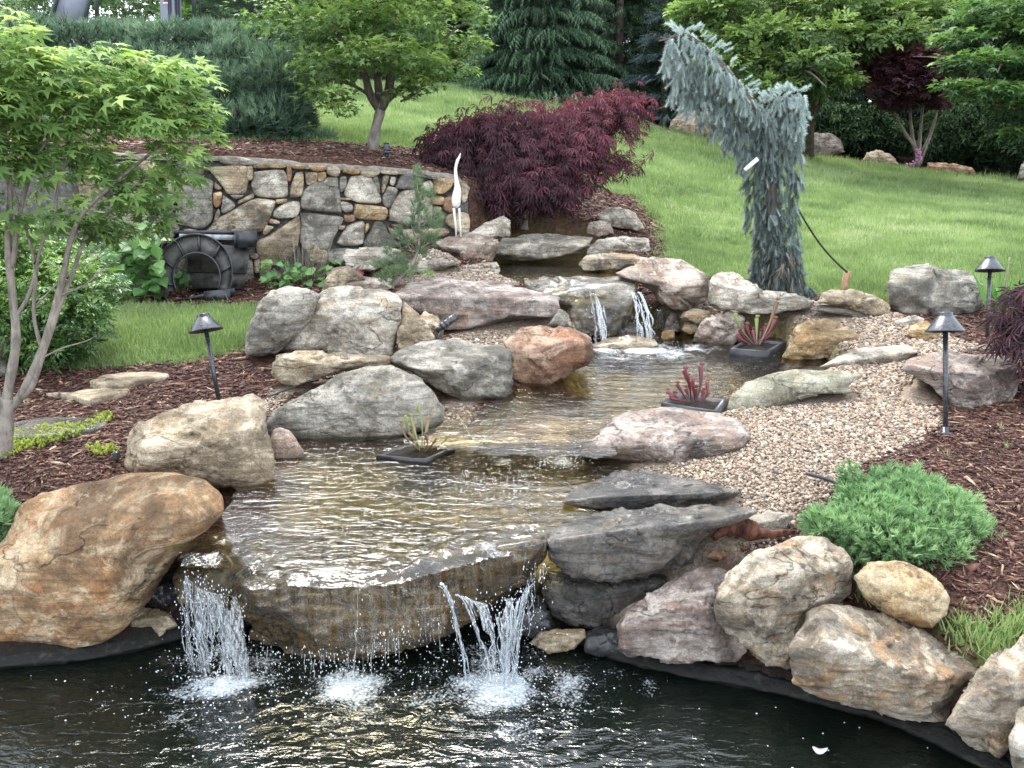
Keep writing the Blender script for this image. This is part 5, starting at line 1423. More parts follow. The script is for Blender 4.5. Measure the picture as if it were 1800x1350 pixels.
# ------------------------------------------------------------------ crown sampling
def blob_pts(blobs, n, surf=.45, gap=.0, gs=1.5, seed=0):
    """blobs: (px, py, rx_px, ry_px, Y[, ry_depth_m]); returns points, outward directions, blob index"""
    rg = np.random.default_rng(seed)
    C, Rr = [], []
    for b in blobs:
        c = PY(b[0], b[1], b[4]); s = np.linalg.norm(c - CAM) / F
        rx, rz = b[2] * s, b[3] * s
        C.append(c); Rr.append((rx, b[5] if len(b) > 5 else max(.6 * rx, rz), rz))
    C, Rr = np.array(C), np.array(Rr)
    vol = Rr.prod(1) ** .75; pr = vol / vol.sum()
    out_p, out_d, out_i = [], [], []
    need = n
    while need > 0:
        k = rg.choice(len(C), need * 2, p=pr)
        d = unit(rg.normal(size=(len(k), 3)))
        r = rg.random(len(k)) ** surf
        r = 1 - (1 - r) * .9
        P = C[k] + d * Rr[k] * r[:, None] * (1 + .18 * vnoise(d * 2.2 + k[:, None] * 3.1, 5))[:, None]
        ok = np.ones(len(k), bool)
        if gap > 0: ok &= vnoise(P * gs + seed, 9) > -1 + gap * 2 * .72
        P, d, k = P[ok], d[ok], k[ok]
        out_p.append(P[:need]); out_d.append(unit(d * (1 / Rr[k]))[:need]); out_i.append(k[:need]); need -= len(P[:need])
    return np.concatenate(out_p), np.concatenate(out_d), np.concatenate(out_i), C, Rr
def limb_tree(name, base, fork, targets, r0, mat, parent, seed=0, wig=.06, n=8, r_end=.25, part='trunk'):
    rg = np.random.default_rng(seed)
    base, fork = np.array(base, float), np.array(fork, float)
    mb = MB()
    P = smooth_path([base - (0, 0, .05), base + (fork - base) * .12, base + (fork - base) * .5 + rg.normal(0, wig * .4, 3), fork], 5)
    s = np.linspace(0, 1, len(P))
    mb.tube(P, r0 * np.interp(s, [0, .1, 1], [1.35, 1.05, .82]), 12)
    mb.build(part, mat, parent, True)
    mb = MB()
    for i, t in enumerate(targets):
        t = np.array(t); L = np.linalg.norm(t - fork)
        m1 = fork + (t - fork) * .35 + rg.normal(0, wig * L, 3) + (0, 0, .10 * L); m2 = fork + (t - fork) * .7 + rg.normal(0, wig * L, 3) + (0, 0, .06 * L)
        P = smooth_path([fork - (0, 0, .04), m1, m2, t], 5); s = np.linspace(0, 1, len(P))
        ra = r0 * rg.uniform(.35, .6); mb.tube(P, ra * (1 - s * (1 - r_end)), 7)
        for k in range(3):
            j = rg.integers(5, len(P) - 1); q = P[j] + rg.normal(0, .28 * L, 3) * (1, 1, .5) + (0, 0, .05 * L)
            mb.tube(smooth_path([P[j], (P[j] + q) / 2 + (0, 0, .04 * L), q], 4), ra * np.linspace(.45, .1, 9), 5)
    o = mb.build('limbs', mat, parent, True); o['kind'] = 'stuff'

def foliage(parent, blobs, n, tmpl, size, mat, up=.6, surf=.45, gap=0, gs=1.5, seed=0, name='foliage', shade=True, dirmode='out', svar=.35, droop=0.0):
    P, d, k, C, Rr = blob_pts(blobs, n, surf, gap, gs, seed)
    rg = np.random.default_rng(seed + 1)
    N = len(P)
    if dirmode == 'out':    # leaf lies on a level spray pointing outwards, top side up
        ax = d * (1, 1, .25) + rg.normal(0, .45, (N, 3)) * (1, 1, .35) - np.array((0, 0, droop))
        nr = np.array((0, 0, 1.0)) * up + d * (1 - up) + rg.normal(0, .28, (N, 3))
    elif dirmode == 'tuft':  # needles reaching outwards and up
        ax = d + np.array((0, 0, up)) + rg.normal(0, .35, (N, 3)); nr = rg.normal(size=(N, 3))
    M = frames(ax, nr)
    S = size * rg.uniform(1 - svar, 1 + svar, N)
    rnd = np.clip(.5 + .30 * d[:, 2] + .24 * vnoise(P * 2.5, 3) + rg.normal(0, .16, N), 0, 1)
    return scatter(name, tmpl, P, M, S, mat, parent, rnd)
print('templates', flush=True)

# ------------------------------------------------------------------ trees and shrubs
bark_grey = bark_mat('grey_bark', (.13, .11, .09), (.30, .26, .22), 26)
bark_dark = bark_mat('dark_bark', (.05, .04, .032), (.13, .105, .085), 20)
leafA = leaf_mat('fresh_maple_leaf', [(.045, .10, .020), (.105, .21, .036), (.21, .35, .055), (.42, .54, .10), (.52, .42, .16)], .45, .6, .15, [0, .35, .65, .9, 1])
# foreground Japanese maple, rooted at the left
mpY = 4.02
mbase = PZ(8, 800, .53); mpY = mbase[1]
near_maple = empty('japanese_maple', mbase, 'green Japanese maple with several bare grey stems, filling the left edge of the picture', 'maple tree')
mpt = lambda px, py, dY=0: PY(px, py, mpY + dY)
def stem(pts, r0, r1, nm='stem'):
    P = smooth_path([mpt(*p) for p in pts], 6); s = np.linspace(0, 1, len(P))
    r = (r0 + (r1 - r0) * s) * .86
    MB().tube(P, r * (1 + .10 * vnoise(P * 18, 4)), 10).build(nm, bark_grey, near_maple, True)
stem([(5,815),(8,770),(10,730),(14,700)], .050, .042, 'trunk')
stem([(10,735),(14,690),(28,600),(22,520),(14,430),(18,340),(8,250),(14,160)], .030, .010)
stem([(14,725),(40,690),(68,630),(92,560),(112,480),(125,420),(150,370),(215,310,.1),(290,250,.15)], .026, .007)
stem([(20,715),(55,680),(80,610),(104,540),(128,480,.06),(150,420,.1),(190,375,.2),(250,320,.3),(330,265,.35)], .018, .005)
stem([(26,560),(50,520),(62,470),(45,400),(22,330),(0,280)], .012, .006)
stem([(22,470),(34,380),(60,290),(100,220),(150,170)], .014, .005)
stem([(10,735),(-30,620),(-60,450),(-80,300),(-70,150)], .026, .010)
stem([(75,620),(60,560),(62,500),(70,440),(95,380),(110,300),(170,230,.1)], .012, .004)
stem([(104,520),(150,500),(185,470,.1),(215,450,.2)], .006, .003, 'twig')
stem([(72,630),(110,612),(150,600),(170,590)], .005, .002, 'twig')
stem([(60,540),(100,500),(140,470),(200,440)], .005, .002, 'twig')
crown_blobs = [(60,130,90,45,mpY,.3),(170,120,90,40,mpY+.1,.3),(250,150,85,40,mpY+.15,.3),(320,140,55,35,mpY+.2,.25),(120,190,110,45,mpY-.05,.3),(240,215,95,40,mpY+.1,.3),(330,205,60,38,mpY+.2,.2),
    (60,270,90,50,mpY,.3),(180,290,90,45,mpY+.05,.3),(290,280,80,42,mpY+.15,.25),(350,245,32,20,mpY+.2,.15),(240,345,70,36,mpY+.1,.25),(110,370,80,40,mpY,.3),(0,200,70,70,mpY,.35),(-60,300,90,110,mpY,.4),(-80,120,90,90,mpY,.4),
    (0,60,50,35,mpY-.1,.3),(20,420,50,35,mpY+.2,.2),(180,400,60,28,mpY+.2,.2),(275,395,35,18,mpY+.15,.12),(240,105,40,16,mpY+.15,.2),(70,95,50,16,mpY+.1,.2),
    (-150,60,110,80,mpY,.5),(-260,200,110,130,mpY,.5)]
P, d, k, C, Rr = blob_pts(crown_blobs, 4500, .55, .50, 4.5, 21)
rg = np.random.default_rng(22); N = len(P)
ax = (C[k] - PY(-20, 420, mpY)) * (1, 1, 0); ax = unit(ax) + d * .5 * (1, 1, .2) + rg.normal(0, .40, (N, 3)) * (1, 1, .5) - (0, 0, .12)
nr = np.array((0, -.30, 1.0)) + rg.normal(0, .30, (N, 3)); M = frames(ax, nr); S = .061 * rg.uniform(.6, 1.25, N)
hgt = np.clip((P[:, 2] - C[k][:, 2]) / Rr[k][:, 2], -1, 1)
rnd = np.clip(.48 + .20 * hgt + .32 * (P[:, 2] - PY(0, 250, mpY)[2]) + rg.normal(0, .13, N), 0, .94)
rnd[rg.random(N) < .006] = 1
px_, py_, D_ = proj(P)
vis = (px_ > 0) & (px_ < 1800) & (py_ > 5)
front = np.argsort(np.where(vis, D_ + .6 * rg.random(N) - .10 * hgt, 99))[:290]
palms = [T_palm(7, .36, droop=.18), T_palm(7, .33, droop=.30), T_palm(5, .38, droop=.22)]
rest = np.setdiff1d(np.arange(N), front)
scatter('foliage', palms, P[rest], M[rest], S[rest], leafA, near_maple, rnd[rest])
# the leaves nearest to the eye are objects of their own
lm = []
for q_ in range(9):
    V, T = palms[q_ % 3]
    me_o = mesh_obj('leaf', V, T, leafA, None, False, {'rnd': np.full(len(V), .12 + .1 * q_)}, origin=np.zeros(3))
    lm.append(me_o.data); bpy.data.objects.remove(me_o)
for i in front:
    q_ = int(np.clip((rnd[i] - .07) / .1, 0, 8))
    o = bpy.data.objects.new('leaf', lm[q_]); sc.collection.objects.link(o)
    Mx = Matrix([list(M[i][r] * S[i]) + [float((P[i] - mbase)[r])] for r in range(3)] + [[0, 0, 0, 1]])
    o.parent = near_maple; o.matrix_basis = Mx

# maple behind the wall
wm_base = PY(655, 268, 9.75); WY = 9.75
wmap = empty('maple_tree', wm_base, 'green maple with a short forked trunk standing in mulch above the stone wall', 'maple tree')
leafB = leaf_mat('wall_maple_leaf', [(.04, .09, .018), (.095, .19, .032), (.18, .31, .05), (.32, .44, .08)], .4, .5, .3, [0, .4, .7, 1])
wb = [(560,60,95,38,WY,1.0),(500,20,80,35,WY+.3,.8),(640,30,110,38,WY-.2,1.1),(745,50,100,40,WY,1.0),(820,25,50,26,WY+.1,.6),(600,110,70,30,WY-.3,.8),(575,165,55,22,WY-.2,.5),(680,95,80,34,WY-.5,.7),(760,115,85,32,WY-.2,.8),(730,150,50,20,WY-.3,.5),
      (650,-30,130,40,WY,1.3),(540,-50,100,40,WY,1.0),(780,-40,90,38,WY,1.0),(660,-110,140,45,WY,1.4),(640,-190,100,45,WY,1.1),(600,190,35,14,WY-.4,.3),(700,165,30,12,WY-.5,.3),(560,130,60,20,WY-.1,.5),(830,80,40,18,WY,.4)]
foliage(wmap, wb, 10500, [T_palm_small()], .048, leafB, .75, .6, .56, 3.8, 31)
fk = PY(672, 190, WY)
P = smooth_path([PY(655, 270, WY), PY(657, 245, WY), PY(662, 220, WY), PY(668, 196, WY), PY(664, 182, WY)], 5)
MB().tube(P, np.linspace(.056, .046, len(P)) * (1 + .12 * vnoise(P * 8, 1)), 14).build('trunk', bark_mat('grey_smooth_bark', (.12, .105, .09), (.27, .24, .20), 14), wmap, True)
def wl(pts, r0, r1):
    P = smooth_path([PY(*p) for p in pts], 5); MB().tube(P, np.linspace(r0, r1, len(P)), 9).build('limb', bark_dark, wmap, True)
wl([(666,190,WY),(650,165,WY-.05),(640,130,WY-.1),(610,90,WY-.2),(585,40,WY-.2),(570,-20,WY-.2)], .05, .014)
wl([(668,192,WY),(682,165,WY),(688,120,WY),(690,60,WY),(694,0,WY),(696,-70,WY)], .055, .02)
wl([(668,192,WY),(665,150,WY+.1),(658,90,WY+.1),(660,20,WY+.1),(655,-80,WY)], .05, .016)
wl([(676,180,WY),(710,150,WY-.1),(745,110,WY-.1),(790,60,WY-.1),(820,40,WY-.1)], .032, .008)
wl([(652,168,WY),(620,150,WY-.1),(590,140,WY-.2),(560,120,WY-.2)], .02, .006)
wl([(705,178,WY),(725,168,WY-.2),(740,160,WY-.3)], .012, .005)

# red laceleaf maple
RY = 10.1
red = empty('laceleaf_maple', PY(920, 395, 9.9), 'wide mounded purple red laceleaf maple on the mulch above the upper pool', 'maple shrub')
leafR = leaf_mat('laceleaf_leaf', [(.035, .014, .023), (.10, .034, .050), (.18, .048, .072), (.27, .058, .085)], .35, .5, .35, [0, .35, .7, 1], tcol=(1.3, .6, .7))
rb = [(800,250,55,25,RY-.1,.5),(860,225,60,22,RY,.6),(930,225,70,24,RY,.6),(1000,215,60,22,RY+.1,.6),(1060,195,45,16,RY+.1,.4),(1105,182,32,9,RY+.1,.2),(830,290,60,28,RY-.3,.5),(910,270,80,32,RY-.3,.6),(1000,265,75,30,RY-.2,.6),(1050,240,30,12,RY,.3),
      (1095,285,26,10,RY,.25),(860,335,55,26,RY-.5,.4),(930,320,75,30,RY-.5,.5),(990,315,50,22,RY-.4,.4),(890,350,45,16,RY-.6,.3),(960,345,50,14,RY-.6,.3),(760,272,32,12,RY-.1,.25),(830,350,24,14,RY-.7,.3),(1040,300,30,8,RY-.3,.25),(1075,222,50,10,RY+.1,.3)]
rb2 = [(b[0], b[1], b[2], b[3], b[4], b[5]) for b in rb]
P, d, k, C, Rr = blob_pts([(b[0], b[1], b[2] * 1.05, b[3] * 1.3, b[4], b[5]) for b in rb2], 6200, .5, .55, 5, 41)
P = P + np.random.default_rng(43).normal(0, .085, P.shape) * (1, 1, .8)
rg = np.random.default_rng(42); N = len(P)
ax = d * (1, 1, .1) + rg.normal(0, .35, (N, 3)) - (0, 0, .55); nr = np.array((0, -.2, 1.0)) + d * .5 + rg.normal(0, .25, (N, 3))
rr_ = np.clip(.36 + .20 * d[:, 2] + (P[:, 0] - PY(940, 280, RY)[0]) * .18 + .22 * vnoise(P * 3, 3) + rg.normal(0, .12, N), 0, 1)
scatter('foliage', [T_lace(7, 1), T_lace(7, 2), T_lace(6, 3)], P, frames(ax, nr), .105 * rg.uniform(.6, 1.3, N), leafR, red, rr_)
limb_tree('x', PY(920, 395, 9.9), PY(925, 345, 9.9), [PY(b[0], b[1], b[4]) for b in rb[:16]], .045, bark_grey, red, 5, .08)

# the big juniper mass behind the wall
jun_m = leaf_mat('juniper_needle', [(.017, .038, .026), (.045, .098, .060), (.095, .18, .10), (.17, .27, .15)], .15, .6, .25, [0, .4, .75, 1])
jt = empty('juniper_hedge', PY(380, 262, 9.6), 'big dark green juniper hedge along the top of the stone wall at the left', 'juniper hedge')
jb = [(120,85,150,32,11.4,.8),(330,80,130,28,11.3,.8),(440,110,90,30,11.0,.7),(-60,90,150,40,11.2,.8),(250,130,150,40,10.8,.7),(400,170,120,50,10.4,.6),(490,150,55,55,10.4,.6),(440,225,90,40,10.0,.5),(330,225,100,45,10.1,.5),(510,210,38,50,10.2,.5),(200,210,120,60,10.3,.6),(60,190,150,70,10.5,.7),(-120,200,150,80,10.6,.7),(560,248,28,8,10.2,.3),(50,50,60,16,11.6,.5),(210,58,60,14,11.6,.4),(480,75,60,20,11.4,.5),(390,60,60,12,11.6,.4)]
foliage(jt, jb, 26000, [T_tuft(9, .5, .10, 1), T_tuft(10, .6, .09, 2), T_tuft(8, .42, .11, 3)], .105, jun_m, .75, .35, .12, 2.2, 51, dirmode='tuft', svar=.45)
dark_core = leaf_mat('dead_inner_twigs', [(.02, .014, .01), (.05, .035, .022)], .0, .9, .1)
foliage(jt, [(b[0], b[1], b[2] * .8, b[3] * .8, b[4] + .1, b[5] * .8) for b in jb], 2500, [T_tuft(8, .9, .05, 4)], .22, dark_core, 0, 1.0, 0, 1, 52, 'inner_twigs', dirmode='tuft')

# weeping blue spruce
bs_m = leaf_mat('blue_spruce_needle', [(.055, .078, .068), (.13, .18, .165), (.27, .345, .33), (.46, .56, .54)], .08, .55, .3, [0, .35, .7, 1])
sY = PZ(1365, 512, .90)[1]
spr = empty('weeping_spruce', PY(1365, 508, sY), 'weeping blue spruce bent into a hooked Y shape at the lawn edge', 'spruce tree')
spt = lambda px, py, dY=0: PY(px, py, sY + dY)
def sbr(pts, r0, r1, nm):
    P = smooth_path([spt(*p) for p in pts], 6); MB().tube(P, np.linspace(r0, r1, len(P)) * (1 + .1 * vnoise(P * 20, 2)), 10).build(nm, bark_dark, spr, True)
sbr([(1368,515),(1362,450),(1358,380),(1352,300),(1348,230)], .075, .05, 'trunk')
sbr([(1348,240),(1335,200),(1305,165),(1275,125),(1240,88),(1205,62),(1180,66)], .045, .012, 'limb')
sbr([(1348,235),(1362,195),(1385,172),(1405,168)], .04, .012, 'limb')
sbr([(1200,64),(1178,68),(1158,72)], .010, .004, 'bare_twig'); sbr([(1172,69),(1160,64)], .006, .003, 'bare_twig')
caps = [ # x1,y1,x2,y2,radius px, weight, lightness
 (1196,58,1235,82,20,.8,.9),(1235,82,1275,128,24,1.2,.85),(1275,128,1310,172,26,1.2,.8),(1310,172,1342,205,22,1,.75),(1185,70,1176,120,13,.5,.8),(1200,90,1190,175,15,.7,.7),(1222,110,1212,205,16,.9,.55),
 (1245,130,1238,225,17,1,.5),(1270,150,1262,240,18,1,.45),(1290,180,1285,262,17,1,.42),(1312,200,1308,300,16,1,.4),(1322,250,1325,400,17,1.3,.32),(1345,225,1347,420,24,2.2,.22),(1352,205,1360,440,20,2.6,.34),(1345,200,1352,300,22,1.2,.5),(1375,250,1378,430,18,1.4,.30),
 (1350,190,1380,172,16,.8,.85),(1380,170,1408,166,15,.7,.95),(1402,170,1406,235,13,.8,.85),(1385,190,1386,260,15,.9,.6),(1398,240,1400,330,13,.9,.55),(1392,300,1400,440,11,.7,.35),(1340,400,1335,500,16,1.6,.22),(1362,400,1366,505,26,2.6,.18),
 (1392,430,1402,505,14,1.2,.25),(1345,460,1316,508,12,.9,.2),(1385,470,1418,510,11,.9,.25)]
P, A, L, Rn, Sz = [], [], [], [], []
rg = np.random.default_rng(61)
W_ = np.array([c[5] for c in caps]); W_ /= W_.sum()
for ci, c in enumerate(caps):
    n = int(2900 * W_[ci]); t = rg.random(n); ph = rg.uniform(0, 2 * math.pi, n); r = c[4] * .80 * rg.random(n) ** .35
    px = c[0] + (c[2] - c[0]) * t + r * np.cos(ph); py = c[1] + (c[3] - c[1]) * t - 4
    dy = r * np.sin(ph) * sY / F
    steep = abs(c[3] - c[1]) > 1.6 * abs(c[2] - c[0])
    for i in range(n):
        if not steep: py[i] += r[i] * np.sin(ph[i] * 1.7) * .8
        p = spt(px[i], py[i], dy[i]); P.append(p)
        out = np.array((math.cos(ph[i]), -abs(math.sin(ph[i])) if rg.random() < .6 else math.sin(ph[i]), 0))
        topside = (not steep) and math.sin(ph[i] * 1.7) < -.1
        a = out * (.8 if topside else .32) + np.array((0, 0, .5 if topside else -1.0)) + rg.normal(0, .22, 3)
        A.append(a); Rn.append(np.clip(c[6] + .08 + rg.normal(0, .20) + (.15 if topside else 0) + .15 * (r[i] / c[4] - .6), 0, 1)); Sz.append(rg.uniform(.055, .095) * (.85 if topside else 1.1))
P, A = np.array(P), np.array(A)
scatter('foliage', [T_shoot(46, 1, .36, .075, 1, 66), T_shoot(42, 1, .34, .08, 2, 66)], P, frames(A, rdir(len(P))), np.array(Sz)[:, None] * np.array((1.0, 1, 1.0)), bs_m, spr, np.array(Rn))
P = np.array([spt(rg.uniform(1322, 1410), rg.uniform(430, 490), rg.normal(-.03, .08)) for _ in range(70)])
foli = scatter('dead_twigs', [T_tuft(6, .25, .05, 9)], P, frames(np.array((0, 0, -1.0)) + rg.normal(0, .35, (70, 3)), rdir(70)), rg.uniform(.08, .16, 70), bark_grey, spr)
tagm = simple('white_tag', (.78, .78, .78), .5, .3, .05, 8, .05)
mb = MB(); a, b = spt(1309, 299, -.16), spt(1332, 279, -.16); ax_ = b - a; M = rot_to(ax_)
mb.box((a + b) / 2, (.03, .006, np.linalg.norm(ax_)), M); mb.build('plant_tag', tagm, spr)

# little pine by the wall
pn_m = leaf_mat('pine_needle', [(.055, .105, .05), (.13, .22, .09), (.24, .36, .13), (.55, .60, .14)], .15, .5, .3, [0, .5, .9, 1])
pD = (PZ(700, 505, .98) - CAM) @ FW; pp = lambda px, py, d=0: PD(px, py, pD + d)
pine = empty('small_pine', pp(700, 505), 'small bushy young pine with an upright leader standing in front of the stone wall', 'pine tree')
MB().tube(smooth_path([pp(692, 502), pp(705, 488), pp(722, 470), pp(735, 440), pp(737, 400), pp(735, 360), pp(733, 310)], 4), np.linspace(.018, .006, 25), 8).build('trunk', bark_grey, pine, True)
pb_ = [(733,305,6,10,.5),(735,330,8,14,.5),(738,355,13,16,.45),(736,378,15,14,.4),(756,345,5,10,.6),(722,393,9,8,.4),(758,398,13,10,.45),(768,380,7,9,.6),(700,412,9,9,.4),(716,428,12,8,.35),(748,425,13,9,.4),(762,420,10,8,.4),(700,455,16,10,.35),(720,468,14,9,.35),(738,446,12,8,.3),
       (668,468,12,8,.5),(690,482,14,8,.6),(706,476,12,8,.7),(725,484,10,6,.8),(748,484,10,4,.95),(676,494,9,6,.4),(735,410,7,7,.4),(684,440,7,9,.4),(690,500,7,5,.4)]
P, A, Rn = [], [], []
for b in pb_:
    c = pp(b[0], b[1]); mid = pp(730, b[1] + 10)
    n = int(9 + b[2] * b[3] * .16)
    for i in range(n):
        u = rg.normal(0, .5, 3); p = c + (RT * u[0] * b[2] + UP * u[1] * b[3] + FW * u[2] * b[2]) * pD / F
        P.append(p); A.append(unit(p - c) * .7 + np.array((0, 0, .75)) + unit(c - mid) * .4 + rg.normal(0, .2, 3)); Rn.append(np.clip(b[4] * .9 + rg.normal(0, .1), 0, 1))
    MB().tube([pp(730 + (b[0] - 730) * .1, min(b[1] + 22, 498)), c], [.006, .003], 5).build('branch', bark_grey, pine)
P = np.array(P); scatter('foliage', [T_tuft(26, .42, .035, 5), T_tuft(24, .5, .035, 6)], P, frames(np.array(A), rdir(len(P))), rg.uniform(.045, .07, len(P)), pn_m, pine, np.array(Rn))

# green juniper shrub on the right
js_m = leaf_mat('green_juniper_scale', [(.030, .075, .028), (.085, .19, .065), (.17, .33, .11), (.29, .47, .18)], .2, .6, .25, [0, .35, .7, 1])
def ground_shrub(blobs, n, label, z, base, size=.038, seed=71, name='juniper_shrub', mat=None, tm=None, cat='juniper'):
    t = empty(name, PZ(*base, z), label, cat)
    bl = []
    for b in blobs:
        bl.append(b)
    foliage(t, bl, n, tm or [T_tuft(11, .42, .15, 1), T_tuft(12, .55, .14, 2), T_tuft(9, .35, .16, 3)], size, mat or js_m, .55, .3, .10, 9, seed, dirmode='tuft', svar=.4)
    return t
jy = PZ(1580, 985, .36)[1]
jsh = ground_shrub([(1470,930,48,30,jy-.02,.14),(1530,905,55,42,jy+.05,.2),(1590,880,60,44,jy+.15,.22),(1650,905,60,45,jy+.12,.22),(1700,935,42,30,jy+.1,.16),(1560,945,70,38,jy-.08,.16),(1630,960,60,32,jy-.05,.15),(1500,868,22,30,jy+.15,.1),(1492,835,8,20,jy+.18,.04),
    (1495,985,22,16,jy-.1,.08),(1660,985,36,26,jy-.06,.1),(1535,840,10,14,jy+.2,.05),(1445,918,26,16,jy,.08),(1590,925,80,50,jy+.02,.2)], 6000, 'bright green spreading juniper over the golden boulder', .36, (1580, 1000))
MB().tube([PY(1560, 985, jy), PY(1565, 930, jy), PY(1580, 890, jy + .1)], [.02, .015, .006], 7).build('stem', bark_dark, jsh, True)
ly = PZ(0, 945, .40)[1]
ground_shrub([(-20,925,36,26,ly,.15),(-60,915,60,40,ly,.2)], 1300, 'corner of a bluish green juniper peeking in behind the orange boulder', .40, (-20, 950), .04, 72)

# azalea bush and broad leaved plants at the left
az_m = leaf_mat('azalea_leaf', [(.018, .05, .012), (.05, .13, .02), (.11, .24, .03), (.26, .40, .06)], .3, .35, .5, [0, .4, .75, 1])
aY = PZ(100, 650, .60)[1]
azt = empty('azalea_bush', PZ(90, 650, .60), 'glossy leaved azalea bush behind the Japanese maple stems at the lawn corner', 'azalea')
foliage(azt, [(100,520,80,60,aY+.1,.35),(60,570,90,60,aY,.3),(130,560,50,40,aY-.05,.25),(20,500,80,80,aY+.2,.4),(90,610,60,30,aY-.1,.2),(150,500,50,36,aY+.15,.25),(-60,560,90,80,aY,.4),(30,450,90,50,aY+.4,.4),(110,455,70,30,aY+.5,.3)], 4200,
        [T_sprig(8, .42, .17, 1, .2), T_sprig(9, .40, .16, 2, .2), T_sprig(7, .45, .18, 3, .2)], .085, az_m, .5, .4, .12, 4, 81)
P = [PY(rg.uniform(20, 160), rg.uniform(560, 640), aY - rg.uniform(0, .2)) for _ in range(26)]
mb = MB()
for p in P: mb.tube([PZ(90, 652, .60) + rg.normal(0, .06, 3) * (1, 1, 0), (p + PZ(90, 652, .6)) / 2 + (0, 0, .05), p], [.007, .005, .003], 5)
o = mb.build('stems', bark_dark, azt); o['kind'] = 'stuff'

def heart_leaf(c, d, n, L, W, mat, parent, rnd, name='leaf'):
    d = unit(np.array(d, float)); x_ = unit(np.cross(d, n)); z_ = np.cross(x_, d)
    prof = [(0, .0), (.12, .30), (.32, .46), (.55, .40), (.8, .18), (1, 0)]
    V = []
    for k, (t, w) in enumerate(prof):
        q = c + d * L * t - z_ * L * .28 * t * t
        V += [q - x_ * W * w + z_ * .10 * L * w, q - z_ * .01, q + x_ * W * w + z_ * .10 * L * w]
    T = []
    for k in range(len(prof) - 1):
        for j in (0, 1): a = k * 3 + j; T += [(a, a + 1, a + 4), (a, a + 4, a + 3)]
    return mesh_obj(name, np.array(V), np.array(T), mat, parent, True, {'rnd': np.full(len(V), rnd)}, origin=np.array(c))
hy_m = leaf_mat('broad_leaf', [(.03, .10, .02), (.08, .22, .035), (.16, .36, .06), (.30, .50, .10)], .4, .4, .45, [0, .4, .75, 1])
def broad_plant(px0, px1, py0, py1, zb, n, label, seed, size=.10, dY=-.12):
    rg = np.random.default_rng(seed)
    base = PZ((px0 + px1) / 2, py1, zb); Yb = base[1]
    t = empty('hydrangea', base, label, 'hydrangea', 'broad leaved hydrangeas at the wall foot')
    for i in range(n):
        a, b = rg.uniform(px0, px1), rg.uniform(py0, py1 - 8)
        c = PY(a, b, Yb + dY + rg.uniform(-.18, .12))
        d = np.array((rg.normal(0, .8), -.5 + rg.normal(0, .5), rg.uniform(-.5, .2)))
        heart_leaf(c, d, np.array((0, -.5, 1.0)) + rg.normal(0, .25, 3), size * rg.uniform(.7, 1.2), size * .95, hy_m, t, float(np.clip(rg.normal(.5, .22), 0, 1)))
    mb = MB()
    for i in range(10):
        a, b = rg.uniform(px0, px1), rg.uniform(py0, py1); mb.tube([base + rg.normal(0, .1, 3) * (1, .4, 0), PY(a, b, Yb + dY)], [.005, .003], 5)
    o = mb.build('stems', bark_grey, t); o['kind'] = 'stuff'
broad_plant(188, 285, 395, 525, .79, 130, 'leafy green hydrangea left of the black plastic arch', 1, .115)
broad_plant(300, 345, 470, 516, .79, 22, 'low broad leaves seen through the black plastic arch', 2, .11, .15)
broad_plant(462, 590, 455, 512, .80, 75, 'hydrangea sprouting between dry stalks in front of the wall', 3, .075)
tw = []
stm = bark_mat('dry_stem', (.17, .14, .10), (.32, .27, .20), 40)
dry = empty('dry_stalks', PZ(530, 512, .80), 'clump of dry grey stalks standing in front of the stone wall', 'dry perennial')
Yd = PZ(530, 512, .80)[1]; mb = MB()
for i in range(110):
    a = rg.uniform(480, 592); mb.tube([PY(532 + (a - 535) * .45, 508, Yd + rg.normal(0, .07)), PY(a, rg.uniform(400, 485), Yd + rg.normal(0, .12))], [.0022, .0011], 4)
o = mb.build('stalks', stm, dry); o['kind'] = 'stuff'
dry2 = empty('dry_stalks', PZ(240, 520, .73), 'few thin dry stalks leaning among the hydrangea beside the arch', 'dry perennial')
Yd = PZ(240, 520, .73)[1] - .2; mb = MB()
for i in range(26):
    a = rg.uniform(215, 320); mb.tube([PY(250 + (a - 250) * .4, 515, Yd + rg.normal(0, .07)), PY(a, rg.uniform(375, 440), Yd + rg.normal(0, .1))], [.003, .0018], 4)
o = mb.build('stalks', stm, dry2); o['kind'] = 'stuff'

# irises behind the far right path light, purple laceleaf sprigs at the right edge
def blade(a, b, w, bend, mat, parent, name='leaf', rnd=.5):
    a, b = np.array(a), np.array(b); n = 7; V = []
    side = unit(np.cross(b - a, FW)); 
    for i in range(n):
        t = i / (n - 1); q = a + (b - a) * t + bend * np.array((1, 0, 0)) * t * t - np.array((0, 0, abs(bend) * .4 * t ** 3))
        ww = w * math.sin(math.pi * min(.98, .25 + t * .73)) / 2
        V += [q - side * ww, q + FW * ww * .35, q + side * ww]
    T = []
    for i in range(n - 1):
        for j in (0, 1): k = i * 3 + j; T += [(k, k + 1, k + 4), (k, k + 4, k + 3)]
    return mesh_obj(name, np.array(V), np.array(T), mat, parent, True, {'rnd': np.full(len(V), rnd)}, origin=a)
iris = empty('iris_clump', PZ(1755, 560, .78), 'leafy iris clump with upright dark green blades behind the far right path light', 'iris')
yI = PZ(1755, 560, .78)[1]
for i in range(26):
    a = rg.uniform(1738, 1780); blade(PY(a, 562 + rg.uniform(-6, 4), yI + rg.normal(0, .05)), PY(1755 + (a - 1755) * 1.8 + rg.normal(0, 8), rg.uniform(465, 520), yI + rg.normal(0, .08)), .035, rg.normal(0, .05), hy_m, iris, rnd=rg.uniform(0, .45))
MB().tube([PY(1765, 555, yI), PY(1768, 500, yI), PY(1775, 452, yI)], [.006, .005, .004], 6).build('flower_stalk', stm, iris, True)
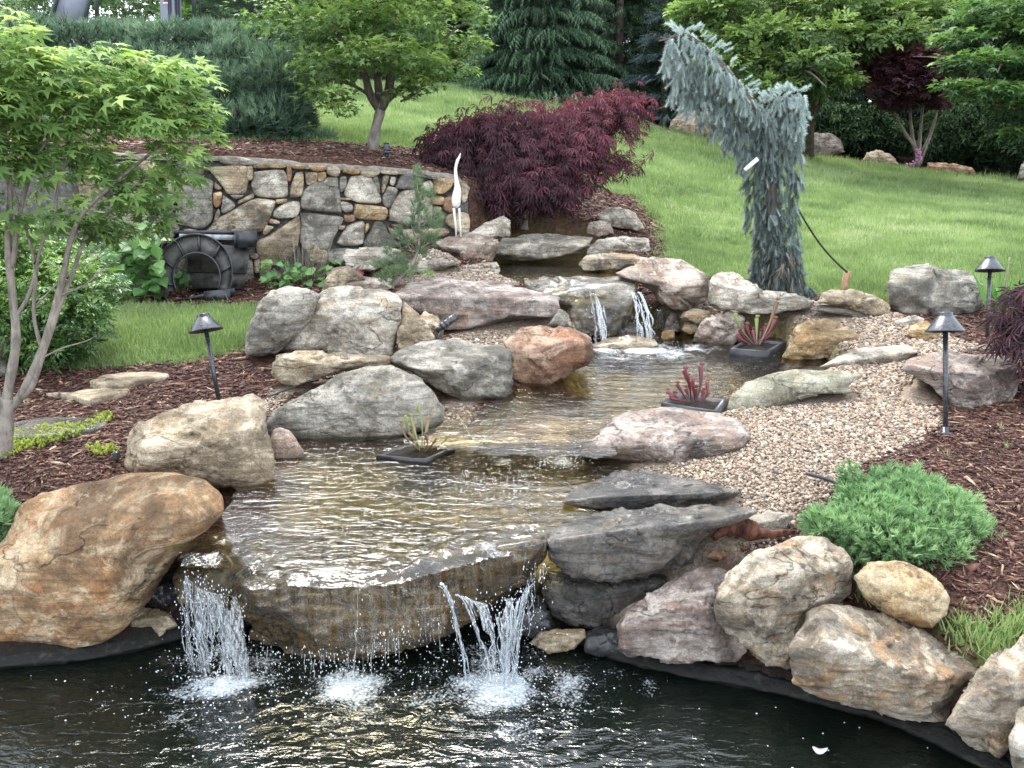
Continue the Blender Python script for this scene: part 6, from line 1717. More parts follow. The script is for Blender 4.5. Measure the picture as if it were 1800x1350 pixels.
pur = empty('laceleaf_maple', PZ(1840, 700, .66), 'tips of a purple laceleaf maple reaching in at the right edge', 'maple shrub')
pY = PZ(1840, 700, .66)[1]
P, d, k, C, Rr = blob_pts([(1790,560,36,24,pY,.15),(1800,520,30,18,pY,.15),(1780,600,36,18,pY,.15),(1830,560,60,60,pY+.1,.3),(1860,620,60,60,pY+.1,.3),(1795,640,14,12,pY,.1)], 420, .5, .2, 5, 91)
scatter('foliage', [T_lace(7, 1), T_lace(6, 3)], P, frames(np.array((-.6, -.2, -.5)) + rg.normal(0, .3, (len(P), 3)), np.array((0, -.3, 1.0)) + rg.normal(0, .3, (len(P), 3))), rg.uniform(.07, .12, len(P)), leaf_mat('purple_lace', [(.03, .012, .022), (.09, .03, .05), (.16, .06, .08)], .3), pur, rng.random(len(P)))
mb = MB()
for q in range(5): mb.tube(smooth_path([PZ(1850, 720, .66), PY(1850, 640, pY), PY(1830 - q * 12, 560 + q * 14, pY), PY(1775 + q * 4, 540 + q * 22, pY)], 4), np.linspace(.014, .003, 13), 6)
o = mb.build('limbs', bark_grey, pur, True); o['kind'] = 'stuff'

# pitcher plants
pit_r = leaf_mat('red_pitcher', [(.055, .010, .016), (.13, .018, .032), (.22, .040, .06), (.20, .18, .05)], .3, .35, .5)
pit_g = leaf_mat('green_pitcher', [(.10, .14, .03), (.22, .27, .05), (.28, .18, .07), (.14, .05, .03)], .3, .35, .5)
def pitcher(a, b, r, parent, mat, rnd, bend=.0, lid=True):
    a, b = np.array(a), np.array(b)
    m = (a + b) / 2 + RT * bend
    P = smooth_path([a, m, b], 4); s = np.linspace(0, 1, len(P))
    mb = MB(); mb.tube(P, r * np.interp(s, [0, .4, .85, 1], [.22, .5, 1.0, 1.15]), 8, cap=False)
    X = mb.v[0]
    o = mesh_obj('pitcher', X, mb.q[0], mat, parent, True, {'rnd': np.clip(rnd + .25 * (np.repeat(s, 8) - .5), 0, 1)}, origin=a)
    if lid:
        c = b + UP * r * 1.1 + RT * r * .4; n = 8; aa = np.linspace(0, 2 * math.pi, n, endpoint=False)
        V = [c + UP * r * .3] + [c + RT * math.cos(q) * r * 1.3 + UP * (math.sin(q) * r * .8 + .2 * r) - FW * r * .6 * math.cos(q * 2) for q in aa]
        l_ = mesh_obj('lid', np.array(V), np.array([(0, i + 1, (i + 1) % n + 1) for i in range(n)]), mat, o, True, {'rnd': np.full(n + 1, min(1, rnd + .15))}, origin=b)
def pitcher_plant(c, spec, label):
    t = empty('pitcher_plant', c, label, 'pitcher plant')
    Dd = (np.array(c) - CAM) @ FW
    for (x0, y0, x1, y1, r, mt, rn, bd) in spec:
        pitcher(PD(x0, y0, Dd + rng.normal(0, .02)), PD(x1, y1, Dd + rng.normal(0, .04)), r, t, pit_r if mt == 'r' else pit_g, rn, bd)
sA = [(735,788,712,735,.008,'g',.2,-.01),(738,790,722,733,.009,'g',.4,.0),(742,788,735,712,.006,'g',.3,.01),(745,788,752,738,.010,'g',.6,.0),(738,792,704,745,.007,'g',.8,-.02),(750,792,790,766,.005,'g',.3,.02),(735,795,718,760,.008,'g',.7,.02),(740,793,728,750,.009,'g',.55,-.02),(746,795,765,775,.007,'g',.8,.0),(742,795,748,765,.008,'g',.9,.02)]
pitcher_plant(c_a, sA, 'sparse olive and brown pitcher plant on the tray in the lower pool')
sB = [(1215,704,1203,652,.013,'r',.35,.01),(1225,704,1232,645,.013,'r',.3,.01),(1210,706,1172,688,.010,'r',.6,-.01),(1215,708,1178,700,.010,'r',.5,.0),(1230,706,1243,672,.011,'r',.6,.02),(1222,706,1217,672,.012,'r',.5,.0),(1208,704,1190,676,.010,'r',.4,.0),(1236,704,1247,690,.010,'r',.7,.0),(1200,706,1185,694,.011,'r',.2,.0),
      (1226,706,1222,684,.012,'r',.2,.0),(1232,706,1236,688,.011,'r',.45,.0),(1218,707,1205,684,.011,'r',.55,.0),(1212,700,1210,662,.009,'g',.9,.0)]
pitcher_plant(c_b, sB, 'tall dark red pitcher plant with upright tubes in the middle pool')
sC = [(1325,606,1300,580,.014,'r',.4,-.02),(1328,606,1312,572,.013,'r',.5,-.01),(1330,606,1345,575,.014,'r',.3,.02),(1332,606,1362,562,.014,'r',.6,.02),(1335,606,1366,530,.015,'g',.75,.01),(1326,606,1292,556,.012,'g',.2,-.02),(1322,606,1296,592,.012,'r',.5,-.01),(1330,606,1330,560,.014,'g',.3,.0),
      (1334,606,1352,590,.012,'r',.4,.0),(1320,608,1305,598,.012,'r',.3,.0),(1340,610,1368,624,.011,'g',.15,.0),(1328,606,1324,582,.015,'r',.5,.0),(1333,606,1338,585,.014,'r',.3,.0)]
pitcher_plant(c_c, sC, 'red and green pitcher plant in the far tray by the upper falls')

# yellow ground cover
yel = leaf_mat('yellow_ground_leaf', [(.16, .22, .02), (.34, .40, .03), (.52, .55, .05)], .35, .5, .3)
YG = [gpoly([(0,770),(60,762),(110,757),(150,750),(190,736),(200,742),(180,756),(130,775),(80,790),(30,806),(-60,820),(-60,790)]), gpoly([(140,798),(170,790),(200,793),(205,802),(170,808)])]
P = []
for poly in YG:
    lo, hi = poly.min(0), poly.max(0); n = int(np.prod(hi - lo) * 9000)
    X = rg.uniform(lo, hi, (n, 2)); X = X[sdpoly(X[:, 0], X[:, 1], poly) + .03 * vnoise(P3(X[:, 0] * 20, X[:, 1] * 20), 2) > 0]; P.append(X)
P = np.concatenate(P); Zg = height(P[:, 0], P[:, 1]) + rg.uniform(.0, .035, len(P)) + .02 * np.clip(vnoise(P3(P[:, 0] * 12, P[:, 1] * 12), 4), 0, 1)
o = scatter('ground_cover', [T_tuft(7, .9, .45, 1), T_tuft(6, .8, .5, 2)], np.stack([P[:, 0], P[:, 1], Zg], 1), frames(np.array((0, 0, 1.0)) + rg.normal(0, .2, (len(P), 3)), rdir(len(P))), rg.uniform(.012, .022, len(P)), yel)
tag(o, 'bright yellow green creeping ground cover at the maple foot')

print('near plants', flush=True)
# ------------------------------------------------------------------ trees beyond the lawn
far_g = 'trees beyond the lawn'
def conifer(px, py, Y, hgt, rad, label, mat, n, seed, size=.42, droop=.6, group=far_g, z=None, low=.04, w=.055):
    base = PY(px, py, Y) if z is None else np.array((PY(px, py, Y)[0], Y, z))
    rg = np.random.default_rng(seed)
    t = empty('spruce_tree', base, label, 'spruce tree', group)
    MB().tube([base - (0, 0, .2), base + (0, 0, hgt * .5), base + (0, 0, hgt)], [rad * .06 + .03, rad * .04, .01], 8).build('trunk', bark_dark, t, True)
    h = 1 - rg.random(n) ** .62; h = low + h * (1 - low); az = rg.uniform(0, 2 * math.pi, n)
    whorl = np.round(h * hgt / .42) * .42 / hgt; h = .65 * whorl + .35 * h
    lob = 1 + .20 * vnoise(np.stack([np.cos(az) * 2, np.sin(az) * 2, h * hgt * 1.5], 1), seed)
    Rm = rad * (1 - h) ** .8 * lob; f = rg.random(n) ** .45
    r = Rm * f
    P = base + np.stack([r * np.cos(az), r * np.sin(az), h * hgt - droop * .35 * r], 1)
    ax = np.stack([np.cos(az), np.sin(az), -.25 * droop + 0 * az], 1) + rg.normal(0, .25, (n, 3)); nr = np.array((0, 0, 1.0)) + rg.normal(0, .25, (n, 3))
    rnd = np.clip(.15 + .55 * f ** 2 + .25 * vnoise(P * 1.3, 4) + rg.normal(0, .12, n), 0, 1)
    scatter('foliage', [T_frond(9, 1, droop, w), T_frond(8, 2, droop, w)], P, frames(ax, nr), size * rg.uniform(.6, 1.25, n), mat, t, rnd)
    return t
sp1 = leaf_mat('spruce_green', [(.016, .036, .022), (.048, .10, .052), (.10, .19, .09), (.19, .30, .14)], .08, .6, .2, [0, .4, .75, 1])
sp2 = leaf_mat('spruce_dark', [(.008, .020, .011), (.022, .050, .025), (.048, .10, .042), (.09, .165, .065)], .08, .6, .2, [0, .4, .75, 1])
sp3 = leaf_mat('spruce_blue', [(.015, .03, .03), (.045, .075, .075), (.10, .15, .15), (.17, .24, .23)], .08, .6, .2, [0, .4, .75, 1])
conifer(945, 192, 23.5, 5.6, 2.3, 'large drooping green spruce in the middle of the tree row', sp1, 5200, 1, .44, 1.0)
conifer(1085, 205, 24, 5.6, 2.1, 'darker dense spruce right of the large drooping spruce', sp2, 4200, 2, .34, .5)
conifer(1165, 232, 22.3, 3.2, 1.15, 'low bluish spruce behind the top of the weeping spruce', sp3, 2200, 3, .26, .4)
conifer(800, 165, 25, 2.1, 1.0, 'small blue spruce peeping out between wall maple and drooping spruce', sp3, 700, 4, .26, .4)
for i, (px, Y, hh_, rr, lab) in enumerate([(1250, 25.5, 6.0, 2.2, 'tall dark spruce directly behind the hooked spruce top'), (1360, 24.5, 6.2, 2.1, 'tall dark spruce above the layered round boulder'), (1480, 25, 6.6, 2.2, 'tall dark spruce behind the small purple maple\'s left side'), (1590, 24.2, 9.5, 2.2, 'tall dark spruce behind the small purple maple\'s right side'),
        (1700, 23.5, 10.5, 2.2, 'tall dark spruce behind the bright green maple at the right'), (1810, 22.5, 12, 2.2, 'tall dark spruce at the right frame edge'), (2000, 21, 13.5, 2.6, 'tall dark spruce just beyond the right frame edge'), (1010, 29, 6, 2.3, 'far spruce showing between the two big spruces'), (860, 29, 5, 1.9, 'far spruce left of the large drooping spruce'), (1160, 28.5, 6, 2.2, 'far spruce between dense and bluish spruces')]):
    conifer(px, 280, Y, hh_, rr, lab, sp2 if i < 6 else sp1, 2600, 10 + i, .42, .7, z=float(height(PY(px, 280, Y)[0], Y)) - .1)
def decid(px, Y, blobs, n, label, mat, seed, size=.22, tm=None, base_py=270, r0=.12, name='leafy_tree', cat='tree', group=far_g, gap=.2, z=None, fork=.35, gs=1.4, up=.6, surf=.5, svar=.35):
    b0 = PY(px, base_py, Y); b0[2] = height(b0[0], b0[1]) if z is None else z
    t = empty(name, b0, label, cat, group)
    C = [PY(b[0], b[1], b[4]) for b in blobs]; top = np.mean(C, 0)
    limb_tree('x', b0, b0 + (top - b0) * fork, C, r0, bark_dark, t, seed)
    foliage(t, blobs, n, tm or [T_sprig(8, .34, .17, 1, .5), T_sprig(9, .32, .16, 2, .5)], size, mat, up, surf, gap, gs, seed)
    return t
lg = leaf_mat('light_leaf', [(.03, .065, .015), (.085, .16, .03), (.18, .29, .05), (.32, .44, .09)], .4, .5, .35, [0, .35, .7, 1])
mg = leaf_mat('mid_leaf', [(.018, .05, .014), (.045, .12, .026), (.10, .21, .04), (.20, .34, .06)], .38, .5, .3, [0, .35, .7, 1])
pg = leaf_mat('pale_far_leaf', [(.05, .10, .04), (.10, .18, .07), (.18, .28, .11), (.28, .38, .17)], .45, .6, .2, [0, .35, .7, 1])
decid(1420, 19.5, [(1260,20,60,40,18.2,1.2),(1330,70,80,26,17.6,1.0),(1290,115,55,18,17.4,.8),(1420,60,90,26,17.4,1.0),(1400,110,80,20,17.0,.8),(1500,70,60,20,17.4,.8),(1540,35,80,24,17.8,.9),(1590,60,40,12,17.2,.5),(1460,20,110,30,18,1.2),(1340,150,50,14,17,.5),(1450,140,50,14,17,.5),(1600,30,60,30,18,1),
      (1350,-40,120,40,18.5,1.6),(1500,-40,120,40,18.5,1.6),(1310,165,30,10,16.9,.4)], 7600, 'light green hornbeam with layered sprays above the layered boulder', lg, 101, .27, gap=.44, r0=.14)
decid(1880, 15.5, [(1700,70,55,18,14.3,.5),(1760,60,70,30,14.5,.7),(1730,110,75,22,14.0,.6),(1790,120,60,30,14.2,.7),(1740,160,80,18,13.8,.5),(1800,190,50,22,14,.5),(1680,150,36,12,13.8,.3),(1790,235,34,12,14,.3),(1850,100,90,80,14.8,1.2),(1880,10,100,60,15,1.6),(1760,15,70,24,14.6,.8),(1700,35,40,12,14.5,.4)], 9500,
      'bright green maple reaching in from the right edge', mg, 102, .085, [T_palm_small()], r0=.12, base_py=330, gap=.25, name='maple_tree', cat='maple tree', up=.8, gs=2.0)
pm = leaf_mat('small_purple_leaf', [(.05, .024, .036), (.12, .045, .068), (.20, .075, .10), (.28, .11, .14)], .3, .5, .3, [0, .35, .7, 1], tcol=(1.3, .7, .7))
ppt = empty('purple_maple', PY(1613, 290, 18.2), 'small upright dark purple maple with pale forked stems beyond the lawn', 'maple tree')
foliage(ppt, [(1555,150,55,28,17.6,.6),(1620,135,65,32,17.4,.7),(1655,95,45,26,17.2,.6),(1590,110,60,28,17.4,.6),(1540,125,28,24,18,.4),(1660,165,45,16,17.9,.5),(1610,170,40,10,17.8,.5),(1570,178,22,10,17.6,.3),(1650,182,20,9,17.6,.3),(1690,75,26,10,18,.3),(1570,185,40,8,17.8,.4),(1640,60,30,10,18,.4)], 6500, [T_palm_small()], .085, pm, .8, .5, .3, 2.0, 111)
pale_bark = bark_mat('pale_bark', (.14, .11, .095), (.26, .21, .19), 20)
for pts in ([(1613,292),(1610,262),(1592,235),(1575,205),(1560,170)], [(1614,292),(1616,262),(1618,230),(1622,190),(1628,140)], [(1615,290),(1625,262),(1636,235),(1645,205),(1655,150)], [(1610,265),(1604,240),(1600,200),(1598,150)]):
    P = smooth_path([PY(a, b, 18.2) for a, b in pts], 4); MB().tube(P, np.linspace(.045, .014, len(P)), 7).build('stem', pale_bark, ppt, True)
lau = leaf_mat('laurel_leaf', [(.008, .022, .008), (.022, .055, .018), (.05, .105, .03), (.10, .18, .05)], .1, .6, .15, [0, .4, .8, 1])
tmL = [T_sprig(9, .42, .13, 5, .1, .35), T_sprig(8, .44, .12, 6, .1, .4)]
for px, blobs, lab, sd_ in ((1520, [(1500,215,50,32,21.6,.6),(1545,235,55,30,21.6,.6),(1500,235,40,22,21.4,.5),(1430,205,50,30,22,.6),(1460,230,40,26,22,.6)], 'dark laurel shrub between the layered and the pale wedge boulders', 121), (1700, [(1680,225,50,45,20.6,.6),(1720,250,50,36,20.4,.6),(1760,230,55,50,20.2,.7),(1660,260,34,22,20.6,.4),(1800,220,50,60,19.2,.7),(1850,240,60,60,18.8,.7)], 'dark laurel hedge behind the long low reddish slab', 122)):
    t = empty('laurel_shrub', PY(px, 285, 21.0), lab, 'laurel shrub'); foliage(t, blobs, 2600, tmL, .26, lau, .2, .4, .1, 1.5, sd_, droop=.35)
fl = empty('pink_flower', PY(1614, 285, 17.9), 'small plant with pink flower spikes at the foot of the purple maple', 'flower')
P = np.array([PY(rg.normal(1614, 2.5), rg.uniform(262, 282), 17.9 + rg.normal(0, .05)) for _ in range(34)] + [PY(rg.normal(1600, 4), rg.normal(289, 2), 17.9) for _ in range(14)])
scatter('blossom', [ICO[1]], P, eyeM(len(P)), rg.uniform(.012, .03, len(P)), leaf_mat('pink_petal', [(.45, .12, .35), (.60, .25, .50)], .3), fl)
MB().tube([PY(1614, 292, 17.9), PY(1614, 262, 17.9)], [.01, .006], 5).build('stalk', stm, fl)
# light open trees behind the hedge with sky showing through
for i, (px, Y, bl, n, lab, m_) in enumerate([
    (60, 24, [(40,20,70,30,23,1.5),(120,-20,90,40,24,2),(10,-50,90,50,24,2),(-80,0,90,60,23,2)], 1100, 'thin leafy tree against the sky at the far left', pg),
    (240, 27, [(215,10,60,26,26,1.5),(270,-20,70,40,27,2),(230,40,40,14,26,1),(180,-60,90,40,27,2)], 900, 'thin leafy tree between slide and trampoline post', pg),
    (400, 25, [(370,40,70,24,24,1.5),(430,20,80,36,25,2),(460,60,70,18,24,1),(390,-40,100,50,25,2),(500,-30,100,60,25,2)], 3200, 'leafy tree seen through the trampoline net', mg),
    (640, 26, [(560,60,100,50,25,2),(680,40,100,60,26,2),(780,70,80,50,25,1.6),(620,-50,150,70,26,2.5),(780,-50,130,70,26,2.5),(740,120,60,24,25,1),(830,40,50,60,26,1)], 6500, 'broad dark leafy tree behind the wall maple', mg),
    (1230, 27, [(1230,40,90,60,26,2),(1230,-60,120,70,27,2.5),(1100,-60,120,60,28,2.5)], 3000, 'leafy tree crown rising behind the dense spruces', mg),
    (1700, 24, [(1640,10,70,40,22,1.5),(1720,-40,120,60,23,2.5),(1600,-60,120,60,23,2.5)], 3200, 'leafy tree crown above the purple maple', mg)]):
    decid(px, Y, bl, n, lab, m_, 130 + i, .36, gap=.55 if i < 2 else .42 if i < 3 else .2, gs=1.0, r0=.12, base_py=150)
# the wood behind everything
rg = np.random.default_rng(200)
def wood(x0, x1, y0, y1, z0, top, n, seed, mat, label, size=.95):
    rg = np.random.default_rng(seed)
    X = rg.uniform(x0, x1, n); Y = rg.uniform(y0, y1, n); h = rg.random(n)
    tt = top * (1 + .22 * vnoise(P3(X * .35, Y * .2), seed) + .12 * vnoise(P3(X * 1.3, Y * .5), seed + 1))
    P = np.stack([X, Y, z0 + h * tt], 1)
    o = scatter('woods', [T_frond(10, 7, .6, .06), T_sprig(9, .34, .17, 9, .3)], P, frames(np.stack([rg.normal(0, 1, n), -np.abs(rg.normal(0, 1, n)), rg.normal(-.2, .2, n)], 1), np.array((0, -.2, 1.0)) + rg.normal(0, .4, (n, 3))), size * rg.uniform(.6, 1.3, n), mat, None, np.clip(.2 + .35 * h + rg.normal(0, .2, n), 0, 1))
    tag(o, label, kind='stuff')
wood(1.5, 34, 30, 35, 1.5, 6.2, 9000, 201, sp2, 'dark wood closing off the background on the right')
wood(-8, 2.5, 31, 35, 2.5, 4.6, 3500, 202, sp2, 'dark wood closing off the background in the middle')
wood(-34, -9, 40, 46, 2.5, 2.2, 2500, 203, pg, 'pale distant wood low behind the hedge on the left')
print('trees', flush=True)

# ------------------------------------------------------------------ what covers the ground
rg = np.random.default_rng(300)
def in_view(x, y, z, m=.12):
    q = np.stack([x, y, z], 1) - CAM; D = q @ FW
    px = CX + F * q[:, 0] / D; py = CY - F * (q @ UP) / D
    return (px > -1800 * m) & (px < 1800 * (1 + m)) & (py < 1350 * 1.1) & (D > .5)
def sample(x0, x1, y0, y1, dens, fn):
    n = int((x1 - x0) * (y1 - y0) * dens)
    X = rg.uniform(x0, x1, n); Y = rg.uniform(y0, y1, n)
    k = fn(X, Y); X, Y = X[k], Y[k]
    k = in_view(X, Y, height(X, Y), .32); return X[k], Y[k]
# gravel
X, Y = sample(-3.2, 4.6, 2.6, 9.2, 12500, lambda x, y: np.maximum.reduce([sdpoly(x, y, p) for p in GRAV]) + .05 * fbm(P3(x * 7, y * 7), 3, 8) + .02 * rg.normal(size=len(x)) > 0)
dist = np.hypot(X, Y); k = rg.random(len(X)) < np.clip((4.2 / dist) ** 1.3, .2, 1); X, Y, dist = X[k], Y[k], dist[k]
keep, Z = [], []
for i in range(len(X)):
    z_, isr, nn = surface(X[i], Y[i])
    if isr and (nn.z < .45 or min(sdpoly(X[i:i+1], Y[i:i+1], GRAV[4])[0], 1) < 0): continue
    wet = any(inpoly(X[i:i+1], Y[i:i+1], p)[0] and z_ < zw - .05 for p, zw in ((POOL1, Z1), (POOL2, Z2), (POOL3, Z3)))
    if z_ < .05 or (wet and rg.random() < .8): continue
    keep.append(i); Z.append(z_)
X, Y, dist, Z = X[keep], Y[keep], dist[keep], np.array(Z)
peb = []
for k_ in range(5):
    V, T = ICO[1]; V = V * (1 + .18 * rg.normal(size=(len(V), 1))); peb.append((V * np.array((1, .75, .55)), T))
n = len(X); print('gravel', n, flush=True)
g = NT('pebble')
kk = g.attr('rnd')
pc = g.ramp(kk, [(0, (.06, .05, .045)), (.12, (.16, .12, .10)), (.3, (.20, .145, .10)), (.5, (.28, .205, .14)), (.7, (.35, .27, .19)), (.85, (.42, .36, .285)), (.95, (.24, .125, .08)), (1, (.62, .58, .52))])
peb_m = g.done(g.principled(g.mix(.6, pc, g.ramp(g.noise(g.pos(), 160, 2, .7), [(.3, .65), (.7, 1.2)]), 'MULTIPLY'), .6, None, .35))
az = rg.uniform(0, 2 * math.pi, n)
ax = np.stack([np.cos(az), np.sin(az), rg.normal(0, .25, n)], 1); nr = np.array((0, 0, 1.0)) + rg.normal(0, .3, (n, 3))
s_ = .0064 * rg.lognormal(0, .38, n) * np.clip(dist / 4.2, 1, 1.7) ** .8
o = scatter('gravel', peb, np.stack([X, Y, Z + .003 + rg.uniform(0, .008, n)], 1), frames(ax, nr), s_, peb_m, smooth=True); tag(o, 'tan and cream pea gravel along the stream')

# bark mulch
def is_mulch(x, y):
    l = np.maximum.reduce([sdpoly(x, y, p) for p in (LAWN_L, LAWN_R, TUFT)]) + .03 * rg.normal(size=len(x))
    gq = np.maximum.reduce([sdpoly(x, y, p) for p in GRAV]) + .05 * fbm(P3(x * 7, y * 7), 3, 8) + .025 * rg.normal(size=len(x))
    w = np.maximum.reduce([sdpoly(x, y, p) for p in (POND, POOL1, POOL2, POOL3)])
    return (l < .02) & (gq < .02) & (w < .02) & (sdpoly(x, y, POND) < -.07)
xs, ys = [], []
for (y0, y1, d_) in ((2.6, 4.5, 5200), (4.5, 6, 3300), (6, 8.4, 1900), (8.4, 12.5, 1100)):
    a, b = sample(-5, 5.5, y0, y1, d_, is_mulch); xs.append(a); ys.append(b)
X, Y = np.concatenate(xs), np.concatenate(ys)
Z, keep, NN = [], [], []
for i in range(len(X)):
    z_, isr, nn = surface(X[i], Y[i])
    if isr or z_ < .02 or nn.z < .3: continue
    keep.append(i); Z.append(z_); NN.append(nn)
X, Y, Z, NN = X[keep], Y[keep], np.array(Z), np.array(NN)
dist = np.hypot(X, Y); n = len(X); print('mulch', n, flush=True)
chips = []
for k_ in range(5):
    w = rg.uniform(.12, .34); b = rg.normal(0, .12)
    V = np.array([(-w, 0, 0), (w, 0, 0), (w * .8, .5, b + .06), (-w * .7, .5, b + .05), (w * .35, 1, rg.normal(0, .06)), (-w * .2, 1.05, rg.normal(0, .06)), (0, .5, -.12)])
    chips.append((V - (0, .5, 0), np.array([(0, 1, 2), (0, 2, 3), (3, 2, 4), (3, 4, 5), (0, 6, 1), (1, 6, 2), (2, 6, 4), (5, 6, 3), (3, 6, 0), (4, 6, 5)])))
g = NT('bark_chip')
kk = g.attr('rnd')
mc = g.ramp(kk, [(0, (.018, .009, .008)), (.35, (.070, .029, .023)), (.62, (.145, .062, .046)), (.80, (.20, .11, .075)), (.93, (.32, .20, .13)), (1, (.46, .34, .23))])
mul_m = g.done(g.principled(g.mix(.7, mc, g.ramp(g.noise(g.mapping(g.pos(), (1, 1, 1)), 120, 3, .7), [(.3, .55), (.7, 1.3)]), 'MULTIPLY'), .75, None, .3))
az = rg.uniform(0, 2 * math.pi, n)
ax = np.stack([np.cos(az), np.sin(az), rg.normal(0, .22, n)], 1); ax -= NN * (ax * NN).sum(1)[:, None] * .8
nr = NN + rg.normal(0, .35, (n, 3))
long_ = rg.random(n) < .16
s_ = .021 * rg.lognormal(0, .35, n) * np.clip(dist / 4.5, 1, 2.2) ** .7
S = np.stack([s_ * np.where(long_, .55, 1), s_ * np.where(long_, 2.4, 1.1), s_], 1)
rnd = np.clip(rg.beta(1.7, 2.2, n) + np.where(long_, .28, 0), 0, 1)
o = scatter('mulch', chips, np.stack([X, Y, Z + rg.uniform(0, .012, n)], 1), frames(ax, nr), S, mul_m, rnd=rnd); tag(o, 'shredded reddish brown bark mulch')

# grass
def T_blade(seed):
    r_ = np.random.default_rng(seed); b = r_.uniform(.1, .5)
    return np.array([(-.5, 0, 0), (.5, 0, 0), (-.36, .55, b * .25), (.36, .55, b * .25), (0, 1, b)]), np.array([(0, 1, 3), (0, 3, 2), (2, 3, 4)])
blades = [T_blade(i) for i in range(4)]
def T_clump(n, seed, wid, rad):
    r_ = np.random.default_rng(seed); V, T = [], []
    for i in range(n):
        o = np.array((r_.normal(0, rad), 0, r_.normal(0, rad))); L = r_.uniform(.55, 1.1); d = unit(np.array((r_.normal(0, .38), 1, r_.normal(0, .38)))) * L
        x_ = unit(np.cross(d, r_.normal(size=3))) * wid / 2; b = len(V); V += [o - x_, o + x_, o + d]; T.append((b, b + 1, b + 2))
    return np.array(V), np.array(T)
gr_m = leaf_mat('grass_blade', [(.085, .135, .036), (.155, .24, .062), (.235, .33, .095), (.34, .42, .16), (.46, .43, .28)], .3, .5, .3, [0, .3, .6, .88, 1])
Pg, Sg, Rg_, Tw = [], [], [], []
def grass(name, x0, x1, bands, fn, label, dry):
    A, S, Rn = [], [], []
    for (y0, y1, d_, hs) in bands:
        a, b = sample(x0, x1, y0, y1, d_, fn)
        zz = height(a, b); A.append(np.stack([a, b, zz - .004], 1)); S.append(hs * rg.uniform(.6, 1.25, len(a)) * (1 + .2 * vnoise(P3(a * 3, b * 3), 5)))
        r1 = .42 + .34 * fbm(P3(a * 1.1, b * .8), 4, 12) + .16 * vnoise(P3(a * 4, b * 3), 14) + rg.normal(0, .15, len(a))
        if dry is not None: r1 += dry(a, b)
        Rn.append(np.clip(r1, 0, 1))
    P, S, Rn = np.concatenate(A), np.concatenate(S), np.concatenate(Rn)
    n = len(P); print(name, n, flush=True)
    M = frames(np.array((0, 0, 1.0)) + rg.normal(0, .22, (n, 3)) * (1, 1, 0), rdir(n))
    o = scatter('grass', [T_clump(8, 1, .10, .35), T_clump(7, 2, .12, .4), T_clump(9, 3, .10, .38)], P, M, S, gr_m, rnd=Rn); tag(o, label)
inL = lambda x, y: sdpoly(x, y, LAWN_L) + .04 * rg.normal(size=len(x)) > 0
grass('grass_left', -6, 1, [(5, 9, 2000, .062)], inL, 'small green lawn between the mulch and the stone wall', None)
notwall = lambda x, y: (y > wall_y(x) + .9) | (x > WB[0] + .4)
inR = lambda x, y: (sdpoly(x, y, LAWN_R) + .06 * rg.normal(size=len(x)) > 0) & notwall(x, y)
dc = PY(1560, 380, 11.5)
dryf = lambda x, y: .40 * np.exp(-(((x - dc[0]) / 2.2) ** 2 + ((y - dc[1]) / 1.6) ** 2)) * (.5 + .7 * vnoise(P3(x * 2.5, y * 2.5), 6)) + .14 * np.clip(fbm(P3(x * .9, y * .5), 2, 6) + .1, 0, 1)
grass('grass_right', -9, 14, [(6.8, 10, 1300, .060), (10, 14, 560, .075), (14, 18.5, 330, .095), (18.5, 25, 170, .13)], inR, 'wide sloping lawn rising behind the stream', dryf)
inT = lambda x, y: sdpoly(x, y, TUFT) > 0
grass('grass_tuft', 1.2, 4, [(2.4, 5, 1300, .085)], inT, 'rough grass tuft between the pond boulders at the right', lambda x, y: .15 + 0 * x)
tf = gpoly([(1500,1035),(1560,1040),(1570,1068),(1500,1062)])
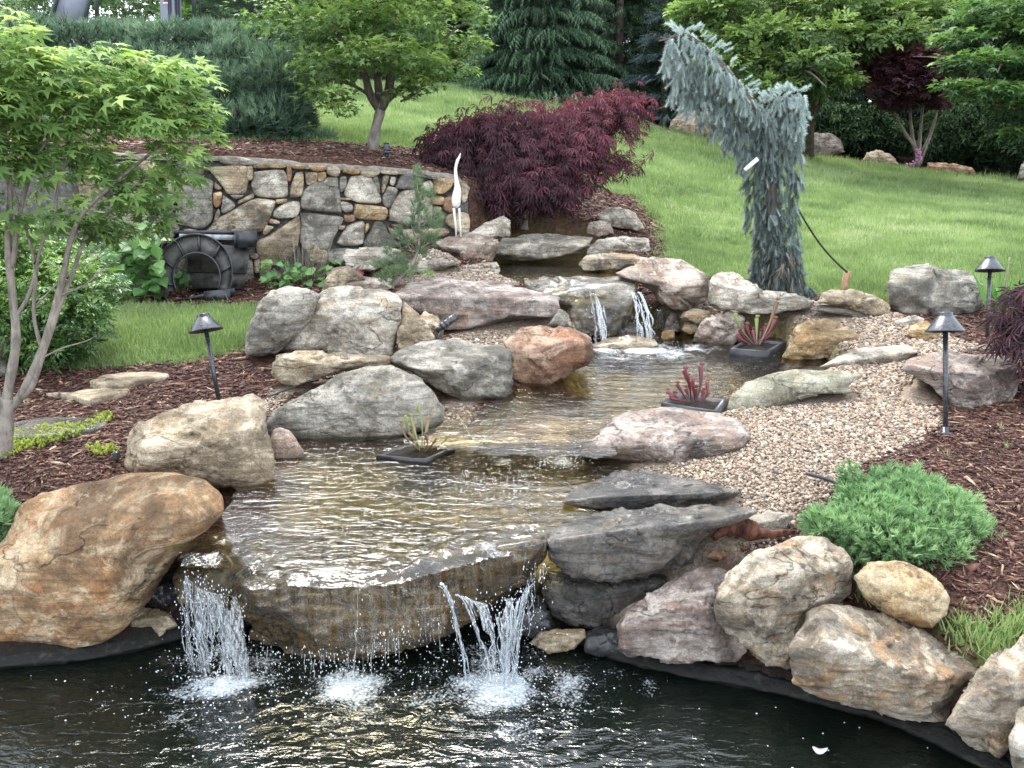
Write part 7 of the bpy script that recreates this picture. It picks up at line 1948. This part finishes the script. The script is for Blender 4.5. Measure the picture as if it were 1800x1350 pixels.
grass('grass_tuft', 1, 3, [(2.4, 4.6, 1500, .07)], lambda x, y: sdpoly(x, y, tf) > 0, 'small grass tuft beside the golden boulder', lambda x, y: .2 + 0 * x)

# small weeds in the mulch and gravel, fallen leaf on the pond
for i, (px, py, h_) in enumerate([(1757, 755, .06), (1770, 790, .05), (1667, 805, .05), (1480, 735, .03), (1585, 735, .035), (1610, 612, .04), (1737, 612, .05)]):
    c = ground_hit(px, py); c = np.array((c[0], c[1], float(height(c[0], c[1]))))
    V, T = T_clump(9, 40 + i, .09, .12)
    lab_ = ['tallest grassy weed in the mulch right of the near path light', 'lower grassy weed in the mulch near the right edge', 'grassy weed in the mulch just below the near path light', 'tiny sprout in the gravel below the long greenish boulder', 'tiny sprout in the gravel left of the near path light post', 'tiny weed in the gravel above the broad flat boulder', 'small weed in the mulch at the far path light'][i]
    o = scatter('weed', [(V, T)], c[None], frames(np.array([[0, 0, 1.0]]), rdir(1)), np.array([h_]), gr_m, rnd=np.array([.8]), kind=None); tag(o, lab_, 'weed', 'weeds in mulch and gravel')
c = PZ(1441, 1320, .004)
a = np.linspace(0, 2 * math.pi, 14, endpoint=False)
V = np.array([c + (0, 0, .004)] + [c + np.array((math.cos(q) * .026, math.sin(q) * .017, .006 + .008 * math.cos(2 * q + .5))) for q in a])
o = mesh_obj('floating_leaf', V, np.array([(0, i + 1, (i + 1) % 14 + 1) for i in range(14)]), simple('dry_white_leaf', (.62, .58, .56), .4, .4, .3, 60, .2), None, True); tag(o, 'pale curled leaf floating on the dark pond at the lower right', 'leaf')
# a little red bloom by the cream rock
fl2 = empty('red_flower', PZ(640, 487, .96), 'little red bloom beside the cream rounded rock', 'flower')
P = np.array([PD(rg.normal(630, 3), rg.normal(481, 3), (PZ(640, 490, .93) - CAM) @ FW - .08) for _ in range(40)])
scatter('petals', [ICO[1]], P, eyeM(len(P)), rg.uniform(.006, .014, len(P)), leaf_mat('red_petal', [(.25, .01, .01), (.45, .03, .03)], .2), fl2)
print('tris', sum(len(o.data.polygons) for o in sc.objects if o.type == 'MESH'), 'objects', len(sc.objects), flush=True)
